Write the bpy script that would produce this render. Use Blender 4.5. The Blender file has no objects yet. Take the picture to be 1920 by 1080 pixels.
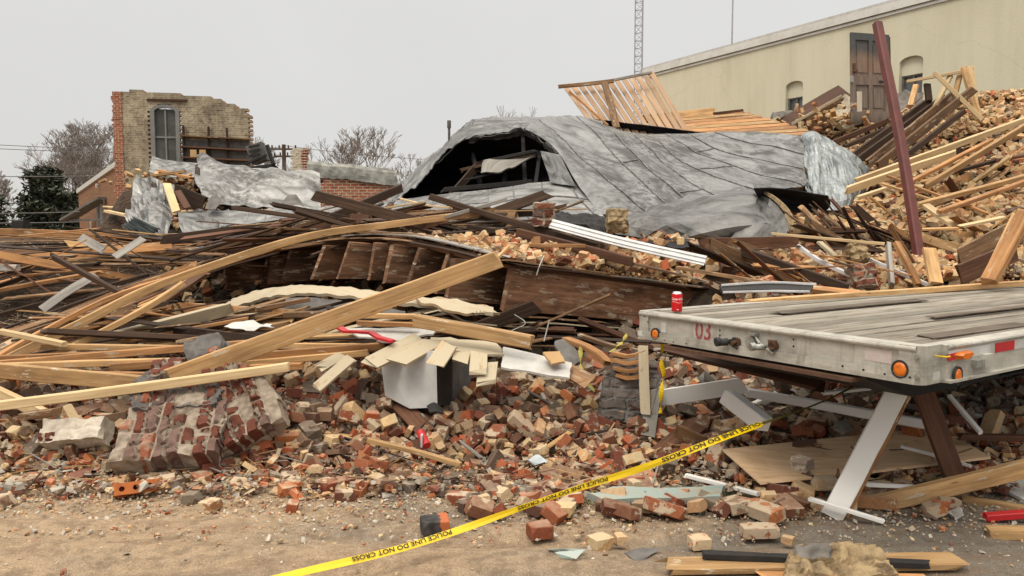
import bpy, math, random
import numpy as np
from mathutils import Vector, Matrix, Euler, noise
R = math.radians
random.seed(11); rng = np.random.default_rng(5)
S = bpy.context.scene
COL = S.collection
# ---------------------------------------------------------------- camera, sky, sun, exposure
F = 1450.0; PITCH = math.atan(110/F); CAMZ = 1.6
cam = bpy.data.cameras.new('camera'); cam.sensor_width = 36; cam.lens = F/1920*36
cam.clip_start = 0.05; cam.clip_end = 2000
camo = bpy.data.objects.new('camera', cam); COL.objects.link(camo)
camo.location = (0, 0, CAMZ); camo.rotation_euler = (math.pi/2-PITCH, 0, 0); S.camera = camo
SUN_EL, SUN_AZ = R(58), R(215)          # azimuth clockwise from +Y
w = bpy.data.worlds.new("World"); S.world = w; w.use_nodes = True
nt = w.node_tree; nt.nodes.clear()
o = nt.nodes.new('ShaderNodeOutputWorld'); bg = nt.nodes.new('ShaderNodeBackground'); bg.inputs[1].default_value = 0.1
sky = nt.nodes.new('ShaderNodeTexSky'); sky.sky_type = 'NISHITA'; sky.sun_disc = False
sky.sun_elevation = SUN_EL; sky.sun_rotation = SUN_AZ
tc = nt.nodes.new('ShaderNodeTexCoord'); sep = nt.nodes.new('ShaderNodeSeparateXYZ')
ramp = nt.nodes.new('ShaderNodeValToRGB'); cr = ramp.color_ramp
cr.elements[0].position = 0.0; cr.elements[0].color = (.72, .70, .67, 1)
cr.elements[1].position = 1.0; cr.elements[1].color = (1, .93, .82, 1)
e = cr.elements.new(.10); e.color = (.735, .722, .70, 1)
e = cr.elements.new(.36); e.color = (.77, .76, .742, 1)
gain = nt.nodes.new('ShaderNodeMapRange'); gain.inputs[1].default_value = .42; gain.inputs[2].default_value = .95
gain.inputs[3].default_value = 10.2; gain.inputs[4].default_value = 33.0
nz = nt.nodes.new('ShaderNodeTexNoise'); nz.inputs['Scale'].default_value = 1.6; nz.inputs['Detail'].default_value = 4
nm = nt.nodes.new('ShaderNodeMapRange'); nm.inputs[3].default_value = .88; nm.inputs[4].default_value = 1.09
mul = nt.nodes.new('ShaderNodeVectorMath'); mul.operation = 'SCALE'
mm = nt.nodes.new('ShaderNodeMath'); mm.operation = 'MULTIPLY'
mix = nt.nodes.new('ShaderNodeMix'); mix.data_type = 'RGBA'; mix.inputs[0].default_value = .06
L = nt.links.new
L(tc.outputs['Generated'], sep.inputs[0]); L(sep.outputs[2], ramp.inputs[0]); L(sep.outputs[2], gain.inputs[0])
L(tc.outputs['Generated'], nz.inputs['Vector']); L(nz.outputs[0], nm.inputs[0])
L(gain.outputs[0], mm.inputs[0]); L(nm.outputs[0], mm.inputs[1]); L(ramp.outputs[0], mul.inputs[0]); L(mm.outputs[0], mul.inputs['Scale'])
L(mul.outputs[0], mix.inputs[6]); L(sky.outputs[0], mix.inputs[7]); L(mix.outputs[2], bg.inputs[0]); L(bg.outputs[0], o.inputs[0])
sun = bpy.data.lights.new('sun', 'SUN'); sun.energy = 1.5; sun.angle = R(18); sun.color = (1, .93, .82)
so = bpy.data.objects.new('sun', sun); COL.objects.link(so)
sd = Vector((math.sin(SUN_AZ)*math.cos(SUN_EL), math.cos(SUN_AZ)*math.cos(SUN_EL), math.sin(SUN_EL)))
so.rotation_euler = sd.to_track_quat('Z', 'Y').to_euler(); so.location = (0, 0, 40)
S.view_settings.view_transform = 'Standard'; S.view_settings.look = 'None'; S.view_settings.gamma = 1; S.view_settings.exposure = 0.0
S.cycles.max_bounces = 6; S.cycles.diffuse_bounces = 3; S.cycles.use_denoising = True

# ---------------------------------------------------------------- geometry helpers
CP, SP = math.cos(PITCH), math.sin(PITCH)
def ray(px, py):
    a, b = (px-960)/F, (540-py)/F
    return Vector((a, CP+SP*b, -SP+CP*b))
def P(px, py, Y):
    d = ray(px, py); return Vector((0, 0, CAMZ))+d*(Y/d.y)
def G(px, py, z=0.0):
    d = ray(px, py); return Vector((0, 0, CAMZ))+d*((z-CAMZ)/d.z)
def PL(px, py, O, n):
    d = ray(px, py); C = Vector((0, 0, CAMZ)); return C+d*((O-C).dot(n)/d.dot(n))
def topx(v):
    q = Vector(v)-Vector((0, 0, CAMZ)); z = q.y*CP-q.z*SP
    if z <= .01: return (-9999, -9999, z)
    return (960+F*q.x/z, 540-F*(q.y*SP+q.z*CP)/z, z)
def tag(o, label=None, cat=None, group=None, kind=None):
    if label: o['label'] = label
    if cat: o['category'] = cat
    if group: o['group'] = group
    if kind: o['kind'] = kind
    return o
def mesh_obj(name, verts, faces, mat=None, parent=None, uv=None, smooth=False, loc=None, mats=None, mi=None):
    me = bpy.data.meshes.new(name); me.from_pydata([tuple(v) for v in verts], [], faces)
    if uv is not None:
        l = me.uv_layers.new(name='UVMap')
        flat = np.array([c for f in uv for p in f for c in p], dtype=np.float32); l.data.foreach_set('uv', flat)
    for m in (mats or ([mat] if mat else [])): me.materials.append(m)
    if mi is not None: me.polygons.foreach_set('material_index', np.array(mi, dtype=np.int32))
    if smooth: me.polygons.foreach_set('use_smooth', [True]*len(faces))
    me.update()
    o = bpy.data.objects.new(name, me); COL.objects.link(o)
    if parent: o.parent = parent
    if loc is not None: o.location = loc
    return o
def empty(name, label, cat, loc=(0, 0, 0), group=None):
    o = bpy.data.objects.new(name, None); COL.objects.link(o); o.location = loc; o.empty_display_size = .1
    return tag(o, label, cat, group)
class MB:
    def __init__(s): s.v = []; s.f = []; s.m = []
    def add(s, vs, fs, m=0):
        b = len(s.v); s.v += [Vector(x) for x in vs]; s.f += [tuple(b+i for i in f) for f in fs]; s.m += [m]*len(fs)
    def box(s, c, ax, sz, m=0):        # c centre, ax 3 unit axes, sz full sizes
        c = Vector(c); h = [Vector(a)*(q/2) for a, q in zip(ax, sz)]
        vs = [c+h[0]*i+h[1]*j+h[2]*k for i in (-1, 1) for j in (-1, 1) for k in (-1, 1)]
        s.add(vs, [(0, 1, 3, 2), (4, 6, 7, 5), (0, 4, 5, 1), (2, 3, 7, 6), (0, 2, 6, 4), (1, 5, 7, 3)], m)
    def tube(s, pts, r, n=8, m=0, cap=True):
        pts = [Vector(p) for p in pts]; rs = r if isinstance(r, (list, tuple)) else [r]*len(pts); base = len(s.v)
        for i, p in enumerate(pts):
            d = (pts[min(i+1, len(pts)-1)]-pts[max(i-1, 0)]).normalized()
            a = d.cross(Vector((0, 0, 1)) if abs(d.z) < .9 else Vector((1, 0, 0))).normalized(); b = d.cross(a)
            for k in range(n):
                t = 2*math.pi*k/n; s.v.append(p+(a*math.cos(t)+b*math.sin(t))*rs[i])
        for i in range(len(pts)-1):
            for k in range(n):
                k2 = (k+1) % n; s.f.append((base+i*n+k, base+i*n+k2, base+(i+1)*n+k2, base+(i+1)*n+k)); s.m.append(m)
        if cap:
            s.f.append(tuple(base+k for k in range(n))[::-1]); s.m.append(m)
            q = base+(len(pts)-1)*n; s.f.append(tuple(q+k for k in range(n))); s.m.append(m)
    def prism(s, poly, nvec, m=0):     # poly 3d points, extruded by nvec
        n = len(poly); nvec = Vector(nvec); a = [Vector(p) for p in poly]; vs = a+[p+nvec for p in a]
        s.add(vs, [tuple(range(n))[::-1], tuple(range(n, 2*n))]+[(i, (i+1) % n, n+(i+1) % n, n+i) for i in range(n)], m)
    def build(s, name, mat, parent=None, smooth=False, loc=None):
        mats = mat if isinstance(mat, list) else [mat]
        org = Vector((0, 0, 0))
        if loc is None and parent is None and s.v:   # origin at the foot of the thing
            xs = [v.x for v in s.v]; ys = [v.y for v in s.v]; zs = [v.z for v in s.v]
            org = Vector(((min(xs)+max(xs))/2, (min(ys)+max(ys))/2, min(zs)))
        vs = [v-org for v in s.v] if parent is None else s.v
        o = mesh_obj(name, vs, s.f, mats=mats, mi=s.m if len(mats) > 1 else None, parent=parent, smooth=smooth, loc=org if parent is None else None)
        return o
def catmull(pts, n):
    pts = [Vector(p) for p in pts]
    if len(pts) == 2: return [pts[0].lerp(pts[1], i/(n-1)) for i in range(n)]
    seg = [(pts[i+1]-pts[i]).length for i in range(len(pts)-1)]; tot = sum(seg); out = []
    for i in range(n):
        s = tot*i/(n-1); k = 0
        while k < len(seg)-1 and s > seg[k]: s -= seg[k]; k += 1
        t = min(1, s/seg[k]) if seg[k] > 0 else 0
        p1, p2 = pts[k], pts[k+1]; p0 = pts[k-1] if k > 0 else p1*2-p2; p3 = pts[k+2] if k+2 < len(pts) else p2*2-p1
        out.append(.5*((2*p1)+(p2-p0)*t+(2*p0-5*p1+4*p2-p3)*t*t+(3*p1-p0-3*p2+p3)*t**3))
    return out
ALLB = []
def board(name, path, w, t, mat, parent=None, roll=0, seg=None, jag=.5, label=None, cat=None, group=None, up=None, warp=1.0):
    """a timber along a path: w is its size towards up, t its size across; broken ends, chamfered edges, slight warp"""
    path = [Vector(p) for p in path]
    Ln = sum((path[i+1]-path[i]).length for i in range(len(path)-1))
    n = seg or max(5, min(26, int(Ln/.18)+3)); pts = catmull(path, n)
    org = pts[0] if parent is None else Vector((0, 0, 0))
    sd_ = random.random()*100; U = Vector(up) if up else Vector((0, 0, 1)); ch = min(w, t)*.10
    a, b = t/2, w/2
    prof = [(-a+ch, -b), (a-ch, -b), (a, -b+ch), (a, b-ch), (a-ch, b), (-a+ch, b), (-a, b-ch), (-a, -b+ch)]
    per = [0, t, t+.01, t+w, t+w+.01, 2*t+w, 2*t+w+.01, 2*t+2*w, 2*t+2*w+.01]
    V = []; s = 0; ss = []
    j0 = [(random.random()-.5)*jag*max(w, t) for _ in prof]; j1 = [(random.random()-.5)*jag*max(w, t) for _ in prof]
    sl0, sl1 = random.uniform(-.5, .5)*jag, random.uniform(-.5, .5)*jag
    for i, p in enumerate(pts):
        d = (pts[min(i+1, n-1)]-pts[max(i-1, 0)]).normalized()
        y = U.cross(d)
        if y.length < .05: y = Vector((1, 0, 0)).cross(d)
        y.normalize(); z = d.cross(y)
        if i: s += (p-pts[i-1]).length
        ss.append(s)
        tw = R(roll)+warp*.06*(noise.noise(Vector((s*.6, sd_, 0))))
        y2 = y*math.cos(tw)+z*math.sin(tw); z2 = z*math.cos(tw)-y*math.sin(tw)
        off = y2*(noise.noise(Vector((s*.5, sd_, 3)))*.012*warp)+z2*(noise.noise(Vector((s*.5, sd_, 9)))*.012*warp)
        for k, (u, v) in enumerate(prof):
            q = p+off+y2*u+z2*v
            wob = noise.noise(Vector((s*7, k*3.1, sd_)))*.0022
            q = q+y2*wob+z2*wob
            if i == 0: q = q-d*(j0[k]+sl0*v)
            if i == n-1: q = q+d*(j1[k]+sl1*v)
            V.append(q-org)
    Fc = []; UV = []
    for i in range(n-1):
        for k in range(8):
            k2 = (k+1) % 8
            Fc.append((i*8+k, i*8+k2, (i+1)*8+k2, (i+1)*8+k))
            UV.append([(ss[i], per[k]), (ss[i], per[k+1]), (ss[i+1], per[k+1]), (ss[i+1], per[k])])
    Fc.append(tuple(range(8))[::-1]); UV.append([(prof[k][0]*.3, prof[k][1]) for k in range(8)][::-1])
    Fc.append(tuple((n-1)*8+k for k in range(8))); UV.append([(prof[k][0]*.3, prof[k][1]) for k in range(8)])
    o = mesh_obj(name, V, Fc, mat, parent, uv=UV, loc=org if parent is None else None)
    if label: tag(o, label, cat or 'board', group)
    return o
def sheet(name, rows, mat, nu=40, nv=30, amp=.02, sc=3., thick=.003, parent=None, sharp=True, back=None, seed=0., keep=None, edge=.0):
    """a sheet through rows of control points, creased, with thickness; rows run across v"""
    rr = [catmull(r, nu) for r in rows]
    cols = [catmull([rr[j][i] for j in range(len(rr))], nv) for i in range(nu)]
    g = [[cols[i][j] for i in range(nu)] for j in range(nv)]
    N = [[None]*nu for _ in range(nv)]
    for j in range(nv):
        for i in range(nu):
            a = g[j][min(i+1, nu-1)]-g[j][max(i-1, 0)]; b = g[min(j+1, nv-1)][i]-g[max(j-1, 0)][i]
            c = a.cross(b); c = c.normalized() if c.length > 1e-9 else Vector((0, 0, 1))
            if c.dot(Vector((0, 0, CAMZ))-g[j][i]) < 0: c = -c
            N[j][i] = c
    V = []; V2 = []
    for j in range(nv):
        for i in range(nu):
            p = g[j][i]; q = p*sc+Vector((seed, seed*2, 0))
            d = noise.noise(q*.5)*.8
            if sharp: d += (1-2*abs(noise.noise(q)))*.6+(1-2*abs(noise.noise(q*2.3)))*.13
            e = 0
            if edge and (j in (0, nv-1) or i in (0, nu-1)): e = (noise.noise(p*9+Vector((seed, 0, 0))))*edge
            v = p+N[j][i]*d*amp+Vector((0, 0, e)); V.append(v); V2.append(v-N[j][i]*thick)
    nvt = len(V); Fc = []; UV = []; MI = []
    su = sum((g[nv//2][i+1]-g[nv//2][i]).length for i in range(nu-1)); sv = sum((g[j+1][nu//2]-g[j][nu//2]).length for j in range(nv-1))
    used = set()
    for j in range(nv-1):
        for i in range(nu-1):
            if keep and not keep(i/(nu-1), j/(nv-1), V[j*nu+i]): continue
            a, b, c, d = j*nu+i, j*nu+i+1, (j+1)*nu+i+1, (j+1)*nu+i
            uvq = [((i+x)/(nu-1)*su, (j+y)/(nv-1)*sv) for x, y in ((0, 0), (1, 0), (1, 1), (0, 1))]
            Fc.append((a, b, c)); UV.append(uvq[:3]); MI.append(0); Fc.append((a, c, d)); UV.append([uvq[0], uvq[2], uvq[3]]); MI.append(0)
            Fc.append((nvt+c, nvt+b, nvt+a)); UV.append([uvq[2], uvq[1], uvq[0]]); MI.append(1 if back else 0); Fc.append((nvt+d, nvt+c, nvt+a)); UV.append([uvq[3], uvq[2], uvq[0]]); MI.append(1 if back else 0)
            used.add((i, j))
    for (i, j) in used:
        a, b, c, d = j*nu+i, j*nu+i+1, (j+1)*nu+i+1, (j+1)*nu+i
        for (di, dj, x, y) in ((0, -1, a, b), (1, 0, b, c), (0, 1, c, d), (-1, 0, d, a)):
            if (i+di, j+dj) not in used:
                Fc.append((y, x, nvt+x, nvt+y)); UV.append([(0, 0)]*4); MI.append(0)
    allv = V+V2
    if parent is None:
        org = Vector((sum(v.x for v in V)/nvt, sum(v.y for v in V)/nvt, min(v.z for v in V)))
        allv = [v-org for v in allv]
    else: org = None
    o = mesh_obj(name, allv, Fc, parent=parent, uv=UV, loc=org, mats=[mat, back] if back else [mat], mi=MI)
    rowl = []
    if name == 'roof_sheet':
        for k in range(1, len(rows)-1):
            ln = []
            for i in range(nu):
                j = min(range(nv), key=lambda q: (g[q][i]-rr[k][i]).length_squared); ln.append(V[j*nu+i]+(rr[k][i]-g[j][i]))
            rowl.append(ln)
    SHR[0] = rowl
    SHV[0] = [[V[j*nu+i] for i in range(nu)] for j in range(nv)]
    return o, g, N
SHV = [None]; SHR = [None]
def text_mesh(body, size, shear=0, bold=0.0):
    cu = bpy.data.curves.new('txt', 'FONT'); cu.body = body; cu.size = size; cu.shear = shear; cu.offset = bold
    cu.align_x = 'CENTER'; cu.align_y = 'CENTER'; cu.resolution_u = 3
    to = bpy.data.objects.new('txt', cu); COL.objects.link(to)
    bpy.context.view_layer.update()
    me = bpy.data.meshes.new_from_object(to.evaluated_get(bpy.context.evaluated_depsgraph_get()))
    vs = [tuple(v.co) for v in me.vertices]; fs = [tuple(p.vertices) for p in me.polygons]
    bpy.data.objects.remove(to); bpy.data.curves.remove(cu); bpy.data.meshes.remove(me)
    return vs, fs
# ---------------------------------------------------------------- materials
def nodes(name):
    m = bpy.data.materials.new(name); m.use_nodes = True; t = m.node_tree; t.nodes.clear()
    out = t.nodes.new('ShaderNodeOutputMaterial'); p = t.nodes.new('ShaderNodeBsdfPrincipled'); t.links.new(p.outputs[0], out.inputs[0])
    return m, t, p
def nd(t, typ, ins=None, **kw):
    n = t.nodes.new('ShaderNode'+typ)
    for k, v in kw.items(): setattr(n, k, v)
    for k, v in (ins or {}).items():
        if hasattr(v, 'is_linked') or isinstance(v, bpy.types.NodeSocket): t.links.new(v, n.inputs[k])
        else: n.inputs[k].default_value = v
    return n
def rmp(t, fac, stops, interp='LINEAR'):
    n = t.nodes.new('ShaderNodeValToRGB'); c = n.color_ramp; c.interpolation = interp
    while len(c.elements) < len(stops): c.elements.new(.5)
    for e, (p, col) in zip(c.elements, stops):
        e.position = p; e.color = (*col, 1) if isinstance(col, (tuple, list)) else (col, col, col, 1)
    t.links.new(fac, n.inputs[0]); return n.outputs[0]
def mixc(t, fac, a, b, mode='MIX'):
    n = t.nodes.new('ShaderNodeMix'); n.data_type = 'RGBA'; n.blend_type = mode
    for k, v in ((0, fac), (6, a), (7, b)):
        if isinstance(v, bpy.types.NodeSocket): t.links.new(v, n.inputs[k])
        elif isinstance(v, (tuple, list)): n.inputs[k].default_value = (*v[:3], 1)
        else: n.inputs[k].default_value = v
    return n.outputs[2]
def bump(t, p, h, strength=.3, dist=.01):
    b = nd(t, 'Bump', {'Height': h, 'Strength': strength, 'Distance': dist}); t.links.new(b.outputs[0], p.inputs['Normal'])
def math_(t, op, a, b=None):
    n = t.nodes.new('ShaderNodeMath'); n.operation = op
    for k, v in ((0, a), (1, b)):
        if v is None: continue
        if isinstance(v, bpy.types.NodeSocket): t.links.new(v, n.inputs[k])
        else: n.inputs[k].default_value = v
    return n.outputs[0]
def wood(name, c1, c2, c3, stain=.35, staincol=(.05, .035, .025), rough=.75, flake=None, flakeamt=.0, var=.22, knots=True):
    m, t, p = nodes(name)
    uv = nd(t, 'TexCoord').outputs['UV']; oi = nd(t, 'ObjectInfo')
    off = nd(t, 'VectorMath', {0: oi.outputs['Random']}, operation='SCALE'); off.inputs['Scale'].default_value = 37.
    base = nd(t, 'VectorMath', {0: uv, 1: off.outputs[0]}, operation='ADD').outputs[0]
    st = nd(t, 'Mapping', {'Vector': base, 'Scale': (1.6, 46, 1)}).outputs[0]
    g = nd(t, 'TexNoise', {'Vector': st, 'Scale': 1.0, 'Detail': 6., 'Roughness': .6, 'Distortion': .6})
    s2 = nd(t, 'Mapping', {'Vector': base, 'Scale': (2.2, 9, 1)}).outputs[0]
    b2 = nd(t, 'TexNoise', {'Vector': s2, 'Scale': 1.0, 'Detail': 5., 'Roughness': .65})
    col = rmp(t, g.outputs[0], [(.25, c1), (.5, c2), (.75, c3)])
    hv = nd(t, 'HueSaturation', {'Color': col})
    vv = nd(t, 'MapRange', {'Value': oi.outputs['Random'], 'To Min': 1-var, 'To Max': 1+var}); t.links.new(vv.outputs[0], hv.inputs['Value'])
    sm = rmp(t, b2.outputs[0], [(.5-.12*stain, 0.), (.62+.18*(1-stain), 1.)])
    col = mixc(t, math_(t, 'MULTIPLY', sm, stain), hv.outputs[0], staincol)
    if knots:
        kv = nd(t, 'Mapping', {'Vector': base, 'Scale': (1.3, 7, 1)}).outputs[0]
        k = nd(t, 'TexVoronoi', {'Vector': kv, 'Scale': 1.6})
        km = rmp(t, k.outputs['Distance'], [(.04, 1.), (.085, 0.)])
        col = mixc(t, math_(t, 'MULTIPLY', km, .75), col, (c1[0]*.3, c1[1]*.22, c1[2]*.2))
    if flake:
        fn = nd(t, 'TexNoise', {'Vector': nd(t, 'Mapping', {'Vector': base, 'Scale': (5, 22, 1)}).outputs[0], 'Scale': 1., 'Detail': 7., 'Roughness': .7})
        fm = rmp(t, fn.outputs[0], [(.5-.25*(flakeamt-.5)-.02, 1.), (.5-.25*(flakeamt-.5)+.02, 0.)])
        col = mixc(t, math_(t, 'SUBTRACT', 1., fm), flake, col) if False else mixc(t, fm, flake, col)
    t.links.new(col, p.inputs['Base Color']); p.inputs['Roughness'].default_value = rough
    p.inputs['Specular IOR Level'].default_value = .25
    bump(t, p, g.outputs[0], .35, .004)
    return m
M = {}
M['fresh'] = wood('fresh_timber', (.33, .18, .075), (.49, .30, .135), (.62, .41, .205), stain=.6, staincol=(.16, .09, .045), var=.3, flake=(.52, .44, .33), flakeamt=.02)
M['pale'] = wood('pale_timber', (.45, .32, .165), (.58, .43, .24), (.68, .54, .33), stain=.35, staincol=(.27, .18, .09))
M['orange'] = wood('orange_timber', (.27, .12, .045), (.40, .20, .08), (.52, .29, .13), stain=.6, staincol=(.10, .05, .025), var=.3, flake=(.46, .36, .25), flakeamt=.02)
M['mid'] = wood('weathered_timber', (.14, .075, .036), (.23, .13, .065), (.33, .2, .105), stain=.7, staincol=(.05, .03, .02), var=.4, flake=(.38, .31, .23), flakeamt=.1)
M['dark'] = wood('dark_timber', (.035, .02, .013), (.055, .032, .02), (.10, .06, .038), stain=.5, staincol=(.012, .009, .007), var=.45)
M['brown'] = wood('brown_timber', (.07, .032, .018), (.11, .05, .028), (.16, .08, .045), stain=.5, staincol=(.025, .014, .01), var=.35)
M['tanp'] = wood('pinkish_tan_timber', (.33, .20, .12), (.44, .29, .18), (.54, .38, .25), stain=.4, staincol=(.2, .12, .07), var=.2)
M['joist'] = wood('rusty_joist_wood', (.10, .045, .024), (.18, .09, .048), (.28, .16, .095), stain=.75, staincol=(.03, .017, .011), var=.4, flake=(.36, .28, .2), flakeamt=.16)
M['grey'] = wood('grey_timber', (.2, .185, .165), (.3, .28, .25), (.42, .39, .34), stain=.5, staincol=(.08, .065, .055))
M['white'] = wood('white_painted_timber', (.3, .22, .14), (.36, .27, .18), (.42, .33, .22), stain=.2, flake=(.78, .76, .72), flakeamt=1.45, knots=False, var=.08, staincol=(.2, .17, .13))
M['cream'] = wood('cream_painted_timber', (.3, .2, .11), (.4, .28, .16), (.5, .37, .22), stain=.5, flake=(.43, .365, .255), flakeamt=.9, knots=False, var=.1, staincol=(.12, .08, .05))
M['deckw'] = wood('trailer_deck_wood', (.14, .12, .095), (.24, .215, .175), (.36, .33, .28), stain=.7, staincol=(.10, .075, .05), var=.3)
def simple(name, col, rough=.6, metal=0., noise_amt=.3, sc=6., col2=None, bmp=.15, spec=.4):
    m, t, p = nodes(name); co = nd(t, 'TexCoord').outputs['Object']
    n = nd(t, 'TexNoise', {'Vector': co, 'Scale': sc, 'Detail': 8., 'Roughness': .65})
    c2 = col2 or tuple(c*.45 for c in col)
    c = mixc(t, math_(t, 'MULTIPLY', rmp(t, n.outputs[0], [(.42, 0.), (.68, 1.)]), noise_amt), col, c2)
    t.links.new(c, p.inputs['Base Color']); p.inputs['Roughness'].default_value = rough; p.inputs['Metallic'].default_value = metal
    p.inputs['Specular IOR Level'].default_value = spec
    bump(t, p, n.outputs[0], bmp, .01); return m
def metal_sheet(name, base, dirt, dark=(.05, .045, .04), amt=.8, rough=.42, metal=.55, sc=1.5, streak=(.9, 1.7, 1)):
    m, t, p = nodes(name); tcd = nd(t, 'TexCoord'); co = tcd.outputs['Object']; uv = tcd.outputs['UV']
    n1 = nd(t, 'TexNoise', {'Vector': nd(t, 'Mapping', {'Vector': uv, 'Scale': streak}).outputs[0], 'Scale': sc, 'Detail': 9., 'Roughness': .66, 'Distortion': .8})
    n2 = nd(t, 'TexNoise', {'Vector': co, 'Scale': 9., 'Detail': 8., 'Roughness': .72})
    n3 = nd(t, 'TexNoise', {'Vector': co, 'Scale': .55, 'Detail': 3.})
    n4 = nd(t, 'TexNoise', {'Vector': co, 'Scale': 38., 'Detail': 3.})
    c = rmp(t, n1.outputs[0], [(.37, dirt), (.49, base), (.62, tuple(min(1, x*1.5) for x in base))])  # dirt plus light and dark patches imitating reflections off the metal
    mk = math_(t, 'MULTIPLY', rmp(t, n2.outputs[0], [(.44, 0.), (.58, 1.)]), rmp(t, n3.outputs[0], [(.42, 0.), (.58, 1.)]))
    c = mixc(t, math_(t, 'MULTIPLY', mk, amt), c, dark)
    c = mixc(t, math_(t, 'MULTIPLY', rmp(t, n4.outputs[0], [(.66, 0.), (.7, 1.)]), .7), c, (.03, .025, .02))
    t.links.new(c, p.inputs['Base Color']); p.inputs['Metallic'].default_value = metal
    rr = nd(t, 'MapRange', {'Value': n2.outputs[0], 'To Min': rough-.12, 'To Max': rough+.25}); t.links.new(rr.outputs[0], p.inputs['Roughness'])
    bump(t, p, n2.outputs[0], .12, .01); return m
M['roof'] = metal_sheet('grey_roof_metal', (.165, .164, .161), (.042, .04, .037), amt=.95)
M['roofl'] = metal_sheet('light_roof_metal', (.235, .232, .225), (.10, .098, .092), amt=.85)
M['galv'] = metal_sheet('galvanised_metal', (.25, .275, .28), (.09, .10, .105), amt=.4, rough=.32, metal=.75, streak=(1, 8, 1))
M['felt'] = simple('black_roofing_felt', (.014, .014, .018), .85, noise_amt=.5, col2=(.035, .032, .035))
M['dmetal'] = metal_sheet('sooty_roof_metal', (.085, .083, .08), (.03, .029, .028), amt=.6, metal=.4)
M['roof2'] = metal_sheet('stained_roof_metal', (.13, .127, .122), (.035, .033, .03), amt=.9, metal=.4)
M['seam'] = simple('seam_metal', (.085, .082, .078), .6, .3, .8, 12, (.3, .3, .29))
M['steel'] = simple('rusty_red_steel', (.13, .032, .025), .55, 0., .6, 7, (.055, .02, .015))
M['alu'] = None
def brickmat(name, cols, mortar, mamt, dust, mode):
    m, t, p = nodes(name); tcd = nd(t, 'TexCoord'); geo = nd(t, 'NewGeometry')
    if mode == 'obj':
        oi = nd(t, 'ObjectInfo'); r = oi.outputs['Random']
        sc_ = nd(t, 'VectorMath', {0: r}, operation='SCALE'); sc_.inputs['Scale'].default_value = 31.
        co = nd(t, 'VectorMath', {0: tcd.outputs['Object'], 1: sc_.outputs[0]}, operation='ADD').outputs[0]
    else:
        r = nd(t, 'Attribute', attribute_name='rnd').outputs['Fac']; co = tcd.outputs['Object']
    k = len(cols); base = rmp(t, r, [(i/k, c) for i, c in enumerate(cols)], 'CONSTANT')
    n1 = nd(t, 'TexNoise', {'Vector': co, 'Scale': 13., 'Detail': 5., 'Roughness': .6})
    n2 = nd(t, 'TexNoise', {'Vector': co, 'Scale': 60., 'Detail': 4., 'Roughness': .7})
    base = mixc(t, .55, base, rmp(t, n2.outputs[0], [(.3, .35), (.7, .75)]), 'OVERLAY')
    r2 = math_(t, 'FRACT', math_(t, 'MULTIPLY', r, 7.31))
    thr = math_(t, 'ADD', n1.outputs[0], math_(t, 'MULTIPLY', math_(t, 'SUBTRACT', r2, .5), mamt))
    mk = rmp(t, thr, [(.56, 0.), (.6, 1.)])
    c = mixc(t, math_(t, 'MULTIPLY', mk, .92), base, mixc(t, n2.outputs[0], tuple(x*.7 for x in mortar), mortar))
    nzz = nd(t, 'SeparateXYZ', {0: geo.outputs['Normal']}).outputs[2]
    du = math_(t, 'MULTIPLY', rmp(t, nzz, [(.7, 0.), (.98, 1.)]), rmp(t, n1.outputs[0], [(.35, .2), (.6, 1.)]))
    c = mixc(t, math_(t, 'MULTIPLY', du, dust), c, (.48, .38, .27))
    t.links.new(c, p.inputs['Base Color']); p.inputs['Roughness'].default_value = .88; p.inputs['Specular IOR Level'].default_value = .2
    hb = math_(t, 'ADD', n2.outputs[0], math_(t, 'MULTIPLY', mk, .6)); bump(t, p, hb, .55, .006)
    return m
RED = [(.28, .08, .035), (.20, .06, .03), (.12, .045, .028), (.34, .12, .045), (.18, .09, .055), (.10, .05, .034), (.25, .085, .04), (.38, .26, .15), (.17, .075, .042), (.25, .16, .09), (.15, .06, .035), (.2, .12, .075)]
TAN = [(.46, .28, .13), (.36, .2, .10), (.52, .36, .19), (.4, .25, .13), (.3, .13, .06), (.5, .33, .18), (.28, .2, .12), (.44, .26, .12)]
DIM = [(.13, .08, .052), (.085, .055, .04), (.17, .11, .07), (.12, .09, .07), (.15, .05, .032), (.17, .135, .1)]  # sooty greys, darkened further to stand in for shade under the fallen floor
DRED = [(.33, .085, .035), (.42, .25, .13), (.34, .1, .045), (.5, .34, .18), (.3, .15, .07), (.46, .3, .16), (.38, .12, .05)]
MORT = (.50, .40, .28)
for md in ('obj', 'att'):
    M['bred_'+md] = brickmat('red_brick_'+md, RED, MORT, .30, .42, md)
    M['btan_'+md] = brickmat('tan_brick_'+md, TAN, (.6, .47, .28), .3, .4, md)
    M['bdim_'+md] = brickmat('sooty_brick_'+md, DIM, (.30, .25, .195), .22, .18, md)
    M['bmix_'+md] = brickmat('orange_brick_'+md, DRED, (.64, .5, .32), .36, .5, md)
M['mortar'] = simple('crumbly_mortar', (.42, .375, .31), .95, 0, .8, 9, (.2, .175, .15), .9, .15)
M['mortarw'] = simple('pale_mortar', (.55, .49, .40), .95, 0, .7, 14, (.3, .25, .2), .9, .15)
M['mortary'] = simple('yellow_mortar', (.34, .25, .14), .95, 0, 1., 16, (.12, .085, .055), 1., .15)
M['stone'] = simple('grey_stone', (.2, .18, .16), .9, 0, .8, 7, (.09, .08, .07), .8, .2)
M['dgrey'] = simple('dark_grey_plaster', (.15, .14, .13), .9, 0, .8, 6, (.07, .062, .058), .8, .2)
M['black'] = simple('black_scorch_and_shade', (.015, .014, .014), .8, 0, .4, 8, (.04, .03, .025))  # scorched black, also the shade colour of hole rafters and cabinet gap
M['whitep'] = simple('white_panel', (.52, .51, .48), .6, 0, .6, 5, (.3, .27, .23), .1)
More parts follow.
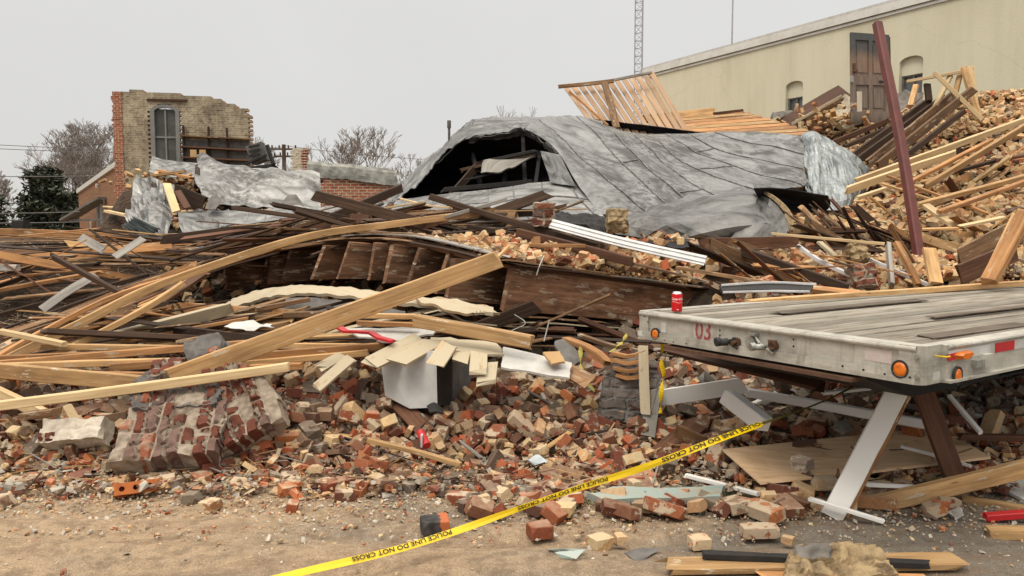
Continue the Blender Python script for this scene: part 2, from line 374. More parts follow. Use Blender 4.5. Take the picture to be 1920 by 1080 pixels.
M['vinyl'] = simple('white_vinyl', (.60, .60, .60), .45, 0, .45, 7, (.34, .31, .28), .05)
M['redp'] = simple('red_paint', (.48, .02, .025), .4, 0, .3, 9, (.2, .02, .02), .05)
M['yellow'] = simple('yellow_plastic', (.70, .48, .005), .4, 0, .3, 9, (.5, .33, .0), .05)
M['yellowd'] = simple('dusty_yellow_plastic', (.42, .36, .06), .5, 0, .5, 12, (.15, .12, .03), .1)
M['ink'] = simple('black_ink', (.012, .012, .01), .6, 0, 0.)
M['amber'] = simple('amber_lens', (.72, .17, .005), .22, 0, .6, 50, (.3, .05, .0), .4, .6)
M['rubber'] = simple('black_rubber', (.02, .02, .02), .6)
M['rust'] = simple('rusty_metal', (.12, .06, .035), .8, .2, .7, 25, (.05, .03, .02), .5)
M['castm'] = simple('cast_metal', (.36, .36, .33), .5, .6, .6, 20, (.15, .14, .12), .3)
M['glass'] = simple('window_glass', (.07, .08, .085), .15, 0, .5, 2, (.14, .15, .15), .0, .6)
# ---------------------------------------------------------------- terrain
CTRL = []
for px, Y in ((-700, 5.2), (-300, 4.9), (0, 4.75), (200, 4.7), (400, 4.62), (600, 4.75), (800, 4.85), (1000, 4.8), (1200, 4.6), (1450, 4.4), (1700, 4.3), (2000, 4.3), (2400, 4.3)):
    for q in (0, -.6, -1.4): CTRL.append((P(px, 500, Y+q).x, Y+q, -.03))
for px, py, Y in ((-300, 800, 5.5), (0, 800, 5.5), (200, 800, 5.5), (400, 790, 5.6), (600, 790, 5.6), (800, 800, 5.6), (1000, 805, 5.5), (1200, 800, 5.6),
                  (0, 735, 6.2), (300, 740, 6.2), (600, 715, 6.4), (760, 735, 6.3), (900, 725, 6.4), (1050, 715, 6.5), (1200, 715, 6.6),
                  (1400, 745, 6.2), (1550, 770, 6.0), (1750, 800, 5.6), (1950, 790, 5.7), (2200, 800, 5.7), (1400, 830, 5.3), (1600, 850, 5.2), (1850, 860, 5.1),
                  (1450, 700, 6.9), (1700, 690, 7.0), (2000, 670, 7.2), (2300, 640, 7.2), (1500, 640, 7.6), (1750, 620, 7.6), (1900, 600, 7.8),
                  (-200, 650, 7.5), (100, 650, 7.5), (400, 665, 7.4), (650, 680, 7.4), (850, 690, 7.3), (1100, 680, 7.3),
                  (0, 610, 8.8), (300, 615, 8.8), (600, 620, 8.6), (850, 620, 8.6), (-400, 560, 9.),
                  (-300, 470, 11), (0, 468, 11), (200, 465, 11.), (350, 460, 11.5), (0, 520, 10), (250, 510, 10), (500, 520, 10.6), (700, 500, 10.6), (500, 455, 12), (700, 450, 11.5), (900, 445, 11),
                  (300, 430, 14), (500, 425, 14.), (250, 440, 17), (0, 445, 15), (-300, 445, 15), (600, 430, 16), (750, 425, 16), (1000, 420, 16), (-200, 470, 20), (300, 465, 20), (700, 465, 21),
                  (1300, 612, 7.6), (1350, 595, 7.8), (1250, 612, 7.9), (1450, 545, 7.6), (1550, 555, 7.6), (1340, 490, 9), (1450, 480, 9), (1560, 500, 8.6), (1650, 530, 8.2), (1250, 455, 10.), (1100, 450, 10.),
                  (1250, 430, 12), (1450, 420, 12), (800, 436, 9.4), (950, 436, 9.3), (1100, 442, 9.2), (1250, 456, 9.1), (1400, 474, 8.9), (270, 345, 16), (330, 338, 16), (380, 352, 15.5), (150, 452, 16), (90, 452, 17), (205, 450, 15), (215, 450, 17.5), (30, 452, 15), (225, 440, 14), (235, 440, 19), (1200, 400, 15), (1400, 380, 15),
                  (1700, 500, 8.8), (1800, 520, 8.2), (1920, 515, 8.2), (2100, 500, 8.2), (2400, 500, 8.2),
                  (1620, 440, 10), (1700, 410, 10.6), (1800, 400, 10.3), (1920, 400, 9.8), (2150, 380, 9.8),
                  (1600, 390, 11.5), (1680, 345, 12), (1780, 320, 12.), (1920, 300, 11.8), (2150, 280, 11.8),
                  (1640, 290, 14), (1720, 270, 14), (1800, 245, 14), (1870, 215, 14.2), (1940, 205, 14), (2150, 190, 14),
                  (1560, 250, 16.), (1650, 225, 16), (1730, 215, 16), (1810, 200, 15.8), (1860, 186, 15.6), (1940, 186, 15.6), (2150, 180, 16),
                  (1500, 215, 18.5), (1620, 210, 18.5), (1750, 240, 19), (1900, 250, 19), (1400, 260, 19), (1300, 330, 19), (1600, 330, 23), (1900, 330, 23), (1200, 400, 23), (2200, 300, 23)):
    v = P(px, py, Y); CTRL.append((v.x, Y, v.z))
for x in (-14, -9, -5, 0, 5, 10, 16):
    for y in (27, 32): CTRL.append((x, y, 0.))
CA = np.array(CTRL)
def H(x, y):
    x = np.atleast_1d(np.asarray(x, float)); y = np.atleast_1d(np.asarray(y, float)); out = np.empty(len(x))
    for s in range(0, len(x), 4000):
        xx, yy = x[s:s+4000, None], y[s:s+4000, None]
        d2 = ((xx-CA[:, 0])**2+((yy-CA[:, 1])*1.25)**2)/(.3+.05*np.abs(yy))**2+.02
        wt = d2**-1.7; out[s:s+4000] = (wt*CA[:, 2]).sum(1)/wt.sum(1)
    return out
def H1(x, y): return float(H([x], [y])[0])
# ground
def ground():
    xs = np.concatenate([[-150, -60, -25], np.linspace(-8, 8, 150), [25, 60, 150]]); ys = np.concatenate([[-30, -10, 0, 1.5], np.linspace(2.6, 9, 170), [14, 25, 60, 150]])
    V = [];
    for y in ys:
        for x in xs:
            z = (noise.noise(Vector((x*.5, y*1.6, 0)))*.022+noise.noise(Vector((x*1.7, y*5, 5)))*.009+noise.noise(Vector((x*11, y*11, 2)))*.004) if (abs(x) <= 8 and 2.6 <= y <= 9) else 0
            if abs(x) <= 8 and 2.6 <= y <= 9:
                for yc, wd_ in ((3.92, .10), (3.45, .11)):
                    q = (y-yc-.06*math.sin(x*.9+yc)-.05*x*.3)/wd_; z += (-.016*math.exp(-q*q)+.011*math.exp(-(abs(q)-1.5)**2*4))*(1+.4*noise.noise(Vector((x*4, y*9, 1))))
            V.append((x, y, z))
    nx = len(xs); Fc = [(j*nx+i, j*nx+i+1, (j+1)*nx+i+1, (j+1)*nx+i) for j in range(len(ys)-1) for i in range(nx-1)]
    m, t, p = nodes('dusty_asphalt'); co = nd(t, 'TexCoord').outputs['Object']
    a = nd(t, 'TexNoise', {'Vector': nd(t, 'Mapping', {'Vector': co, 'Scale': (.55, 1.5, 1)}).outputs[0], 'Scale': 1.3, 'Detail': 7., 'Roughness': .62, 'Distortion': .5})
    sx = nd(t, 'SeparateXYZ', {0: co}).outputs[0]
    grad = nd(t, 'MapRange', {'Value': sx, 'From Min': -2.6, 'From Max': 2.6, 'To Min': .26, 'To Max': -.2}).outputs[0]
    f = rmp(t, math_(t, 'ADD', a.outputs[0], grad), [(.38, 0.), (.62, 1.)])
    g = nd(t, 'TexNoise', {'Vector': co, 'Scale': 120., 'Detail': 5., 'Roughness': .75}); v = nd(t, 'TexVoronoi', {'Vector': co, 'Scale': 95.})
    b = nd(t, 'TexNoise', {'Vector': co, 'Scale': 9., 'Detail': 8., 'Roughness': .7})
    asp = rmp(t, g.outputs[0], [(.3, (.10, .085, .068)), (.55, (.18, .155, .125)), (.72, (.34, .30, .24))])
    sand = rmp(t, g.outputs[0], [(.3, (.21, .145, .09)), (.55, (.36, .26, .165)), (.72, (.52, .41, .29))])
    c = mixc(t, f, asp, sand)
    c = mixc(t, math_(t, 'MULTIPLY', rmp(t, b.outputs[0], [(.46, 0.), (.62, 1.)]), .6), c, (.12, .085, .055))
    b3 = nd(t, 'TexNoise', {'Vector': nd(t, 'Mapping', {'Vector': co, 'Scale': (.6, 3.4, 1)}).outputs[0], 'Scale': 2.2, 'Detail': 8., 'Roughness': .7, 'Distortion': .8})
    c = mixc(t, math_(t, 'MULTIPLY', rmp(t, b3.outputs[0], [(.52, 0.), (.6, 1.)]), .45), c, (.20, .13, .085))
    b4 = nd(t, 'TexNoise', {'Vector': co, 'Scale': 34., 'Detail': 6., 'Roughness': .8}); c = mixc(t, math_(t, 'MULTIPLY', rmp(t, b4.outputs[0], [(.56, 0.), (.64, 1.)]), .5), c, (.09, .065, .045)); c = mixc(t, math_(t, 'MULTIPLY', rmp(t, b4.outputs[0], [(.32, 1.), (.38, 0.)]), .5), c, (.5, .41, .3))
    c = mixc(t, rmp(t, v.outputs['Distance'], [(.10, .55), (.2, 0.)]), c, (.55, .46, .35))
    t.links.new(c, p.inputs['Base Color']); p.inputs['Roughness'].default_value = .92; p.inputs['Specular IOR Level'].default_value = .2
    bump(t, p, math_(t, 'ADD', g.outputs[0], math_(t, 'MULTIPLY', b.outputs[0], 2.)), .7, .008)
    tag(mesh_obj('ground', V, Fc, m, smooth=True), kind='structure')
ground()
def bed():
    ni, nj = 230, 190; xs = np.linspace(-13, 17, ni); ys = np.linspace(4.2, 27, nj); X, Y = np.meshgrid(xs, ys); Z = H(X.ravel(), Y.ravel())
    V = []
    for x, y, z in zip(X.ravel(), Y.ravel(), Z): V.append((x, y, max(z, -.3)-.05+noise.noise(Vector((x*3, y*3, 0)))*.07))
    Fc = [(j*ni+i, j*ni+i+1, (j+1)*ni+i+1, (j+1)*ni+i) for j in range(nj-1) for i in range(ni-1)]
    m, t, p = nodes('rubble_dirt'); co = nd(t, 'TexCoord').outputs['Object']
    a = nd(t, 'TexNoise', {'Vector': co, 'Scale': 3.5, 'Detail': 9., 'Roughness': .7}); v = nd(t, 'TexVoronoi', {'Vector': co, 'Scale': 16.})
    c = rmp(t, a.outputs[0], [(.3, (.028, .018, .012)), (.5, (.07, .045, .028)), (.7, (.15, .10, .06))]); c = mixc(t, .5, c, mixc(t, .7, v.outputs['Color'], (.3, .2, .13)), 'MULTIPLY')  # dirt colour darkened overall to deepen the shade between bricks
    t.links.new(c, p.inputs['Base Color']); p.inputs['Roughness'].default_value = .95; bump(t, p, v.outputs['Distance'], .8, .03)
    tag(mesh_obj('rubble_bed', V, Fc, m), 'dusty bed of crushed brick and dirt under the whole collapse', 'rubble bed', kind='stuff')
bed()
# ---------------------------------------------------------------- trailer
TO = Vector((1.888, 3.51, 0)); TH = Vector((-.5525, .8335, 0)).normalized(); TD = Vector((.8335, .5525, 0)).normalized(); UZ = Vector((0, 0, 1)); DZ = 1.062
TW = 1.908
def TP(u, v, z): return TO+TH*u+TD*v+UZ*z       # u across the header, v back along the deck
def thit(px, py):                              # header face -> (u, z)
    q = PL(px, py, TO, TD)-TO; return q.dot(TH), q.z
M['deckd'] = wood('dark_worn_deck_wood', (.07, .055, .04), (.13, .10, .075), (.2, .165, .125), stain=.7, staincol=(.05, .035, .025))
def trailer():
    t_ = empty('flatbed_trailer', 'flatbed trailer with grey plank deck and 03 on its aluminium header', 'trailer', TP(.95, 3, 0))
    t_.location = (0, 0, 0)
    m, t, p = nodes('worn_aluminium'); co = nd(t, 'TexCoord').outputs['Object']
    a = nd(t, 'TexNoise', {'Vector': nd(t, 'Mapping', {'Vector': co, 'Scale': (3, 3, 9)}).outputs[0], 'Scale': 1.2, 'Detail': 8., 'Roughness': .7})
    b = nd(t, 'TexNoise', {'Vector': nd(t, 'Mapping', {'Vector': co, 'Scale': (14, 14, 1.2)}).outputs[0], 'Scale': 1.5, 'Detail': 6., 'Roughness': .7})
    c = rmp(t, a.outputs[0], [(.3, (.24, .225, .19)), (.5, (.42, .40, .345)), (.7, (.54, .52, .46))])
    c = mixc(t, math_(t, 'MULTIPLY', rmp(t, b.outputs[0], [(.52, 0.), (.68, 1.)]), .5), c, (.17, .15, .12))
    t.links.new(c, p.inputs['Base Color']); p.inputs['Metallic'].default_value = .25; p.inputs['Roughness'].default_value = .55
    bump(t, p, a.outputs[0], .15, .01); M['alu'] = m
    ax = (TH, TD, UZ); hz = .178; LEN = 9.
    def part(name, mat, fn, parent=t_):
        b = MB(); fn(b); return b.build(name, mat, parent)
    def header(b):
        ins, rr = .03, .03
        b.box(TP(TW/2, .022, DZ-hz/2-.006), ax, (TW-2*ins, .044, hz-.03))           # web
        b.box(TP(TW/2, .036, DZ-.014), ax, (TW-2*ins, .1, .026))                  # top flange
        b.tube([TP(ins, -.008, DZ-.014), TP(TW-ins, -.008, DZ-.014)], .0135, 10)    # rounded nosing
        b.box(TP(TW/2, .014, DZ-hz+.012), ax, (TW-2*ins, .06, .026))               # bottom flange
        b.box(TP(TW/2, -.0095, DZ-hz+.03), ax, (TW-2*ins, .006, .046))
    part('header', m, header)
    for u in (0, TW):
        def corner(b, u=u):
            s = 1 if u == 0 else -1; n = 7; poly = []; r = .05
            for k in range(n+1):
                a_ = math.pi/2*k/n; poly.append((r-r*math.sin(a_), r-r*math.cos(a_)))
            poly += [(0, .17), (.015, .17), (.015, .06), (.14, .02), (.14, 0)] if True else []
            poly = [(r, 0)]+[(r-r*math.sin(math.pi/2*k/n), r-r*math.cos(math.pi/2*k/n)) for k in range(1, n+1)]+[(0, .17), (.05, .17), (.05, .06), (.115, .05), (.115, 0)]
            pts = [TP(u+s*(x-.002), y-.012, DZ-hz-.002) for x, y in poly]
            if s < 0: pts = pts[::-1]
            b.prism(pts, UZ*(hz+.004))
        part('corner_casting', m, corner)
    for u in (-.006, TW+.006):
        s = -1 if u < 0 else 1
        def rail(b, u=u, s=s):
            b.box(TP(u, LEN/2+.15, DZ-.09), ax, (.03, LEN-.0, .178)); b.box(TP(u-s*.03, LEN/2+.15, DZ-.012), ax, (.075, LEN, .02))
            b.tube([TP(u+s*.014, .17, DZ-.012), TP(u+s*.014, LEN, DZ-.012)], .011, 8)
            b.box(TP(u+s*.02, LEN/2+.15, DZ-.172), ax, (.045, LEN, .012))
            k = .5
            while k < LEN: b.box(TP(u+s*.03, k, DZ-.1), ax, (.035, .07, .06)); k += .6
        part('side_rail', m, rail)
    # deck planks: separate boards running back, worn
    nb = 17; y0 = .045; wd = (TW-2*y0)/nb
    for i in range(nb):
        u = y0+wd*(i+.5); start = .088; dz = -.004-.004*random.random()
        if i in (3, 4): dz -= .012
        board('deck_plank', [TP(u, start, DZ-.016+dz), TP(u, 3.3, DZ-.016+dz+random.uniform(-.003, .003)), TP(u, LEN, DZ-.016+dz)], .03, wd-.006, M['deckw'], t_, jag=0, seg=24, warp=.12)
    for (u, v0, v1, w_) in ((.17, .35, 1.3, .11), (1.28, .62, 2.3, .10), (.62, 1.2, 2.9, .07)):
        board('loose_deck_strip', [TP(u, v0, DZ+.001), TP(u-.01, v1, DZ+.0)], .008, w_, M['deckd'], t_, jag=1.5)
    def under(b):
        b.box(TP(TW/2, LEN/2+1.0, DZ-.42), ax, (.9, LEN-1.6, .012))
        for u in (.55, 1.35): b.box(TP(u, LEN/2+.9, DZ-.3), ax, (.014, LEN-1.5, .24)); b.box(TP(u, LEN/2+.9, DZ-.41), ax, (.12, LEN-1.5, .014))
        k = .35
        while k < LEN: b.box(TP(TW/2, k, DZ-.11), ax, (TW-.08, .05, .12)); k += .35
    part('chassis_frame', M['black'], under)
    def apron(b):   # upper coupler apron under the header
        prof = [(.06, DZ-.185), (.06, DZ-.20), (.55, DZ-.36), (1.5, DZ-.36), (1.5, DZ-.185)]
        b.prism([TP(.35, v, z) for v, z in prof], TH*1.25)
    part('coupler_apron', M['black'], apron)
    def ledge(b):
        b.box(TP(.98, .02, DZ-.205), ax, (1.3, .12, .02))
    part('apron_lip', M['rust'], ledge)
    for u in (.35, TW-.35):
        def leg(b, u=u): b.box(TP(u, 3.2, .45), ax, (.1, .1, .62)); b.box(TP(u, 3.2, .1), ax, (.07, .07, .12)); b.box(TP(u, 3.2, .03), ax, (.24, .24, .03))
        part('landing_leg', M['rust'], leg)
    for v in (7.2, 8.2):
        for u in (.2, TW-.2):
            def wh(b, u=u, v=v): b.tube([TP(u-.13, v, .48), TP(u+.13, v, .48)], .48, 28)
            o = part('wheel', M['rubber'], wh)
            def rim(b, u=u, v=v): b.tube([TP(u-.14, v, .48), TP(u+.14, v, .48)], .24, 20)
            part('rim', M['castm'], rim, o)
    # numbers on the header
    u, z = thit(1319, 619); vs, fs = text_mesh('03', .165, bold=.003)
    paint = simple('faded_red_numerals', (.26, .035, .04), .6, 0, .4, 60, (.4, .3, .27), .05)
    # web front is at v=0: numbers sit 1.2 mm proud
    mesh_obj('number_lettering', [TP(u-x*.80, -.0014, z-.008+y*1.0) for x, y, _ in vs], fs, paint, t_)
    # marker lamps
    def lamp(px, py, w_, h_, side=False):
        if not side:
            u, z = thit(px, py); c = TP(u, -.004, z); A, B, Nn = -TH, UZ, -TD
        else:
            q = PL(px, py, TP(-.025, 0, 0), TH); c = q; A, B, Nn = TD, UZ, -TH
        def ring(r0, r1, dep, nn=26):
            vs = []; fs = []
            prof = [(r0, 0), (r0, dep*.6), (r0*.9+r1*.1, dep), (r1, dep), (r1, dep*.4)]
            for (r, d) in prof:
                for k in range(nn):
                    a_ = 2*math.pi*k/nn; vs.append(c+A*(math.cos(a_)*r*w_)+B*(math.sin(a_)*r*h_)+Nn*d)
            for i in range(len(prof)-1):
                for k in range(nn): k2 = (k+1) % nn; fs.append((i*nn+k, i*nn+k2, (i+1)*nn+k2, (i+1)*nn+k))
            return vs, fs
        root = mesh_obj('marker_lamp', *ring(.5, .40, .012), M['rubber'], t_, smooth=False)
        vs = [c+Nn*.016]; fs = []; nn = 26; pr = [(.2, .0155), (.34, .013), (.40, .006)]
        for (r, d) in pr:
            for k in range(nn): a_ = 2*math.pi*k/nn; vs.append(c+A*(math.cos(a_)*r*w_)+B*(math.sin(a_)*r*h_)+Nn*d)
        fs += [(0, 1+k, 1+(k+1) % nn) for k in range(nn)]
        for i in range(2):
            for k in range(nn): k2 = (k+1) % nn; fs.append((1+i*nn+k, 1+(i+1)*nn+k, 1+(i+1)*nn+k2, 1+i*nn+k2))
        mesh_obj('lens', vs, fs, M['amber'], root, smooth=True)
    lamp(1231, 626, .075, .078); lamp(1690, 692, .085, .09); lamp(1793, 704, .078, .09, True)
    # gladhands and plug
    def glad(px, py, col, sc=1.):
        u, z = thit(px, py); b = MB()
        b.tube([TP(u, .0, z), TP(u, -.05, z)], .014*sc, 10); b.tube([TP(u-.0, -.03, z), TP(u+.035, -.075, z-.006)], [.022*sc, .02*sc], 12); b.tube([TP(u+.03, -.06, z), TP(u+.04, -.085, z-.003)], .026*sc, 14)
        b.tube([TP(u-.02, -.02, z-.012), TP(u-.07, -.03, z-.03)], [.01, .007], 8); b.box(TP(u-.035, -.012, z), ax, (.02, .02, .055)); return b.build('gladhand', col, t_)
    g1 = glad(1371, 640, M['rubber'])
    def fl(b, px=1383, py=641): u, z = thit(px, py); b.tube([TP(u, -.001, z), TP(u, -.018, z)], .026, 16); b.tube([TP(u, -.018, z), TP(u, -.05, z-.005)], .012, 10)
    part('pipe_flange', M['rust'], fl)
    def cover(b):
        u, z = thit(1411, 641); b.tube([TP(u, -.012, z), TP(u, -.024, z)], .033, 18); u2, z2 = thit(1417, 626); b.box(TP(u2, -.02, z2), ax, (.05, .05, .012))
        b.tube([TP(u2, -.02, z2), TP(u2-.05, -.03, z2-.045)], .007, 8); b.tube([TP(u2-.01, -.03, z2), TP(u2-.08, -.02, z2-.07)], .004, 6)
    part('plug_socket', M['castm'], cover)
    glad(1437, 649, M['castm'], .85)
    def fl2(b): u, z = thit(1455, 648); b.tube([TP(u, -.001, z), TP(u, -.04, z)], .022, 12); b.box(TP(u, -.03, z+.015), ax, (.045, .02, .035))
    part('pipe_flange', M['rust'], fl2)
    # bolts, holes
    for px, py in ((1211, 592), (1218, 603), (1224, 640), (1250, 638), (1266, 641), (1290, 644), (1353, 619), (1353, 629), (1491, 636), (1491, 649), (1583, 686), (1622, 693), (1662, 701), (1709, 707), (1290, 644)):
        u, z = thit(px, py)
        def bolt(b, u=u, z=z): b.tube([TP(u, -.0135, z), TP(u, -.016, z)], .0058, 8)
        part('bolt_hole', M['ink'], bolt)
    for px, py in ((1722, 670), (1723, 706)):
        u, z = thit(px, py)
        def bolt(b, u=u, z=z): b.tube([TP(u, -.013, z), TP(u, -.02, z)], .009, 6); b.tube([TP(u, -.013, z), TP(u, -.015, z)], .014, 12)
        part('bolt', M['castm'], bolt)
    # stickers
    def quad(name, mat, pts, off=.0012, back=.0008):
        b = MB(); b.prism([Vector(q) for q in pts], Vector((0, 0, 0)) if False else (-TD*back)); return b.build(name, mat, t_)
    for (a, c_, mat, nm) in (((1307, 604-3), (1345, 700), None, ''),):
        pass
    u0, z0 = thit(1622, 650); u1, z1 = thit(1672, 683)
    quad('worn_label', simple('scuffed_label', (.50, .44, .40), .6, 0, .6, 25, (.5, .3, .28), .05), [TP(u0, -.001, z0), TP(u1, -.001, z0-.004), TP(u1, -.001, z1), TP(u0, -.001, z1+.004)])
    u0, z0 = thit(1240, 604); u1, z1 = thit(1249, 624)
    quad('worn_label', M['whitep'], [TP(u0, -.001, z0), TP(u1, -.001, z0), TP(u1, -.001, z1), TP(u0, -.001, z1)])
    u0, z0 = thit(1199, 619); u1, z1 = thit(1208, 630)
    quad('white_sticker', M['whitep'], [TP(u0, -.0155, z0), TP(u1, -.0155, z0), TP(u1, -.0155, z1), TP(u0, -.0155, z1)])
    # reflective tape on the side rail face (u = -.021)
    def SP_(v, z, pr=0.): return TP(-.0222-pr, v, z)
    x = .17; alt = 0
    while x < LEN-.3:
        q = [SP_(x, DZ-.03), SP_(x+.20, DZ-.03), SP_(x+.20, DZ-.078), SP_(x, DZ-.078)]
        b = MB(); b.prism(q, -TH*.0016); b.build('reflective_tape', [M['whitep'], M['redp']][0 if alt % 2 else 1] if alt else M['whitep'], t_); x += .2 if alt % 2 == 0 else .25; alt += 1
    b = MB(); b.prism([SP_(.155, DZ-.045, .002), SP_(.30, DZ-.04, .002), SP_(.30, DZ-.07, .002), SP_(.17, DZ-.078, .002)], -TH*.002); b.build('red_reflector', M['redp'], t_)
    b = MB(); A = [SP_(.215, DZ-.053, .004), SP_(.25, DZ-.04, .004), SP_(.355, DZ-.042, .004), SP_(.36, DZ-.062, .004), SP_(.29, DZ-.082, .004), SP_(.235, DZ-.076, .004)]
    cc = sum(A, Vector())/6; A2 = [cc+(q-cc)*.7-TH*.03 for q in A]; b.add(A+A2, [tuple(range(6, 12))]+[(i, (i+1) % 6, 6+(i+1) % 6, 6+i) for i in range(6)]); b.build('amber_side_light', M['amber'], t_)
    b = MB(); b.box(SP_(.45, DZ-.11, .012), (TD, TH, UZ), (.12, .03, .035)); b.build('rail_bracket', M['castm'], t_)
    b = MB(); b.prism([SP_(.02, DZ-.115, .014), SP_(.075, DZ-.115, .014), SP_(.075, DZ-.15, .014), SP_(.02, DZ-.15, .014)], -TH*.001); b.build('white_sticker', M['whitep'], t_)
    b = MB(); b.tube([TP(.02, .1, DZ-.05), TP(-.06, .08, DZ-.045), TP(-.075, .085, DZ-.04)], [.003, .005, .005], 6); b.build('yellow_tape_stub', M['yellow'], t_)
trailer()
def can():
    c0 = PL(1269, 585, Vector((0, 0, DZ)), UZ); c0.z = DZ+.0005
    r = empty('soda_can', 'red soda can with white script standing on the trailer header', 'can', c0); rad, h = .0345, .131
    prof = [(.0, .004), (.6, .004), (.74, 0), (.8, .002), (.97, .05), (1, .09), (1, .86), (.95, .92), (.8, .975), (.8, 1.0), (.76, 1.0), (.74, .98), (0, .975)]
    n = 32
    def ring(ix): 
        b = MB()
        for (q, z) in ix:
            for k in range(n): a = 2*math.pi*k/n; b.v.append(Vector((math.cos(a)*q*rad, math.sin(a)*q*rad, z*h)))
        for i in range(len(ix)-1):
            for k in range(n): k2 = (k+1) % n; b.f.append((i*n+k, i*n+k2, (i+1)*n+k2, (i+1)*n+k)); b.m.append(0)
        return b
    red = simple('red_can_paint', (.62, .01, .015), .28, .3, .1, 20, (.4, .01, .01), .0); al = simple('can_aluminium', (.7, .7, .7), .25, .9, .1)
    ring(prof[4:8]).build('can_body', red, r, smooth=True)
    ring(prof[:5]).build('can_base', al, r, smooth=True); ring(prof[7:]).build('can_lid', al, r, smooth=True)
    to = math.atan2(-c0.y, -c0.x)
    def wrap(vs, z0, s, off=0.):
        return [Vector((math.cos(to+off+(x*s)/rad)*(rad+.0004), math.sin(to+off+(x*s)/rad)*(rad+.0004), z0+y*s)) for x, y, _ in vs]
    wm = simple('white_script', (.85, .83, .8), .4, 0, 0)
    vs, fs = text_mesh('Coca-Cola', 1.0, shear=.35, bold=.012); mesh_obj('script_lettering', wrap(vs, h*.66, .0215, .12), fs, wm, r)
    b = MB()
    for (z, hh) in ((h*.495, .0016), (h*.13, .004)):
        a0, a1 = (-1.2, 1.2) if hh < .003 else (-.0, .35); st = 14; base = len(b.v)
        for k in range(st+1):
            a = to+a0+(a1-a0)*k/st
            for q in (0, hh): b.v.append(Vector((math.cos(a)*(rad+.0004), math.sin(a)*(rad+.0004), z+q+(.004*math.sin(k*.5) if hh < .003 else 0))))
        for k in range(st): b.f.append((base+2*k, base+2*k+2, base+2*k+3, base+2*k+1)); b.m.append(0)
    b.build('white_band', wm, r)
can()
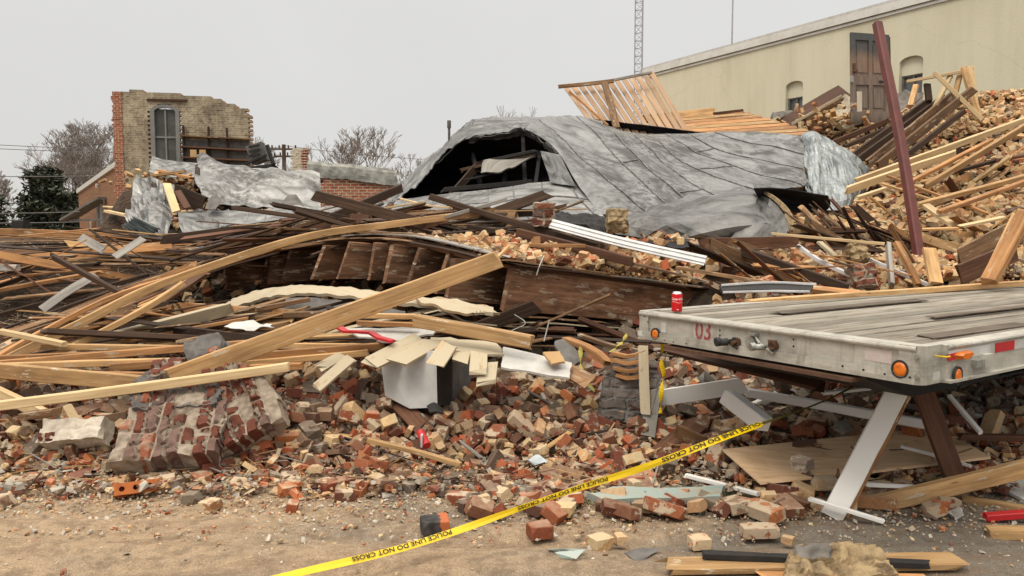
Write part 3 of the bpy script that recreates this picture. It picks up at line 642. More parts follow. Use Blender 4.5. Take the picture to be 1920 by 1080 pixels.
# ---------------------------------------------------------------- buildings behind
def yellow_building():
    O = Vector((10.92, 30, 0)); U = Vector((-.507, .862, 0)).normalized(); Nn = Vector((-U.y, U.x, 0)); Nn = -Nn if Nn.dot(-O) < 0 else Nn
    def uz(px, py): q = PL(px, py, O, Nn)-O; return q.dot(U), q.z
    m, t, p = nodes('pale_yellow_stucco'); co = nd(t, 'TexCoord').outputs['Object']
    a = nd(t, 'TexNoise', {'Vector': nd(t, 'Mapping', {'Vector': co, 'Scale': (.5, .5, .12)}).outputs[0], 'Scale': 1.6, 'Detail': 8., 'Roughness': .65})
    b = nd(t, 'TexNoise', {'Vector': co, 'Scale': 14., 'Detail': 4.})
    ck = nd(t, 'TexVoronoi', {'Vector': nd(t, 'VectorMath', {0: co, 1: nd(t, 'TexNoise', {'Vector': co, 'Scale': 1.1, 'Detail': 6.}).outputs['Color']}, operation='ADD').outputs[0], 'Scale': .22}, feature='DISTANCE_TO_EDGE')
    c = rmp(t, a.outputs[0], [(.3, (.52, .48, .35)), (.5, (.585, .545, .405)), (.7, (.615, .575, .435))])
    c = mixc(t, rmp(t, ck.outputs['Distance'], [(.0, .15), (.006, 0.)]), c, (.24, .21, .13))
    sk = nd(t, 'TexNoise', {'Vector': nd(t, 'Mapping', {'Vector': co, 'Scale': (1.6, 1.6, .09)}).outputs[0], 'Scale': 1.8, 'Detail': 6., 'Roughness': .7})
    c = mixc(t, math_(t, 'MULTIPLY', rmp(t, sk.outputs[0], [(.48, 0.), (.68, 1.)]), .16), c, (.36, .34, .26))
    br = nd(t, 'TexBrick', {'Vector': nd(t, 'Mapping', {'Vector': co, 'Rotation': (R(90), 0, 0)}).outputs[0], 'Scale': 3.2})
    t.links.new(c, p.inputs['Base Color']); p.inputs['Roughness'].default_value = .9
    bump(t, p, math_(t, 'ADD', b.outputs[0], a.outputs[0]), .25, .02)
    root = empty('stucco_building', 'long pale yellow stucco building with arched window recesses behind the collapse', 'building')
    uL = uz(1210, 150)[0]; uR = -15.; zt = uz(1488, 57)[1]
    wins = []
    for (x0, x1, yt, ys, yb) in ((1473, 1505, 152, 183, 250), (1686, 1730, 105, 140, 240)):
        ua, ub = uz(x0, ys)[0], uz(x1, ys)[0]; wins.append((min(ua, ub), max(ua, ub), uz((x0+x1)/2, yt)[1], uz((x0+x1)/2, ys)[1], uz((x0+x1)/2, yb)[1]-.4))
    cu = bpy.data.curves.new('w', 'CURVE'); cu.dimensions = '2D'; cu.fill_mode = 'BOTH'; cu.extrude = .15
    def spl(pts):
        s = cu.splines.new('POLY'); s.points.add(len(pts)-1); s.use_cyclic_u = True
        for q, pt in zip(s.points, pts): q.co = (pt[0], pt[1], 0, 1)
    spl([(uR, -.2), (uL, -.2), (uL, zt), (uR, zt)])
    for (a, b_, zt_, zs, zb) in wins:
        mid = (a+b_)/2; hw = (b_-a)/2; rise = hw*.45; spring = zt_-rise
        spl([(a, zb), (b_, zb), (b_, spring)]+[(mid+hw*math.cos(math.pi*k/12), spring+rise*math.sin(math.pi*k/12)) for k in range(1, 12)]+[(a, spring)])
    ob = bpy.data.objects.new('w', cu); COL.objects.link(ob); bpy.context.view_layer.update()
    me = bpy.data.meshes.new_from_object(ob.evaluated_get(bpy.context.evaluated_depsgraph_get()))
    vs = [O+U*v.co.x+UZ*v.co.y-Nn*(.15-v.co.z) for v in me.vertices]; fs = [tuple(q.vertices) for q in me.polygons]
    bpy.data.objects.remove(ob); bpy.data.curves.remove(cu); bpy.data.meshes.remove(me)
    mesh_obj('wall', vs, fs, m, root)
    ax = (U, Nn, UZ); b = MB()
    b.box(O+U*((uL+uR)/2)-Nn*.4+UZ*((zt-.2)/2), ax, (abs(uL-uR)-.02, .2, zt-.2)); b.box(O+U*(uL-.1)-Nn*5.3+UZ*((zt-.2)/2), ax, (.2, 9.6, zt-.2)); b.build('inner_wall', m, root)
    rf = MB(); rf.box(O+U*((uL+uR)/2)-Nn*5.2+UZ*(zt+.06), ax, (abs(uL-uR)+.2, 10.6, .1)); r_ = rf.build('roof', M['whitep'], root)
    tr = MB(); tr.box(O+U*((uL+uR)/2)+Nn*.06+UZ*(zt-.12), ax, (abs(uL-uR)+.22, .12, .26)); tr.box(O+U*((uL+uR)/2)+Nn*.03+UZ*(zt-.33), ax, (abs(uL-uR)+.2, .06, .08))
    tr.build('parapet_trim', simple('grimy_white_trim', (.62, .61, .57), .7, 0, .5, 2, (.4, .38, .33)), root)
    for (a, b_, zt_, zs, zb) in wins:
        g = MB(); g.box(O+U*((a+b_)/2)-Nn*.24+UZ*((zs+zb)/2), ax, (b_-a-.08, .02, zs-zb)); w_ = g.build('window', M['glass'], root)
        fl_ = MB(); fl_.box(O+U*((a+b_)/2)-Nn*.2+UZ*((zs+zt_)/2+.03), ax, (b_-a+.1, .12, zt_-zs+.02)); fl_.build('arch_infill', m, root)
        f = MB(); f.box(O+U*((a+b_)/2)-Nn*.2+UZ*(zs+.02), ax, (b_-a-.01, .08, .09))
        for u in (a+.04, b_-.04): f.box(O+U*u-Nn*.2+UZ*((zs+zb)/2), ax, (.07, .08, zs-zb))
        f.box(O+U*((a+b_)/2)-Nn*.2+UZ*((zs+zb)/2), ax, (.05, .06, zs-zb)); f.build('frame', M['dgrey'], w_)
yellow_building()
def cellwall(name, O, U, Nn, mask, u0, u1, z0, z1, cu, cz, th, mats, parent, thf=None):
    """a broken masonry wall as courses of units, front face on the side of Nn; mask(u, z) says where it stands"""
    b = MB(); j = 0; z = z0
    while z < z1:
        u = u0-(cu/2 if j % 2 else 0)
        while u < u1:
            uc = u+cu/2
            if mask(uc, z+cz/2):
                t = th+(thf(uc, z) if thf else 0); off = random.uniform(-.008, .008)
                c = O+U*uc+UZ*(z+cz/2)-Nn*(t/2+off); bb = len(b.v); b.box(c, (U, Nn, UZ), (cu, t, cz))
                # box faces: -u,+u,-n,+n,-z,+z
                b.m[-6:] = [1, 1, 1, 0, 1, 1]
            u += cu
        z += cz; j += 1
    o = b.build(name, mats, parent); return o
def brick_tex(name, c1, c2, mortar, sc=1., plaster=None, pamt=.5, axis=(R(90), 0, 0)):
    m, t, p = nodes(name); tcd = nd(t, 'TexCoord'); co = tcd.outputs['Object']; geo = nd(t, 'NewGeometry')
    s = nd(t, 'SeparateXYZ', {0: co}); cmb = nd(t, 'CombineXYZ', {0: math_(t, 'ADD', s.outputs[0], s.outputs[1]), 1: s.outputs[2]})
    br = nd(t, 'TexBrick', {'Vector': cmb.outputs[0], 'Scale': sc, 'Color1': (*c1, 1), 'Color2': (*c2, 1), 'Mortar': (*mortar, 1), 'Mortar Size': .009, 'Brick Width': .21, 'Row Height': .075, 'Bias': -.1})
    n = nd(t, 'TexNoise', {'Vector': co, 'Scale': 6., 'Detail': 9., 'Roughness': .7}); n2 = nd(t, 'TexNoise', {'Vector': co, 'Scale': 1.1, 'Detail': 7., 'Roughness': .65, 'Distortion': .4}); n3 = nd(t, 'TexNoise', {'Vector': nd(t, 'Mapping', {'Vector': co, 'Location': (7, 3, 9), 'Scale': (1, 1, .55)}).outputs[0], 'Scale': 1.3, 'Detail': 9., 'Roughness': .72})
    c = mixc(t, .5, br.outputs['Color'], rmp(t, n.outputs[0], [(.3, .3), (.7, .75)]), 'OVERLAY')
    if plaster:
        pc = rmp(t, n3.outputs[0], [(.3, plaster[2]), (.47, plaster[1]), (.6, plaster[0])])
        pc = mixc(t, math_(t, 'MULTIPLY', rmp(t, n.outputs[0], [(.5, 0.), (.62, 1.)]), .55), pc, plaster[2])
        c = mixc(t, rmp(t, n2.outputs[0], [(.5-.3*(pamt-.5)-.02, 0.), (.5-.3*(pamt-.5)+.01, 1.)]), c, pc)
    t.links.new(c, p.inputs['Base Color']); p.inputs['Roughness'].default_value = .92; p.inputs['Specular IOR Level'].default_value = .15
    bump(t, p, math_(t, 'ADD', br.outputs['Fac'], n.outputs[0]), .5, .02); return m
M['redwall'] = brick_tex('red_brickwork', (.28, .085, .045), (.36, .16, .09), (.5, .42, .33))
M['orwall'] = brick_tex('orange_brickwork', (.21, .105, .06), (.26, .135, .08), (.18, .12, .08))
M['plast'] = brick_tex('stained_plaster', (.27, .12, .07), (.32, .17, .1), (.4, .34, .25), plaster=((.44, .38, .27), (.29, .24, .17), (.09, .075, .06)), pamt=1.1)
M['plast2'] = brick_tex('pale_plaster_remnant', (.36, .15, .07), (.42, .2, .1), (.5, .42, .3), plaster=((.6, .54, .42), (.5, .44, .33), (.3, .25, .18)), pamt=1.0)
def ruin():
    root = empty('ruined_wall', 'tall broken brick wall with stained plaster, arched window and jagged top', 'ruined wall')
    Y = 26.; O = P(225, 400, Y); O.z = 0; U = Vector((.985, .17, 0)).normalized(); Nn = Vector((.17, -.985, 0)).normalized()
    def uz(px, py): q = PL(px, py, O, Nn)-O; return q.dot(U), q.z
    top = [(225, 172), (238, 168), (268, 169), (272, 174), (330, 176), (375, 181), (396, 185), (399, 188), (414, 187), (422, 192), (436, 193), (443, 197), (455, 204), (462, 206), (466, 213)]
    T = [uz(*q) for q in top]; uR = T[-1][0]
    w0, wt = uz(281, 205), uz(310, 196); w1 = uz(339, 300)
    def mask(u, z):
        if u < 0 or u > uR+.02: return False
        zt = np.interp(u, [q[0] for q in T], [q[1] for q in T]) + noise.noise(Vector((u*4, 0, 0)))*.06
        if z > zt: return False
        if w0[0] < u < w1[0]:
            mid = (w0[0]+w1[0])/2; hw = (w1[0]-w0[0])/2; a = (u-mid)/hw
            if w1[1]-.5 < z < wt[1]-.22+.22*math.sqrt(max(0, 1-a*a)): return False
        return True
    cellwall('wall', O, U, Nn, mask, 0, uR+.1, .3, 7.2, .215, .075, .36, [M['plast'], M['redwall']], root)
    # exposed brick at the left end
    b = MB(); z = 1.2
    while z < T[0][1]-.05:
        d = random.uniform(0, .09); b.box(O+U*(-.04-d/2+.1)-Nn*.16+UZ*(z+.035), (U, Nn, UZ), (.26+d, .34+random.uniform(0, .05), .066)); z += .075
    b.build('broken_brick_end', M['redwall'], root)
    fw = simple('grey_window_paint', (.2, .2, .19), .7, 0, .5, 5, (.1, .1, .095)); mid = (w0[0]+w1[0])/2; hw = (w1[0]-w0[0])/2; zs = wt[1]-.24; zb = w1[1]-.3
    def W(u, z, n=.02): return O+U*u+UZ*z+Nn*n
    win = MB(); arc = [W(mid-hw, zb)]+[W(mid-hw*math.cos(math.pi*k/14), zs+.24*math.sin(math.pi*k/14)) for k in range(15)]+[W(mid+hw, zb)]
    inn = [W(mid-hw+.13, zb)]+[W(mid-(hw-.13)*math.cos(math.pi*k/14), zs+(.14)*math.sin(math.pi*k/14)) for k in range(15)]+[W(mid+hw-.13, zb)]
    n = len(arc); win.add(arc+inn+[q-Nn*.16 for q in arc]+[q-Nn*.16 for q in inn], [(i, i+1, n+i+1, n+i) for i in range(n-1)]+[(n+i, n+i+1, 3*n+i+1, 3*n+i) for i in range(n-1)]+[(i+1, i, 2*n+i, 2*n+i+1) for i in range(n-1)])
    wf = win.build('window_frame', fw, root)
    gl = MB(); gl.box(W(mid, (zb+zs+.1)/2, -.1), (U, Nn, UZ), (2*hw-.2, .01, zs+.1-zb)); gl.build('pane', simple('dusty_dark_pane', (.055, .055, .05), .35, 0, .7, 2.5, (.13, .125, .115)), wf)
    mu = MB(); mu.box(W(mid, (zb+zs+.1)/2, -.07), (U, Nn, UZ), (.05, .05, zs+.12-zb)); zz = uz(310, 257)[1]; mu.box(W(mid, zz, -.068), (U, Nn, UZ), (2*hw-.24, .05, .06)); mu.build('muntin', fw, wf)
    li = MB(); li.box(W(mid+.1, wt[1]+.14, .03), (U, Nn, UZ), (2*hw+.35, .08, .07)); li.build('lintel', M['brown'], root)
    # shelving
    sh = empty('wall_shelving', 'dark wooden shelving of three tiers fixed to the ruined wall', 'shelving')
    x0, x1 = uz(341, 250)[0], uz(468, 258)[0]
    for k, (yl, yr) in enumerate(((256, 262), (276, 283), (296, 302))):
        a, b_ = W(x0, uz(341, yl)[1], .14), W(x1, uz(466, yr)[1], .14); board('shelf', [a, b_], .05, .28, M['brown'] if k else M['mid'], sh, jag=.2)
    for px, yt in ((345, 236), (392, 238), (426, 240)):
        u, z = uz(px, yt); board('upright', [W(u, z, .1), W(u, z-2.6, .1)], .06, .06, M['dark'], sh, jag=.1)
    bb = MB(); bb.box(W((x0+x1)/2, uz(400, 300)[1]-.1, .02), (U, Nn, UZ), (x1-x0, .02, 1.5)); bb.build('back_board', M['dgrey'], sh)
    for px in (366, 383):
        u, z = uz(px, 296); b = MB(); b.box(W(u, z+.13, .16), (U, Nn, UZ), (.2, .2, .24)); o = b.build('storage_box', simple('tan_carton_%d' % px, (.5, .33, .15), .8), smooth=False)
        tag(o, 'tan box on the middle shelf, %s' % ('nearer the arched window' if px == 366 else 'beside the centre upright'), 'box')
ruin()
def orange_building():
    root = empty('orange_brick_building', 'low orange brick building with sloped grey roof edge beyond the ruined wall', 'building')
    A = P(147, 362, 35.); B = P(229, 305, 28.); Bb = B+(B-A)*.02
    U = (Bb-A); U.z = 0; U.normalize(); Nn = Vector((U.y, -U.x, 0)); 
    if Nn.dot(Vector((0, 0, 0))-A) < 0: Nn = -Nn
    b = MB(); b.prism([Vector((A.x, A.y, 0)), Vector((Bb.x, Bb.y, 0)), Bb, A], -Nn*.3); b.build('wall', M['orwall'], root)
    b = MB(); b.prism([A+UZ*-.02+Nn*.08, Bb+UZ*-.02+Nn*.08, Bb+UZ*.16+Nn*.08, A+UZ*.16+Nn*.08], -Nn*.45); b.build('roof_edge', simple('roof_edge_grey', (.5, .49, .46), .7), root)
    b = MB(); b.prism([Vector((A.x, A.y, 0))-Nn*.3, A-Nn*.3, A-Nn*.3+Vector((2, 10, 0)), Vector((A.x+2, A.y+10, 0))], Vector((.2, 0, 0))); b.build('side_wall', M['orwall'], root)
    q = PL(190, 412, A, Nn); b = MB(); b.box(q+Nn*.02, (U, Nn, UZ), (.75, .06, 1.5)); d = b.build('door', simple('blue_grey_door', (.12, .15, .2), .6), root)
    b = MB()
    for s in (-.4, .4): b.box(q+U*s+Nn*.05, (U, Nn, UZ), (.07, .08, 1.55))
    b.box(q+UZ*.8+Nn*.05, (U, Nn, UZ), (.9, .08, .08)); b.build('door_frame', M['whitep'], d)
    q = PL(172, 425, A, Nn); b = MB(); b.box(q+Nn*.03, (U, Nn, UZ), (.16, .05, .6)); b.build('wall_sign', M['whitep'], root)
    q0, q1, q2 = PL(163, 413, A, Nn)+Nn*.8, PL(200, 372, A, Nn)+Nn*.1, PL(202, 412, A, Nn)+Nn*.1
    tag(board('canopy_strut', [q0, q1], .1, .5, M['dgrey'], root, jag=0)); board('canopy_strut', [q0, q2], .08, .08, M['dgrey'], root, jag=0); board('canopy_strut', [q1, q2], .07, .07, M['dgrey'], root, jag=0)
    b = MB(); b.tube([PL(187, 345, A, Nn)+Nn*.1, PL(187, 352, A, Nn)+Nn*.1], .06, 8); b.build('wall_light', M['whitep'], root)
orange_building()
def stubs():
    # pale pillar stub with torn brick edge
    Y = 22; O = P(543, 400, Y); O.z = 0; U = Vector((1, 0, 0)); Nn = Vector((0, -1, 0))
    def uz(px, py, O=O): q = PL(px, py, O, Nn)-O; return q.x, q.z
    xr = [uz(578, y)[0] for y in (280, 300, 330)]; zr = [uz(560, y)[1] for y in (280, 300, 330)]
    root = empty('brick_wall_stub', 'pale plastered wall stub with torn orange brick edge', 'wall remnant')
    zt = uz(555, 277)[1]
    cellwall('wall', O, U, Nn, lambda u, z: z < zt and .05+.05*noise.noise(Vector((z*5, 0, 0)))+max(0, z-zr[2])*.06 < u < (uz(572, 300)[0]+(zt-z)*.05+random.uniform(-.05, .06)), 0, 1.2, .5, zt+.1, .11, .075, .3, [M['plast2'], M['redwall']], root)
    b = MB(); z = zr[2]-.4
    while z < zt: b.box(O+U*(uz(570, 300)[0]+(zt-z)*.05+random.uniform(0, .08))+UZ*z-Nn*.1+Vector((0, -.12, 0)), (U, Nn, UZ), (.16, .2, .055)); z += .075
    b.build('torn_brick_edge', M['redwall'], root)
    Y = 20; O2 = P(600, 400, Y); O2.z = 0
    def uz2(px, py): q = PL(px, py, O2, Nn)-O2; return q.x, q.z
    w1 = uz2(737, 320)[0]; zt = uz2(640, 312)[1]
    root = empty('low_brick_wall', 'low red brick wall with crumbling grey parapet in the gap', 'brick wall')
    cellwall('wall', O2, U, Nn, lambda u, z: z < zt-u*.1-.24+.05*noise.noise(Vector((u*3, 0, 0))), -.2, w1, .3, zt, .215, .075, .3, [M['redwall'], M['redwall']], root)
    rows = [[O2+U*u+UZ*(zt-u*.1+dz+.04*noise.noise(Vector((u*2, dz, 4))))+Nn*n for u in np.linspace(-.3, w1+.1, 9)] for dz, n in ((.06, -.3), (.08, .0), (-.05, .06), (-.28, .05))]
    sheet('parapet', rows, simple('crumbling_grey_render', (.34, .34, .30), .95, 0, .9, 4, (.13, .125, .11), .8), nu=60, nv=10, amp=.03, sc=4, thick=.05, parent=root, edge=.03)
stubs()
def masts():
    # lattice radio mast
    root = empty('radio_mast', 'tall triangular lattice radio mast behind the yellow building', 'radio mast'); B = P(1200, 400, 58); B.z = 0; B.x = P(1200, 60, 58).x
    h = 26.; r = .36; m = simple('galvanised_mast', (.34, .34, .35), .6, .3, .3); cs = [Vector((math.cos(a)*r, math.sin(a)*r, 0)) for a in (R(-90+18), R(30+18), R(150+18))]
    for c in cs:
        b = MB(); b.tube([B+c, B+c+UZ*h], .045, 5); b.build('leg', m, root)
    b = MB(); z = 0.; k = 0
    while z < h-.5:
        for i in range(3):
            a, c = cs[i], cs[(i+1) % 3]; b.tube([B+a+UZ*z, B+c+UZ*z], .022, 3, cap=False); b.tube([B+(a if k % 2 else c)+UZ*z, B+(c if k % 2 else a)+UZ*(z+.55)], .02, 3, cap=False)
        z += .55; k += 1
    b.build('bracing', m, root)
    B = P(1373, 300, 45); B.x = P(1373, 50, 45).x; B.z = 0; b = MB(); b.tube([B, B+UZ*9, B+UZ*22], [.06, .05, .03], 6); tag(b.build('antenna_pole', m), 'thin grey antenna pole rising above the yellow building roof', 'antenna pole')
    q = P(842, 290, 18.); b = MB(); b.tube([Vector((q.x, q.y, 0)), P(842, 226, 18)], .03, 8); b.tube([P(842, 240, 18), P(842, 226, 18)], .045, 8); tag(b.build('vent_pipe', M['dgrey']), 'short grey vent pipe sticking up behind the metal roof', 'pipe')
    # utility pole and lines
    root = empty('utility_pole', 'dark wooden utility pole with crossarms beyond the gap', 'utility pole'); Y = 60; T = P(532, 271, Y); b = MB(); b.tube([Vector((T.x, Y, 0)), T], [.22, .15], 8); b.build('pole', M['dark'], root)
    for z, wd in ((T.z-.35, 1.), (T.z-.9, .8)):
        board('crossarm', [Vector((T.x-wd, Y, z)), Vector((T.x+wd, Y, z))], .14, .12, M['dark'], root, jag=0)
        for s in (-.9, -.35, .35, .9): b = MB(); b.tube([Vector((T.x+s*wd, Y, z+.05)), Vector((T.x+s*wd, Y, z+.3))], .06, 6); b.build('insulator', M['dark'], root)
    wm = simple('cable_grey', (.12, .12, .12), .8)
    def wire(px0, py0, Y0, px1, py1, Y1, sag, r, lab):
        a, c = P(px0, py0, Y0), P(px1, py1, Y1); b = MB(); b.tube([a.lerp(c, i/14)-UZ*sag*4*(i/14)*(1-i/14) for i in range(15)], r, 4); tag(b.build('overhead_cable', wm), lab, 'cable', 'overhead cables crossing the sky')
    wire(-300, 250, 45, 532, 276, 60, .5, .02, 'topmost thin cable crossing the sky beyond the ruined wall'); wire(-300, 259, 45, 532, 280, 60, .5, .02, 'second thin cable just under the topmost one')
    wire(-300, 325, 38, 230, 329, 40, .1, .02, 'cable passing above the evergreen tree'); wire(-300, 394, 30, 150, 397, 31, .1, .018, 'pale cable crossing in front of the evergreen middle'); wire(-300, 410, 30, 150, 416, 31, .1, .018, 'lowest cable crossing in front of the evergreen')
    wire(532, 273, 60, 1150, 300, 60, .6, .02, 'cable running from the utility pole behind the bare trees')
masts()
# ---------------------------------------------------------------- trees
bark = simple('grey_bark', (.13, .115, .10), .95, 0, .5, 3, (.07, .06, .05)); twig = simple('twig_bark', (.21, .18, .16), .95, 0, .4, 3, (.09, .075, .065))
def bare_tree(px, pyt, Y, width, label, depth=6, seed=1, trunk=.16, buds=None):
    rs = random.Random(seed); base = P(px, 430, Y); base.z = 0; htot = P(px, pyt, Y).z; T, C = MB(), MB()
    def rec(p, d, l, r, lv):
        n = 3; pts = [p]; q = p; dd = d
        for _ in range(n):
            dd = (dd+Vector((rs.uniform(-1, 1), rs.uniform(-1, 1), rs.uniform(-.6, .9)))*.16).normalized(); q = q+dd*(l/n); pts.append(q)
        (T if lv <= 2 else C).tube(pts, [max(.011, r*(1-.14*i)) for i in range(n+1)], 6 if lv < 2 else 3, cap=False)
        if lv >= depth: return
        k = rs.choice((2, 3, 3)) if lv < depth-1 else 4
        for i in range(k):
            a = rs.uniform(0, 6.28); sp = rs.uniform(.35, .85)*width; side = Vector((math.cos(a), math.sin(a), 0)); nd_ = (dd+side*sp+Vector((0, 0, .12))).normalized()
            rec(pts[-1] if i < 2 else pts[rs.choice((1, 2, 3))], nd_, l*rs.uniform(.62, .86), r*.58, lv+1)
    rec(base, Vector((rs.uniform(-.06, .06), 0, 1)).normalized(), htot*.27, trunk, 0)
    zmax = max(v.z for v in C.v); s = htot/zmax
    for Bm in (T, C): Bm.v = [Vector((base.x+(v.x-base.x)*s, base.y+(v.y-base.y)*s, v.z*s)) for v in Bm.v]
    root = empty('bare_tree', label, 'tree', group='leafless winter trees beyond the site'); T.build('trunk', bark, root); C.build('crown', twig, root); return root
for i, (px, pyt, Y, wd, lab, dp) in enumerate((
    (668, 236, 55, 1., 'spreading leafless tree over the low brick wall', 7), (762, 284, 60, .9, 'small leafless tree beside the metal roof edge', 7), (600, 300, 58, .9, 'low leafless tree behind the plastered stub', 6),
    (196, 206, 62, .95, 'tall leafless tree against the ruined wall', 8), (145, 226, 66, 1.1, 'wide leafless tree behind the evergreen', 8), (120, 275, 64, .9, 'leafless tree just behind the evergreen top', 8), (180, 262, 58, .9, 'dense leafless tree close against the ruined wall', 8), (140, 300, 54, 1., 'bushy leafless tree low between evergreen and orange building', 8), (28, 300, 70, .8, 'faint leafless tree past the evergreen', 8), (-20, 335, 66, .8, 'low leafless tree partly cut by the photo edge', 7),
    (486, 248, 70, .8, 'leafless tree peeking past the ruined wall', 7), (950, 200, 75, .6, 'thin leafless tree top above the metal roof ridge', 7), (1035, 192, 75, .7, 'leafless tree top beside the slatted wood panel', 7), (185, 330, 52, .9, 'low leafless tree above the orange building roof', 7), (640, 300, 64, .8, 'low leafless tree in the gap beyond the brick wall', 7))):
    bare_tree(px, pyt, Y, wd, lab, dp, seed=20+i, trunk=.16 if Y < 60 else .2)
def evergreen(px0, px1, pyt, Y, label, seed, n=5200, nb=90):
    rs = random.Random(seed); xc = (P(px0, 400, Y).x+P(px1, 400, Y).x)/2; rw = (P(px1, 400, Y).x-P(px0, 400, Y).x)/2; h = P(px0, pyt, Y).z
    b = MB(); blobs = [(rs.uniform(-.75, .75), rs.uniform(-.7, .7), rs.uniform(.12, .95)) for _ in range(nb)]
    for k in range(n):
        bx, by, bz = rs.choice(blobs); sc = (1-bz*.62); g = Vector((rs.gauss(0, 1), rs.gauss(0, 1), rs.gauss(0, 1))).normalized()*abs(rs.gauss(.55, .4))*rw*.24
        c = Vector((xc+bx*rw*sc, Y+by*rw*sc, bz*h*.92))+Vector((g.x, g.y, g.z*.8))
        a = Vector((rs.uniform(-1, 1), rs.uniform(-1, 1), rs.uniform(-.6, .6))).normalized(); s = rs.uniform(.1, .24); d = a.cross(Vector((rs.uniform(-1, 1), .3, 1))).normalized()
        b.add([c-a*s, c+d*s*.45, c+a*s, c-d*s*.45], [(0, 1, 2, 3)])
    root = empty('evergreen_tree', label, 'tree'); m, t, p = nodes('evergreen_leaves'); co = nd(t, 'TexCoord').outputs['Object']; nn = nd(t, 'TexNoise', {'Vector': co, 'Scale': 1.2, 'Detail': 3.})
    t.links.new(rmp(t, nn.outputs[0], [(.35, (.03, .042, .028)), (.65, (.07, .085, .055))]), p.inputs['Base Color']); p.inputs['Roughness'].default_value = .9
    b.build('crown', m, root); b = MB(); b.tube([Vector((xc, Y, 0)), Vector((xc, Y, h*.8))], [.25, .06], 8); b.build('trunk', bark, root)
evergreen(14, 152, 300, 46, 'dense dark evergreen tree beside the orange building', 5, 15000); evergreen(-140, 48, 352, 50, 'low dark evergreen shrub mass cut by the photo edge', 6, 9000)
evergreen(105, 225, 338, 56, 'dull green low tree behind the orange building corner', 7, 6000)
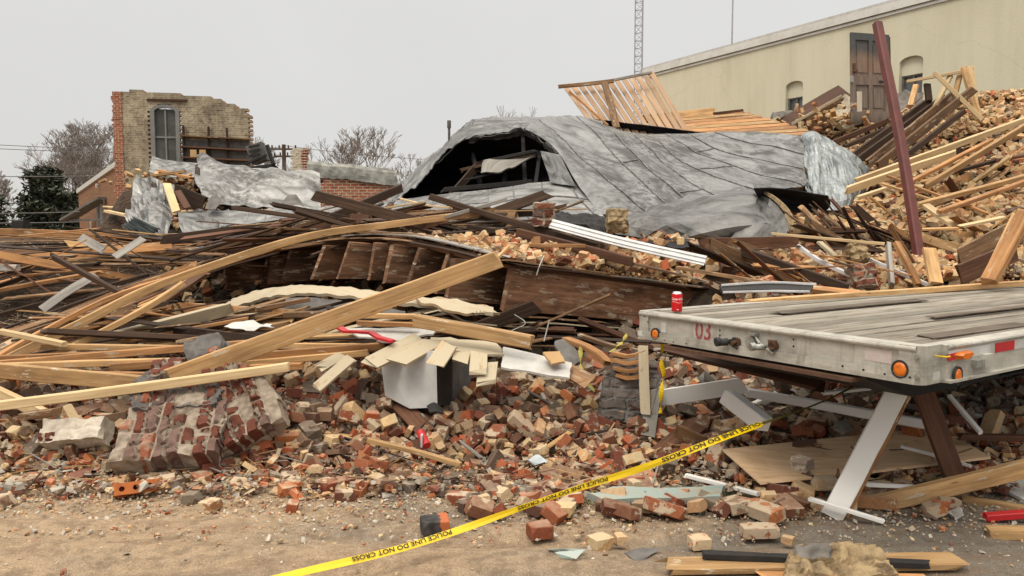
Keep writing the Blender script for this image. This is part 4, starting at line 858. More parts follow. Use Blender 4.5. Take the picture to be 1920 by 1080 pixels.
# ---------------------------------------------------------------- big metal roof
def pp(l): return [P(*q) for q in l]
ROOF = []
def roof():
    root = empty('collapsed_metal_roof', 'huge crumpled grey metal roof draped over the middle of the wreck', 'collapsed roof')
    rows = [
        [(984, 244, 12.2), (1020, 262, 11.6), (1047, 287, 11.2), (1060, 305, 10.9), (1075, 335, 10.5), (1095, 365, 10.1), (1125, 402, 9.6)],
        [(1010, 225, 13.2), (1050, 258, 12.2), (1075, 280, 11.7), (1105, 307, 11.2), (1140, 340, 10.6), (1190, 382, 10.), (1247, 424, 9.4)],
        [(1080, 221, 13.4), (1115, 250, 12.6), (1140, 275, 12.1), (1167, 305, 11.5), (1195, 333, 11.), (1230, 370, 10.4), (1283, 412, 9.6)],
        [(1125, 230, 13.5), (1150, 252, 12.8), (1172, 272, 12.3), (1213, 317, 11.4), (1247, 347, 10.9), (1285, 378, 10.4), (1325, 402, 9.9)],
        [(1165, 243, 13.6), (1185, 254, 13.1), (1207, 270, 12.6), (1250, 312, 11.8), (1293, 347, 11.1), (1330, 368, 10.7), (1375, 392, 10.2)],
        [(1210, 250, 13.6), (1228, 262, 13.1), (1240, 272, 12.8), (1270, 300, 12.2), (1322, 328, 11.6), (1375, 348, 11.1), (1425, 366, 10.7)],
        [(1250, 250, 13.7), (1268, 262, 13.3), (1285, 273, 13.), (1307, 288, 12.7), (1360, 307, 12.2), (1430, 330, 11.7), (1507, 350, 11.2)],
        [(1290, 251, 13.7), (1303, 258, 13.4), (1330, 272, 13.1), (1355, 281, 12.9), (1400, 294, 12.6), (1445, 305, 12.3), (1507, 318, 12.)],
        [(1340, 249, 13.8), (1360, 255, 13.6), (1385, 262, 13.4), (1410, 268, 13.3), (1440, 275, 13.1), (1470, 281, 13.), (1507, 290, 12.8)],
        [(1400, 248, 13.9), (1420, 249, 13.85), (1440, 250, 13.8), (1460, 251, 13.75), (1475, 252, 13.7), (1490, 254, 13.6), (1507, 257, 13.5)]]
    R_ = [pp(r) for r in rows]
    sheet('roof_sheet', R_, M['roof'], nu=90, nv=130, amp=.05, sc=1.0, thick=.012, parent=root, back=M['felt'])
    Gd = SHV[0]; nj = len(Gd); C0 = Vector((0, 0, CAMZ))
    def seam(c, name='standing_seam', h=.035, wd_=.017):
        b = MB(); up = [(C0-q).normalized() for q in c]
        for i in range(len(c)-1):
            a, d = c[i]+up[i]*.004, c[i+1]+up[i+1]*.004; sd = (d-a).normalized().cross(up[i]).normalized()*wd_; hg = up[i]*h
            b.add([a-sd, d-sd, d-sd*.3+hg, a-sd*.3+hg, a+sd, d+sd, d+sd*.3+hg, a+sd*.3+hg], [(0, 1, 2, 3), (5, 4, 7, 6), (3, 2, 6, 7)])
        b.build(name, M['seam'], root)
    SJ = [12, 25, 37, 49, 60, 71, 82, 93, 102]
    for ln in SHR[0]: seam(ln, h=.03, wd_=.012)
    for (a, b_, f) in ((1, 2, .5), (4, 5, .62), (5, 6, .35), (2, 3, .82)):
        Rl = SHR[0]; k1, k2 = min(a, 7), min(b_, 7); k2 = k2 if k2 > k1 else k1; k1 = k1 if k2 > k1 else k1-1; i = int(f*(len(Rl[0])-1))
        p0, p1 = Rl[k1][i], Rl[k2][min(len(Rl[0])-1, i+3)]; ja, jb = (min(range(nj), key=lambda q: (Gd[q][i]-p).length_squared) for p in (p0, p1)); seam([Gd[j][i] for j in range(min(ja, jb), max(ja, jb)+1)], 'cross_seam', .02, .014)
    # ridge sheet over the hole and the back slope
    top = [pp(r) for r in (
        [(745, 352, 15.5), (800, 300, 15.3), (845, 262, 15.), (888, 226, 14.8), (950, 221, 14.7), (1010, 219, 14.6), (1075, 218, 14.6), (1130, 226, 14.6)],
        [(738, 366, 14.2), (792, 318, 14.), (838, 275, 13.9), (885, 243, 13.8), (940, 234, 13.7), (1000, 232, 13.6), (1065, 231, 13.6), (1125, 238, 13.6)],
        [(735, 378, 12.9), (790, 334, 12.8), (838, 290, 12.8), (880, 258, 12.7), (935, 251, 12.6), (975, 243, 12.6), (1010, 247, 12.5), (1050, 262, 12.4)])]
    sheet('ridge_sheet', top, M['roof'], nu=80, nv=30, amp=.02, sc=1.7, thick=.012, parent=root, back=M['felt'], edge=.05)
    bk = [[P(745, 352, 15.5), P(845, 262, 15.), P(888, 226, 14.8), P(1010, 219, 14.6), P(1130, 226, 14.6), P(1340, 249, 14.), P(1510, 256, 13.8)],
          [P(745, 352, 15.5)+Vector((0, 2.2, -1.)), P(845, 262, 15.)+Vector((0, 2.5, -1.6)), P(888, 226, 14.8)+Vector((0, 2.5, -1.8)), P(1010, 219, 14.6)+Vector((0, 2.5, -1.8)), P(1130, 226, 14.6)+Vector((0, 2.5, -1.8)), P(1340, 249, 14.)+Vector((0, 2.5, -1.6)), P(1510, 256, 13.8)+Vector((0, 2., -1.6))],
          [P(745, 352, 15.5)+Vector((0, 3, -2.)), P(845, 262, 15.)+Vector((0, 4, -3.)), P(888, 226, 14.8)+Vector((0, 4, -3.4)), P(1010, 219, 14.6)+Vector((0, 4, -3.4)), P(1130, 226, 14.6)+Vector((0, 4, -3.4)), P(1340, 249, 14.)+Vector((0, 4, -3.)), P(1510, 256, 13.8)+Vector((0, 3.5, -3.))]]
    sheet('back_slope', bk, M['felt'], nu=50, nv=14, amp=.05, sc=1.5, thick=.012, parent=root)
    # curled lip at the hole's top
    lip = [pp(r) for r in ([(880, 258, 12.7), (930, 252, 12.55), (962, 245, 12.5), (975, 238, 12.4), (990, 243, 12.2), (1020, 262, 11.6), (1045, 285, 11.2)],
                           [(878, 268, 12.8), (925, 262, 12.65), (958, 256, 12.6), (985, 252, 12.5), (1000, 258, 12.3), (1020, 272, 11.8), (1040, 290, 11.4)])]
    sheet('torn_lip', lip, M['dmetal'], nu=50, nv=6, amp=.03, sc=3, thick=.01, parent=root, edge=.05)
    # black felt sheet added inside the hole to colour its shade dark
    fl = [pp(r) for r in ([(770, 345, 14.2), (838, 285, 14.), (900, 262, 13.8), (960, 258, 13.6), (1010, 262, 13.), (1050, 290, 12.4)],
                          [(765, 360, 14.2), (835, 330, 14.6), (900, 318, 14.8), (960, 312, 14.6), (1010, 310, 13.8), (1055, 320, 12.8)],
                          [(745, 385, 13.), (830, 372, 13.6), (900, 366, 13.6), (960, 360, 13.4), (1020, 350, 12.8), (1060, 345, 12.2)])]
    sheet('hole_shade_felt', fl, M['felt'], nu=50, nv=24, amp=.08, sc=2., thick=.01, parent=root)
    # side flank narrow band, bottom apron panels
    fk = [pp(r) for r in ([(888, 226, 14.8), (845, 262, 14.2), (800, 300, 13.6), (755, 345, 12.9), (735, 372, 12.3), (700, 388, 11.6)],
                          [(884, 258, 13.0), (850, 275, 12.9), (812, 312, 12.7), (795, 335, 12.4), (752, 370, 12.), (712, 392, 11.5)])]
    sheet('flank_sheet', fk, M['roof'], nu=60, nv=10, amp=.05, sc=2.2, thick=.012, parent=root, back=M['felt'], edge=.05)
    lo = [pp(r) for r in ([(742, 375, 11.8), (830, 366, 11.7), (900, 358, 11.5), (970, 348, 11.2), (1035, 338, 11.), (1075, 338, 10.7)],
                          [(735, 392, 10.9), (830, 386, 10.8), (910, 380, 10.6), (985, 374, 10.3), (1050, 368, 10.2), (1098, 370, 10.1)],
                          [(715, 415, 9.9), (830, 408, 9.9), (920, 402, 9.8), (1000, 398, 9.7), (1075, 400, 9.6), (1130, 405, 9.5)],
                          [(720, 440, 9.3), (830, 432, 9.3), (930, 426, 9.2), (1010, 422, 9.1), (1090, 424, 9.), (1150, 430, 8.9)])]
    sheet('apron_sheet', lo, M['roofl'], nu=70, nv=36, amp=.025, sc=1.5, thick=.01, parent=root, back=M['felt'])
    Ga = SHV[0]
    for i in range(7): seam([Ga[j][min(69, int((.06+.15*i)*69))] for j in range(36)], h=.02, wd_=.012)
    seam(Ga[14][25:], 'cross_seam', .02, .014)
    # strip panel right of the hole
    st = [pp(r) for r in ([(1014, 284, 11.5), (1022, 310, 11.2), (1032, 342, 10.8)], [(1050, 290, 11.1), (1062, 315, 10.8), (1080, 350, 10.3)])]
    sheet('torn_strip', st, M['roof'], nu=20, nv=12, amp=.02, sc=3, thick=.01, parent=root)
    # galvanised end
    gv = [pp(r) for r in ([(1505, 255, 13.5), (1508, 290, 12.8), (1510, 330, 12.), (1512, 378, 11.2)], [(1522, 248, 13.4), (1530, 290, 12.5), (1534, 330, 11.8), (1535, 390, 10.9)],
                          [(1555, 270, 13.), (1565, 300, 12.2), (1568, 340, 11.5), (1562, 400, 10.7)], [(1590, 288, 12.8), (1596, 310, 12.2), (1598, 345, 11.6), (1590, 388, 11.)], [(1615, 312, 12.8), (1628, 326, 12.5), (1626, 348, 12.1), (1604, 378, 11.7)])]
    sheet('galvanised_sheet', gv, M['galv'], nu=22, nv=26, amp=.08, sc=2.4, thick=.012, parent=root)
    Gg = SHV[0]
    for k in (6, 13, 19): b = MB(); b.tube([q+(C0-q).normalized()*.006 for q in Gg[k]], .010, 4); b.build('standing_seam', M['castm'], root)
    # folded dark flaps at the foot
    f1 = [pp(r) for r in ([(1145, 425, 9.4), (1200, 402, 9.9), (1260, 388, 10.2), (1330, 378, 10.4), (1420, 366, 10.6)],
                          [(1150, 436, 9.0), (1210, 420, 9.2), (1265, 405, 9.5), (1335, 398, 9.7), (1425, 392, 9.9)],
                          [(1170, 440, 9.0), (1230, 438, 9.0), (1290, 436, 9.1), (1350, 434, 9.2), (1440, 428, 9.3)],
                          [(1250, 452, 9.3), (1290, 452, 9.3), (1330, 454, 9.3), (1370, 452, 9.3), (1440, 445, 9.4)])]
    sheet('folded_flap', f1, M['roof2'], nu=11, nv=6, amp=.12, sc=1.7, thick=.012, parent=root, back=M['felt'])
    f2 = [pp(r) for r in ([(1413, 350, 10.6), (1420, 380, 10.1), (1400, 415, 9.6), (1370, 455, 9.2)], [(1430, 372, 10.2), (1445, 395, 9.8), (1430, 430, 9.4), (1400, 468, 9.0)],
                          [(1418, 360, 10.3), (1455, 385, 9.8), (1478, 425, 9.4), (1475, 468, 9.1)])]
    sheet('folded_flap', f2, M['roof2'], nu=8, nv=7, amp=.09, sc=2.4, thick=.012, parent=root, back=M['felt'])
    f3 = [pp(r) for r in ([(1412, 352, 9.9), (1450, 350, 9.9), (1500, 356, 9.9), (1552, 370, 9.9)], [(1425, 376, 10.1), (1462, 372, 10.3), (1505, 378, 10.3), (1556, 388, 10.1)],
                          [(1450, 396, 10.1), (1475, 398, 10.2), (1510, 400, 10.2), (1545, 398, 10.2)])]
    sheet('curled_flap', f3, M['felt'], nu=10, nv=6, amp=.05, sc=2.2, thick=.012, parent=root, back=M['felt'])
    f4 = [pp(r) for r in ([(1420, 356, 10.2), (1450, 375, 9.8), (1472, 400, 9.5), (1480, 430, 9.3)], [(1426, 354, 10.1), (1460, 374, 9.7), (1483, 400, 9.4), (1488, 432, 9.2)])]
    sheet('pale_rim', f4, M['mortary'], nu=24, nv=3, amp=.01, sc=2, thick=.02, parent=root)
    tag(sheet('fallen_felt', [pp(r) for r in ([(1160, 438, 9.2), (1230, 448, 9.), (1300, 456, 8.9), (1370, 462, 8.8)], [(1190, 452, 8.9), (1250, 466, 8.7), (1320, 475, 8.6), (1400, 480, 8.6)])], M['felt'], nu=30, nv=10, amp=.05, sc=2.5, thick=.01)[0], 'black roofing felt crumpled under the foot of the metal roof', 'roofing felt')
roof()
def hole_stuff():
    lst = [((872, 318, 12.6), (1010, 288, 12.4), .05, .2, 'mid'), ((905, 305, 12.2), (1004, 284, 12.0), .05, .12, 'brown'), ((945, 352, 12.), (952, 300, 12.3), .1, .06, 'mid'), ((985, 350, 12.), (980, 250, 12.8), .1, .06, 'dark'),
           ((845, 370, 12.2), (900, 305, 12.6), .12, .05, 'black'), ((868, 338, 12.), (960, 318, 12.1), .03, .03, 'mid'), ((1005, 350, 11.8), (1012, 296, 12.1), .12, .06, 'dark'), ((830, 356, 12.), (1000, 340, 11.8), .07, .05, 'brown'), ((900, 345, 12.6), (885, 290, 13.), .1, .05, 'dark')]
    for i, (a, b, w_, t_, m) in enumerate(lst): board('rafter', [P(*a), P(*b)], w_, t_, M['dark' if i in (0, 4) else 'black'], jag=1.2, label='broken rafter hanging in the dark hole under the metal roof', cat='rafter', group='rafters in the dark hole under the metal roof')  # rafters blackened in colour to imitate the shade inside the hole
    q = [pp(r) for r in ([(902, 325, 11.9), (910, 300, 12.1), (960, 302, 12.1)], [(940, 322, 11.8), (965, 312, 11.9), (1005, 292, 12.)])]
    tag(sheet('ceiling_panel', [q[0], q[1]], M['grey'], nu=14, nv=8, amp=.02, sc=3, thick=.02, edge=.04)[0], 'pale torn ceiling panel hanging inside the dark roof hole', 'panel')
hole_stuff()
# ---------------------------------------------------------------- wooden roof deck panels behind the metal
def slats():
    root = empty('slatted_roof_panel', 'tilted wooden roof panel of spaced boards standing above the metal roof', 'roof panel')
    a0, a1 = (1062, 165, 15.5), (1222, 137, 15.); b0, b1 = (1122, 246, 14.6), (1300, 268, 14.2); n = 13
    for i in range(n):
        f = i/(n-1); t_ = P(a0[0]+(a1[0]-a0[0])*f, a0[1]+(a1[1]-a0[1])*f, 15.6-.2*f); b_ = P(b0[0]+(b1[0]-b0[0])*f, b0[1]+(b1[1]-b0[1])*f, 14.6-.3*f)
        Nn = (P(b0[0], b0[1], 14.6)-P(*a0)).cross(P(*a1)-P(*a0)).normalized()
        board('roof_board', [t_, b_], .025, .086+.012*random.random(), M['tanp'], root, jag=.4, up=Nn, warp=.3)
    board('edge_rail', [P(1047, 163, 15.4), P(1100, 158, 15.3), P(1150, 152, 15.2)], .07, .07, M['mid'], root); board('edge_rail', [P(1150, 150, 15.1), P(1222, 136, 15.)], .05, .06, M['grey'], root)
    board('cross_batten', [P(1068, 172, 15.2), P(1100, 200, 14.9), P(1140, 235, 14.5)], .04, .04, M['orange'], root); board('cross_batten', [P(1133, 156, 15.1), P(1148, 205, 14.7), P(1156, 240, 14.4)], .03, .13, M['mid'], root, up=(0, -.3, 1))
    root = empty('boarded_roof_panel', 'tight boarded orange wooden roof panel lying behind the metal roof edge', 'roof panel')
    A0, A1, B0, B1 = P(1205, 226, 15), P(1392, 209, 15.6), P(1300, 262, 14.), P(1530, 250, 14.4)
    n = 9; Nn = (A1-A0).cross(B0-A0).normalized(); Nn = Nn if Nn.z > 0 else -Nn
    for i in range(n):
        f = i/(n-1); q0 = A0.lerp(B0, f); q1 = A1.lerp(B1, f)
        board('roof_board', [q0, q1], .025, (A0-B0).length/n*1.04, M['orange'] if i % 3 != 1 else M['fresh'], root, jag=.5, up=Nn, warp=.3)
    board('edge_board', [A0+Vector((0, .05, .03)), P(1340, 213, 15.35)+Vector((0, 0, .03))], .16, .04, M['fresh'], root, up=(0, .2, 1)); board('edge_batten', [P(1338, 213, 15.1), P(1393, 207, 15.3)], .05, .05, M['brown'], root)
slats()
# ---------------------------------------------------------------- crumpled metal by the ruined wall
def crumple():
    root = empty('crumpled_metal_sheets', 'torn pale metal roofing crumpled at the foot of the ruined wall', 'metal sheets')
    A = [pp(r) for r in ([(372, 312, 15.5), (440, 318, 15.4), (520, 325, 15.2), (600, 340, 15.)], [(368, 345, 14.6), (435, 350, 14.6), (520, 356, 14.5), (602, 362, 14.5)], [(375, 370, 14.2), (440, 376, 14.1), (510, 380, 14.), (600, 386, 14.)], [(382, 392, 13.6), (440, 396, 13.6), (500, 394, 13.5), (590, 396, 13.5)])]
    sheet('hanging_sheet', A, M['roofl'], nu=19, nv=12, amp=.26, sc=1.3, thick=.012, parent=root, back=M['felt'], seed=3, edge=.04)
    B = [pp(r) for r in ([(335, 396, 13.4), (430, 396, 13.3), (540, 392, 13.), (640, 386, 12.6)], [(338, 415, 12.9), (430, 414, 12.7), (540, 404, 12.4), (650, 396, 12.2)], [(340, 432, 12.4), (430, 428, 12.2), (530, 422, 12.), (630, 408, 11.9)])]
    sheet('lower_sheet', B, M['roofl'], nu=80, nv=26, amp=.05, sc=2., thick=.012, parent=root, back=M['felt'], seed=8, edge=.04)
    Gb = SHV[0]
    for i in range(8):
        b = MB(); b.tube([Gb[j][int((.06+i*.12)*79)]+Vector((0, -.006, .004)) for j in range(26)], .012, 4); b.build('standing_seam', M['castm'], root)
    C = [pp(r) for r in ([(262, 340, 14.2), (300, 345, 14.), (335, 352, 13.8)], [(250, 372, 13.6), (298, 378, 13.2), (318, 372, 13.4)], [(242, 400, 13.), (290, 410, 12.6), (322, 408, 12.8)], [(250, 430, 12.6), (290, 440, 12.3), (312, 448, 12.2)])]
    sheet('crushed_sheet', C, M['roofl'], nu=13, nv=13, amp=.24, sc=2.2, thick=.012, parent=root, back=M['felt'], seed=12, edge=.05)
    D = [pp(r) for r in ([(335, 402, 12.4), (370, 406, 12.3), (415, 420, 12.)], [(340, 430, 12.), (375, 440, 11.8), (402, 446, 11.8)], [(362, 462, 11.6), (380, 468, 11.4), (392, 455, 11.6)])]
    sheet('torn_corner', D, M['roof'], nu=9, nv=9, amp=.08, sc=2.4, thick=.012, parent=root, back=M['felt'], seed=5)
    E = [pp(r) for r in ([(285, 296, 16.2), (320, 305, 16.1), (372, 312, 15.9)], [(280, 325, 15.4), (325, 335, 15.2), (370, 340, 15.3)])]
    sheet('upper_sheet', E, M['roofl'], nu=10, nv=6, amp=.07, sc=2.4, thick=.012, parent=root, seed=6)
    board('torn_post', [P(372, 312, 15.2), P(368, 350, 14.2)], .09, .09, M['dark'], root); board('edge_beam', [P(435, 316, 15.3), P(520, 326, 15.1), P(604, 341, 14.9)], .06, .08, M['dark'], root)
    Fm = [pp(r) for r in ([(520, 392, 13.2), (540, 370, 13.6), (555, 364, 13.6)], [(545, 394, 13.), (560, 385, 13.2), (576, 394, 13.1)])]
    sheet('dark_flap', Fm, M['dgrey'], nu=14, nv=12, amp=.04, sc=3, thick=.01, parent=root)
    Fm = [pp(r) for r in ([(385, 392, 13.), (395, 375, 13.4), (405, 363, 13.6)], [(405, 394, 12.9), (412, 380, 13.1), (408, 366, 13.5)])]
    sheet('dark_flap', Fm, M['dgrey'], nu=14, nv=12, amp=.04, sc=3, thick=.01, parent=root)
    # corrugated piece, felt, studs
    rows = []
    for i in range(13):
        f = i/12; a, b_ = P(228+40*f*.6, 425-20*f*.9, 12.2), P(268+32*f, 458-30*f, 11.6); d = Vector((0, -.03, .03))*(1 if i % 2 else -1); rows.append([a+d, b_+d])
    tag(sheet('corrugated_sheet', rows, M['galv'], nu=8, nv=25, amp=.004, thick=.006)[0], 'short ribbed grey metal panel leaning below the crushed sheets', 'metal panel')
    for k, (r0, r1, lab) in enumerate(((((255, 440, 11.6), (300, 452, 11.2), (345, 440, 11.4)), ((262, 452, 11.2), (310, 472, 10.9), (350, 462, 11.), ), 'black felt scrap below the corrugated panel'),
                      (((385, 465, 10.9), (425, 430, 11.3), (470, 432, 11.4), (560, 420, 11.4)), ((395, 480, 10.4), (430, 465, 10.6), (500, 452, 10.7), (570, 438, 10.9)), 'black tar felt folded under the pale metal sheet'))):
        tag(sheet('roofing_felt', [pp(r0), pp(r1)], M['felt'], nu=30, nv=12, amp=.08, sc=2.4, thick=.012, seed=k)[0], lab, 'roofing felt')
    for a, b_, w_, t_, m, lab in (((313, 346, 13.4), (331, 398, 12.6), .04, .13, 'pale', 'pale stud leaning on the crushed metal sheet'), ((333, 360, 13.2), (352, 392, 12.9), .04, .13, 'brown', 'brown stud beside the pale one in the crushed metal'), ((330, 362, 13.6), (385, 385, 13.4), .3, .04, 'dark', 'dark plank behind the studs in the metal gap'), ((285, 354, 14), (300, 395, 13.6), .3, .05, 'dark', 'dark board deep behind the crushed sheet'),
                               ((286, 330, 15.), (350, 322, 15.), .05, .12, 'fresh', 'short tan board on bricks under the arched window'), ((300, 320, 15.2), (360, 334, 14.8), .05, .1, 'orange', 'orange board crossing the bricks under the arched window'),
                               ((200, 396, 15.5), (240, 405, 14.8), .05, .12, 'pale', 'pale double board poking out beside the orange building'), ((197, 388, 17), (238, 392, 16), .03, .1, 'pale', 'thin pale board above the double board')):
        board('stud', [P(*a), P(*b_)], w_, t_, M[m], label=lab, cat='board', jag=.8)
    # dark junk behind the sheet
    r = empty('wrecked_fan_housing', 'black wrecked sheet metal housing tipped against the ruined wall end', 'metal housing')
    b = MB(); c = P(484, 288, 17.5); b.box(c, (Vector((.93, 0, .3)), Vector((0, 1, 0)), Vector((-.3, 0, .93))), (.36, .3, .42)); b.build('casing', M['dgrey'], r)
    for k in range(3): board('blade', [c+Vector((-.14, -.2, .12-.1*k)), c+Vector((.1, -.2, .17-.1*k))], .05, .02, M['black'], r, jag=.1)
    board('arm', [P(500, 272, 17.4), P(512, 308, 17.3)], .08, .06, M['black'], r); board('arm', [P(455, 310, 17.3), P(500, 290, 17.3)], .05, .05, M['black'], r)
    board('leg', [P(470, 318, 17.2), P(515, 312, 17.2)], .12, .2, M['black'], r, jag=1.)
crumple()
# ---------------------------------------------------------------- door, post, arch wall bits on the right mountain
def door():
    Y = 14.5; root = empty('panelled_door', 'scorched old panelled door standing upright on the brick heap', 'door')
    a, b_, c, d = P(1594, 61, Y), P(1665, 66, Y+.5), P(1595, 230, Y-.1), P(1662, 232, Y+.4)
    U = (b_-a).normalized(); Z = (a-c).normalized(); Nn = U.cross(Z).normalized(); Nn = Nn if Nn.y < 0 else -Nn; W_ = (b_-a).length; H_ = (a-c).length; ax = (U, Nn, Z); O = c
    m, t, p = nodes('scorched_door_paint'); co = nd(t, 'TexCoord').outputs['Object']; s = nd(t, 'SeparateXYZ', {0: co}).outputs[2]
    n = nd(t, 'TexNoise', {'Vector': nd(t, 'Mapping', {'Vector': co, 'Scale': (3, 3, .8)}).outputs[0], 'Scale': 2., 'Detail': 7., 'Roughness': .65})
    z0 = c.z; zz = math_(t, 'ADD', nd(t, 'MapRange', {'Value': s, 'From Min': z0, 'From Max': z0+H_}).outputs[0], math_(t, 'MULTIPLY', math_(t, 'SUBTRACT', n.outputs[0], .5), .35))
    col = rmp(t, zz, [(0., (.04, .035, .025)), (.12, (.17, .13, .10)), (.4, (.16, .12, .095)), (.62, (.19, .125, .09)), (.72, (.21, .135, .09)), (.82, (.07, .065, .06)), (1., (.055, .06, .06))])
    n2 = nd(t, 'TexNoise', {'Vector': nd(t, 'Mapping', {'Vector': co, 'Scale': (14, 14, 1.2)}).outputs[0], 'Scale': 2., 'Detail': 6.}); col = mixc(t, .6, col, rmp(t, n2.outputs[0], [(.3, .3), (.7, .75)]), 'OVERLAY')
    t.links.new(col, p.inputs['Base Color']); p.inputs['Roughness'].default_value = .7; bump(t, p, n2.outputs[0], .2, .01)
    def C(u, z, n_=0): return O+U*u+Z*z+Nn*n_
    b = MB(); b.box(C(W_/2, H_/2, -.01), ax, (W_-.02, .02, H_-.02)); b.build('core_panel', m, root)
    b = MB()
    for (u0, u1, z0_, z1) in ((0, .11, 0, H_), (W_-.11, W_, 0, H_), (.11, W_-.11, 0, .2), (.11, W_-.11, H_*.42, H_*.42+.16), (.11, W_-.11, H_-.13, H_), (W_/2-.05, W_/2+.05, .2, H_*.42), (W_/2-.05, W_/2+.05, H_*.42+.16, H_-.13)):
        b.box(C((u0+u1)/2, (z0_+z1)/2, .012), ax, (u1-u0, .026, z1-z0_))
    b.build('rails_and_stiles', m, root)
    b = MB()
    for (u0, u1) in ((.17, W_/2-.09), (W_/2+.09, W_-.17)):
        for (z0_, z1) in ((.27, H_*.42-.07), (H_*.42+.23, H_-.2)): b.box(C((u0+u1)/2, (z0_+z1)/2, .006), ax, (u1-u0, .014, z1-z0_))
    b.build('raised_panel', m, root)
    b = MB(); b.box(C(.22, .34, .016), ax, (.14, .006, .46)); b.build('bare_patch', simple('cream_bare_patch', (.6, .52, .4), .8), root)
    b = MB(); b.box(C(.06, H_*.60, .035), ax, (.05, .03, .18)); b.tube([C(.06, H_*.56, .03), C(.06, H_*.56, .09)], .03, 10); b.build('lock', M['rust'], root)
    for z in (.3, H_*.48): b = MB(); b.box(C(.0, z, .03), ax, (.05, .04, .12)); b.build('hinge', M['castm'], root)
    b = MB(); b.prism([C(W_+.0, H_, -.05), C(W_+.08, H_-.03, -.05), C(W_+.1, H_*.5, -.05), C(W_+.06, 0, -.05), C(W_, 0, -.05)], Nn*.04); b.build('torn_jamb', M['dark'], root)
    b = MB(); b.box(C(W_-.22, H_*.46, .03), ax, (.16, .01, .04)); b.build('letter_slot', M['ink'], root)
    a, c = P(1645, 44, 10.2), P(1733, 545, 8.7); d = (c-a).normalized(); s1 = Vector((1, .25, 0)).cross(d).normalized(); s2 = d.cross(s1)
    b = MB(); r = .052; pts = catmull([a, a.lerp(c, .5)+Vector((.03, 0, 0)), c], 14); base = []
    for q in pts:
        for (x, y) in ((-1, -.7), (-.7, -1), (.7, -1), (1, -.7), (1, .7), (.7, 1), (-.7, 1), (-1, .7)): b.v.append(q+s1*x*r+s2*y*r)
    for i in range(len(pts)-1):
        for k in range(8): k2 = (k+1) % 8; b.f.append((i*8+k, i*8+k2, (i+1)*8+k2, (i+1)*8+k)); b.m.append(0)
    b.f += [tuple(range(8))[::-1], tuple((len(pts)-1)*8+k for k in range(8))]; b.m += [0, 0]
    tag(b.build('steel_post', M['steel']), 'tall red-brown steel post leaning in front of the brick mountain', 'steel post')
    tag(sheet('plaster_remnant', [pp([(1560, 205, 15.3), (1580, 185, 15.4), (1596, 180, 15.2)]), pp([(1568, 232, 15.), (1582, 236, 15), (1597, 236, 14.9)])], M['plast2'], nu=14, nv=10, amp=.02, sc=3, thick=.12, edge=.08)[0], 'pale plaster wall fragment just beside the scorched door', 'wall remnant')
    root = empty('fallen_shed_roof', 'small tilted brown roof slab with broken bricks beside the door', 'roof slab')
    Nn = Vector((.2, -.4, 1)); board('roof_slab', [P(1482, 228, 15.6), P(1580, 173, 15.6)], .05, .55, M['brown'], root, up=Nn); board('roof_edge', [P(1484, 233, 15.2), P(1578, 180, 15.2)], .05, .04, M['cream'], root)
    board('brick_backing', [P(1500, 240, 15.4), P(1583, 195, 15.4)], .3, .2, M['mid'], root, jag=1)
    tag(sheet('masonry_stump', [pp([(1448, 212, 20), (1480, 208, 20), (1520, 204, 19.8)]), pp([(1448, 235, 19.8), (1480, 235, 19.8), (1525, 235, 19.6)])], M['stone'], nu=16, nv=8, amp=.08, sc=2., thick=.3, edge=.05)[0], 'dark grey masonry stump under the smaller arched window', 'masonry stump')
    tag(sheet('masonry_stump', [pp([(1678, 176, 17), (1700, 172, 17), (1730, 178, 17)]), pp([(1680, 235, 16.6), (1700, 235, 16.6), (1730, 235, 16.6)])], M['stone'], nu=16, nv=14, amp=.07, sc=2.6, thick=.3, edge=.05)[0], 'grey masonry stump between the door and the pale timber frame', 'masonry stump')
door()
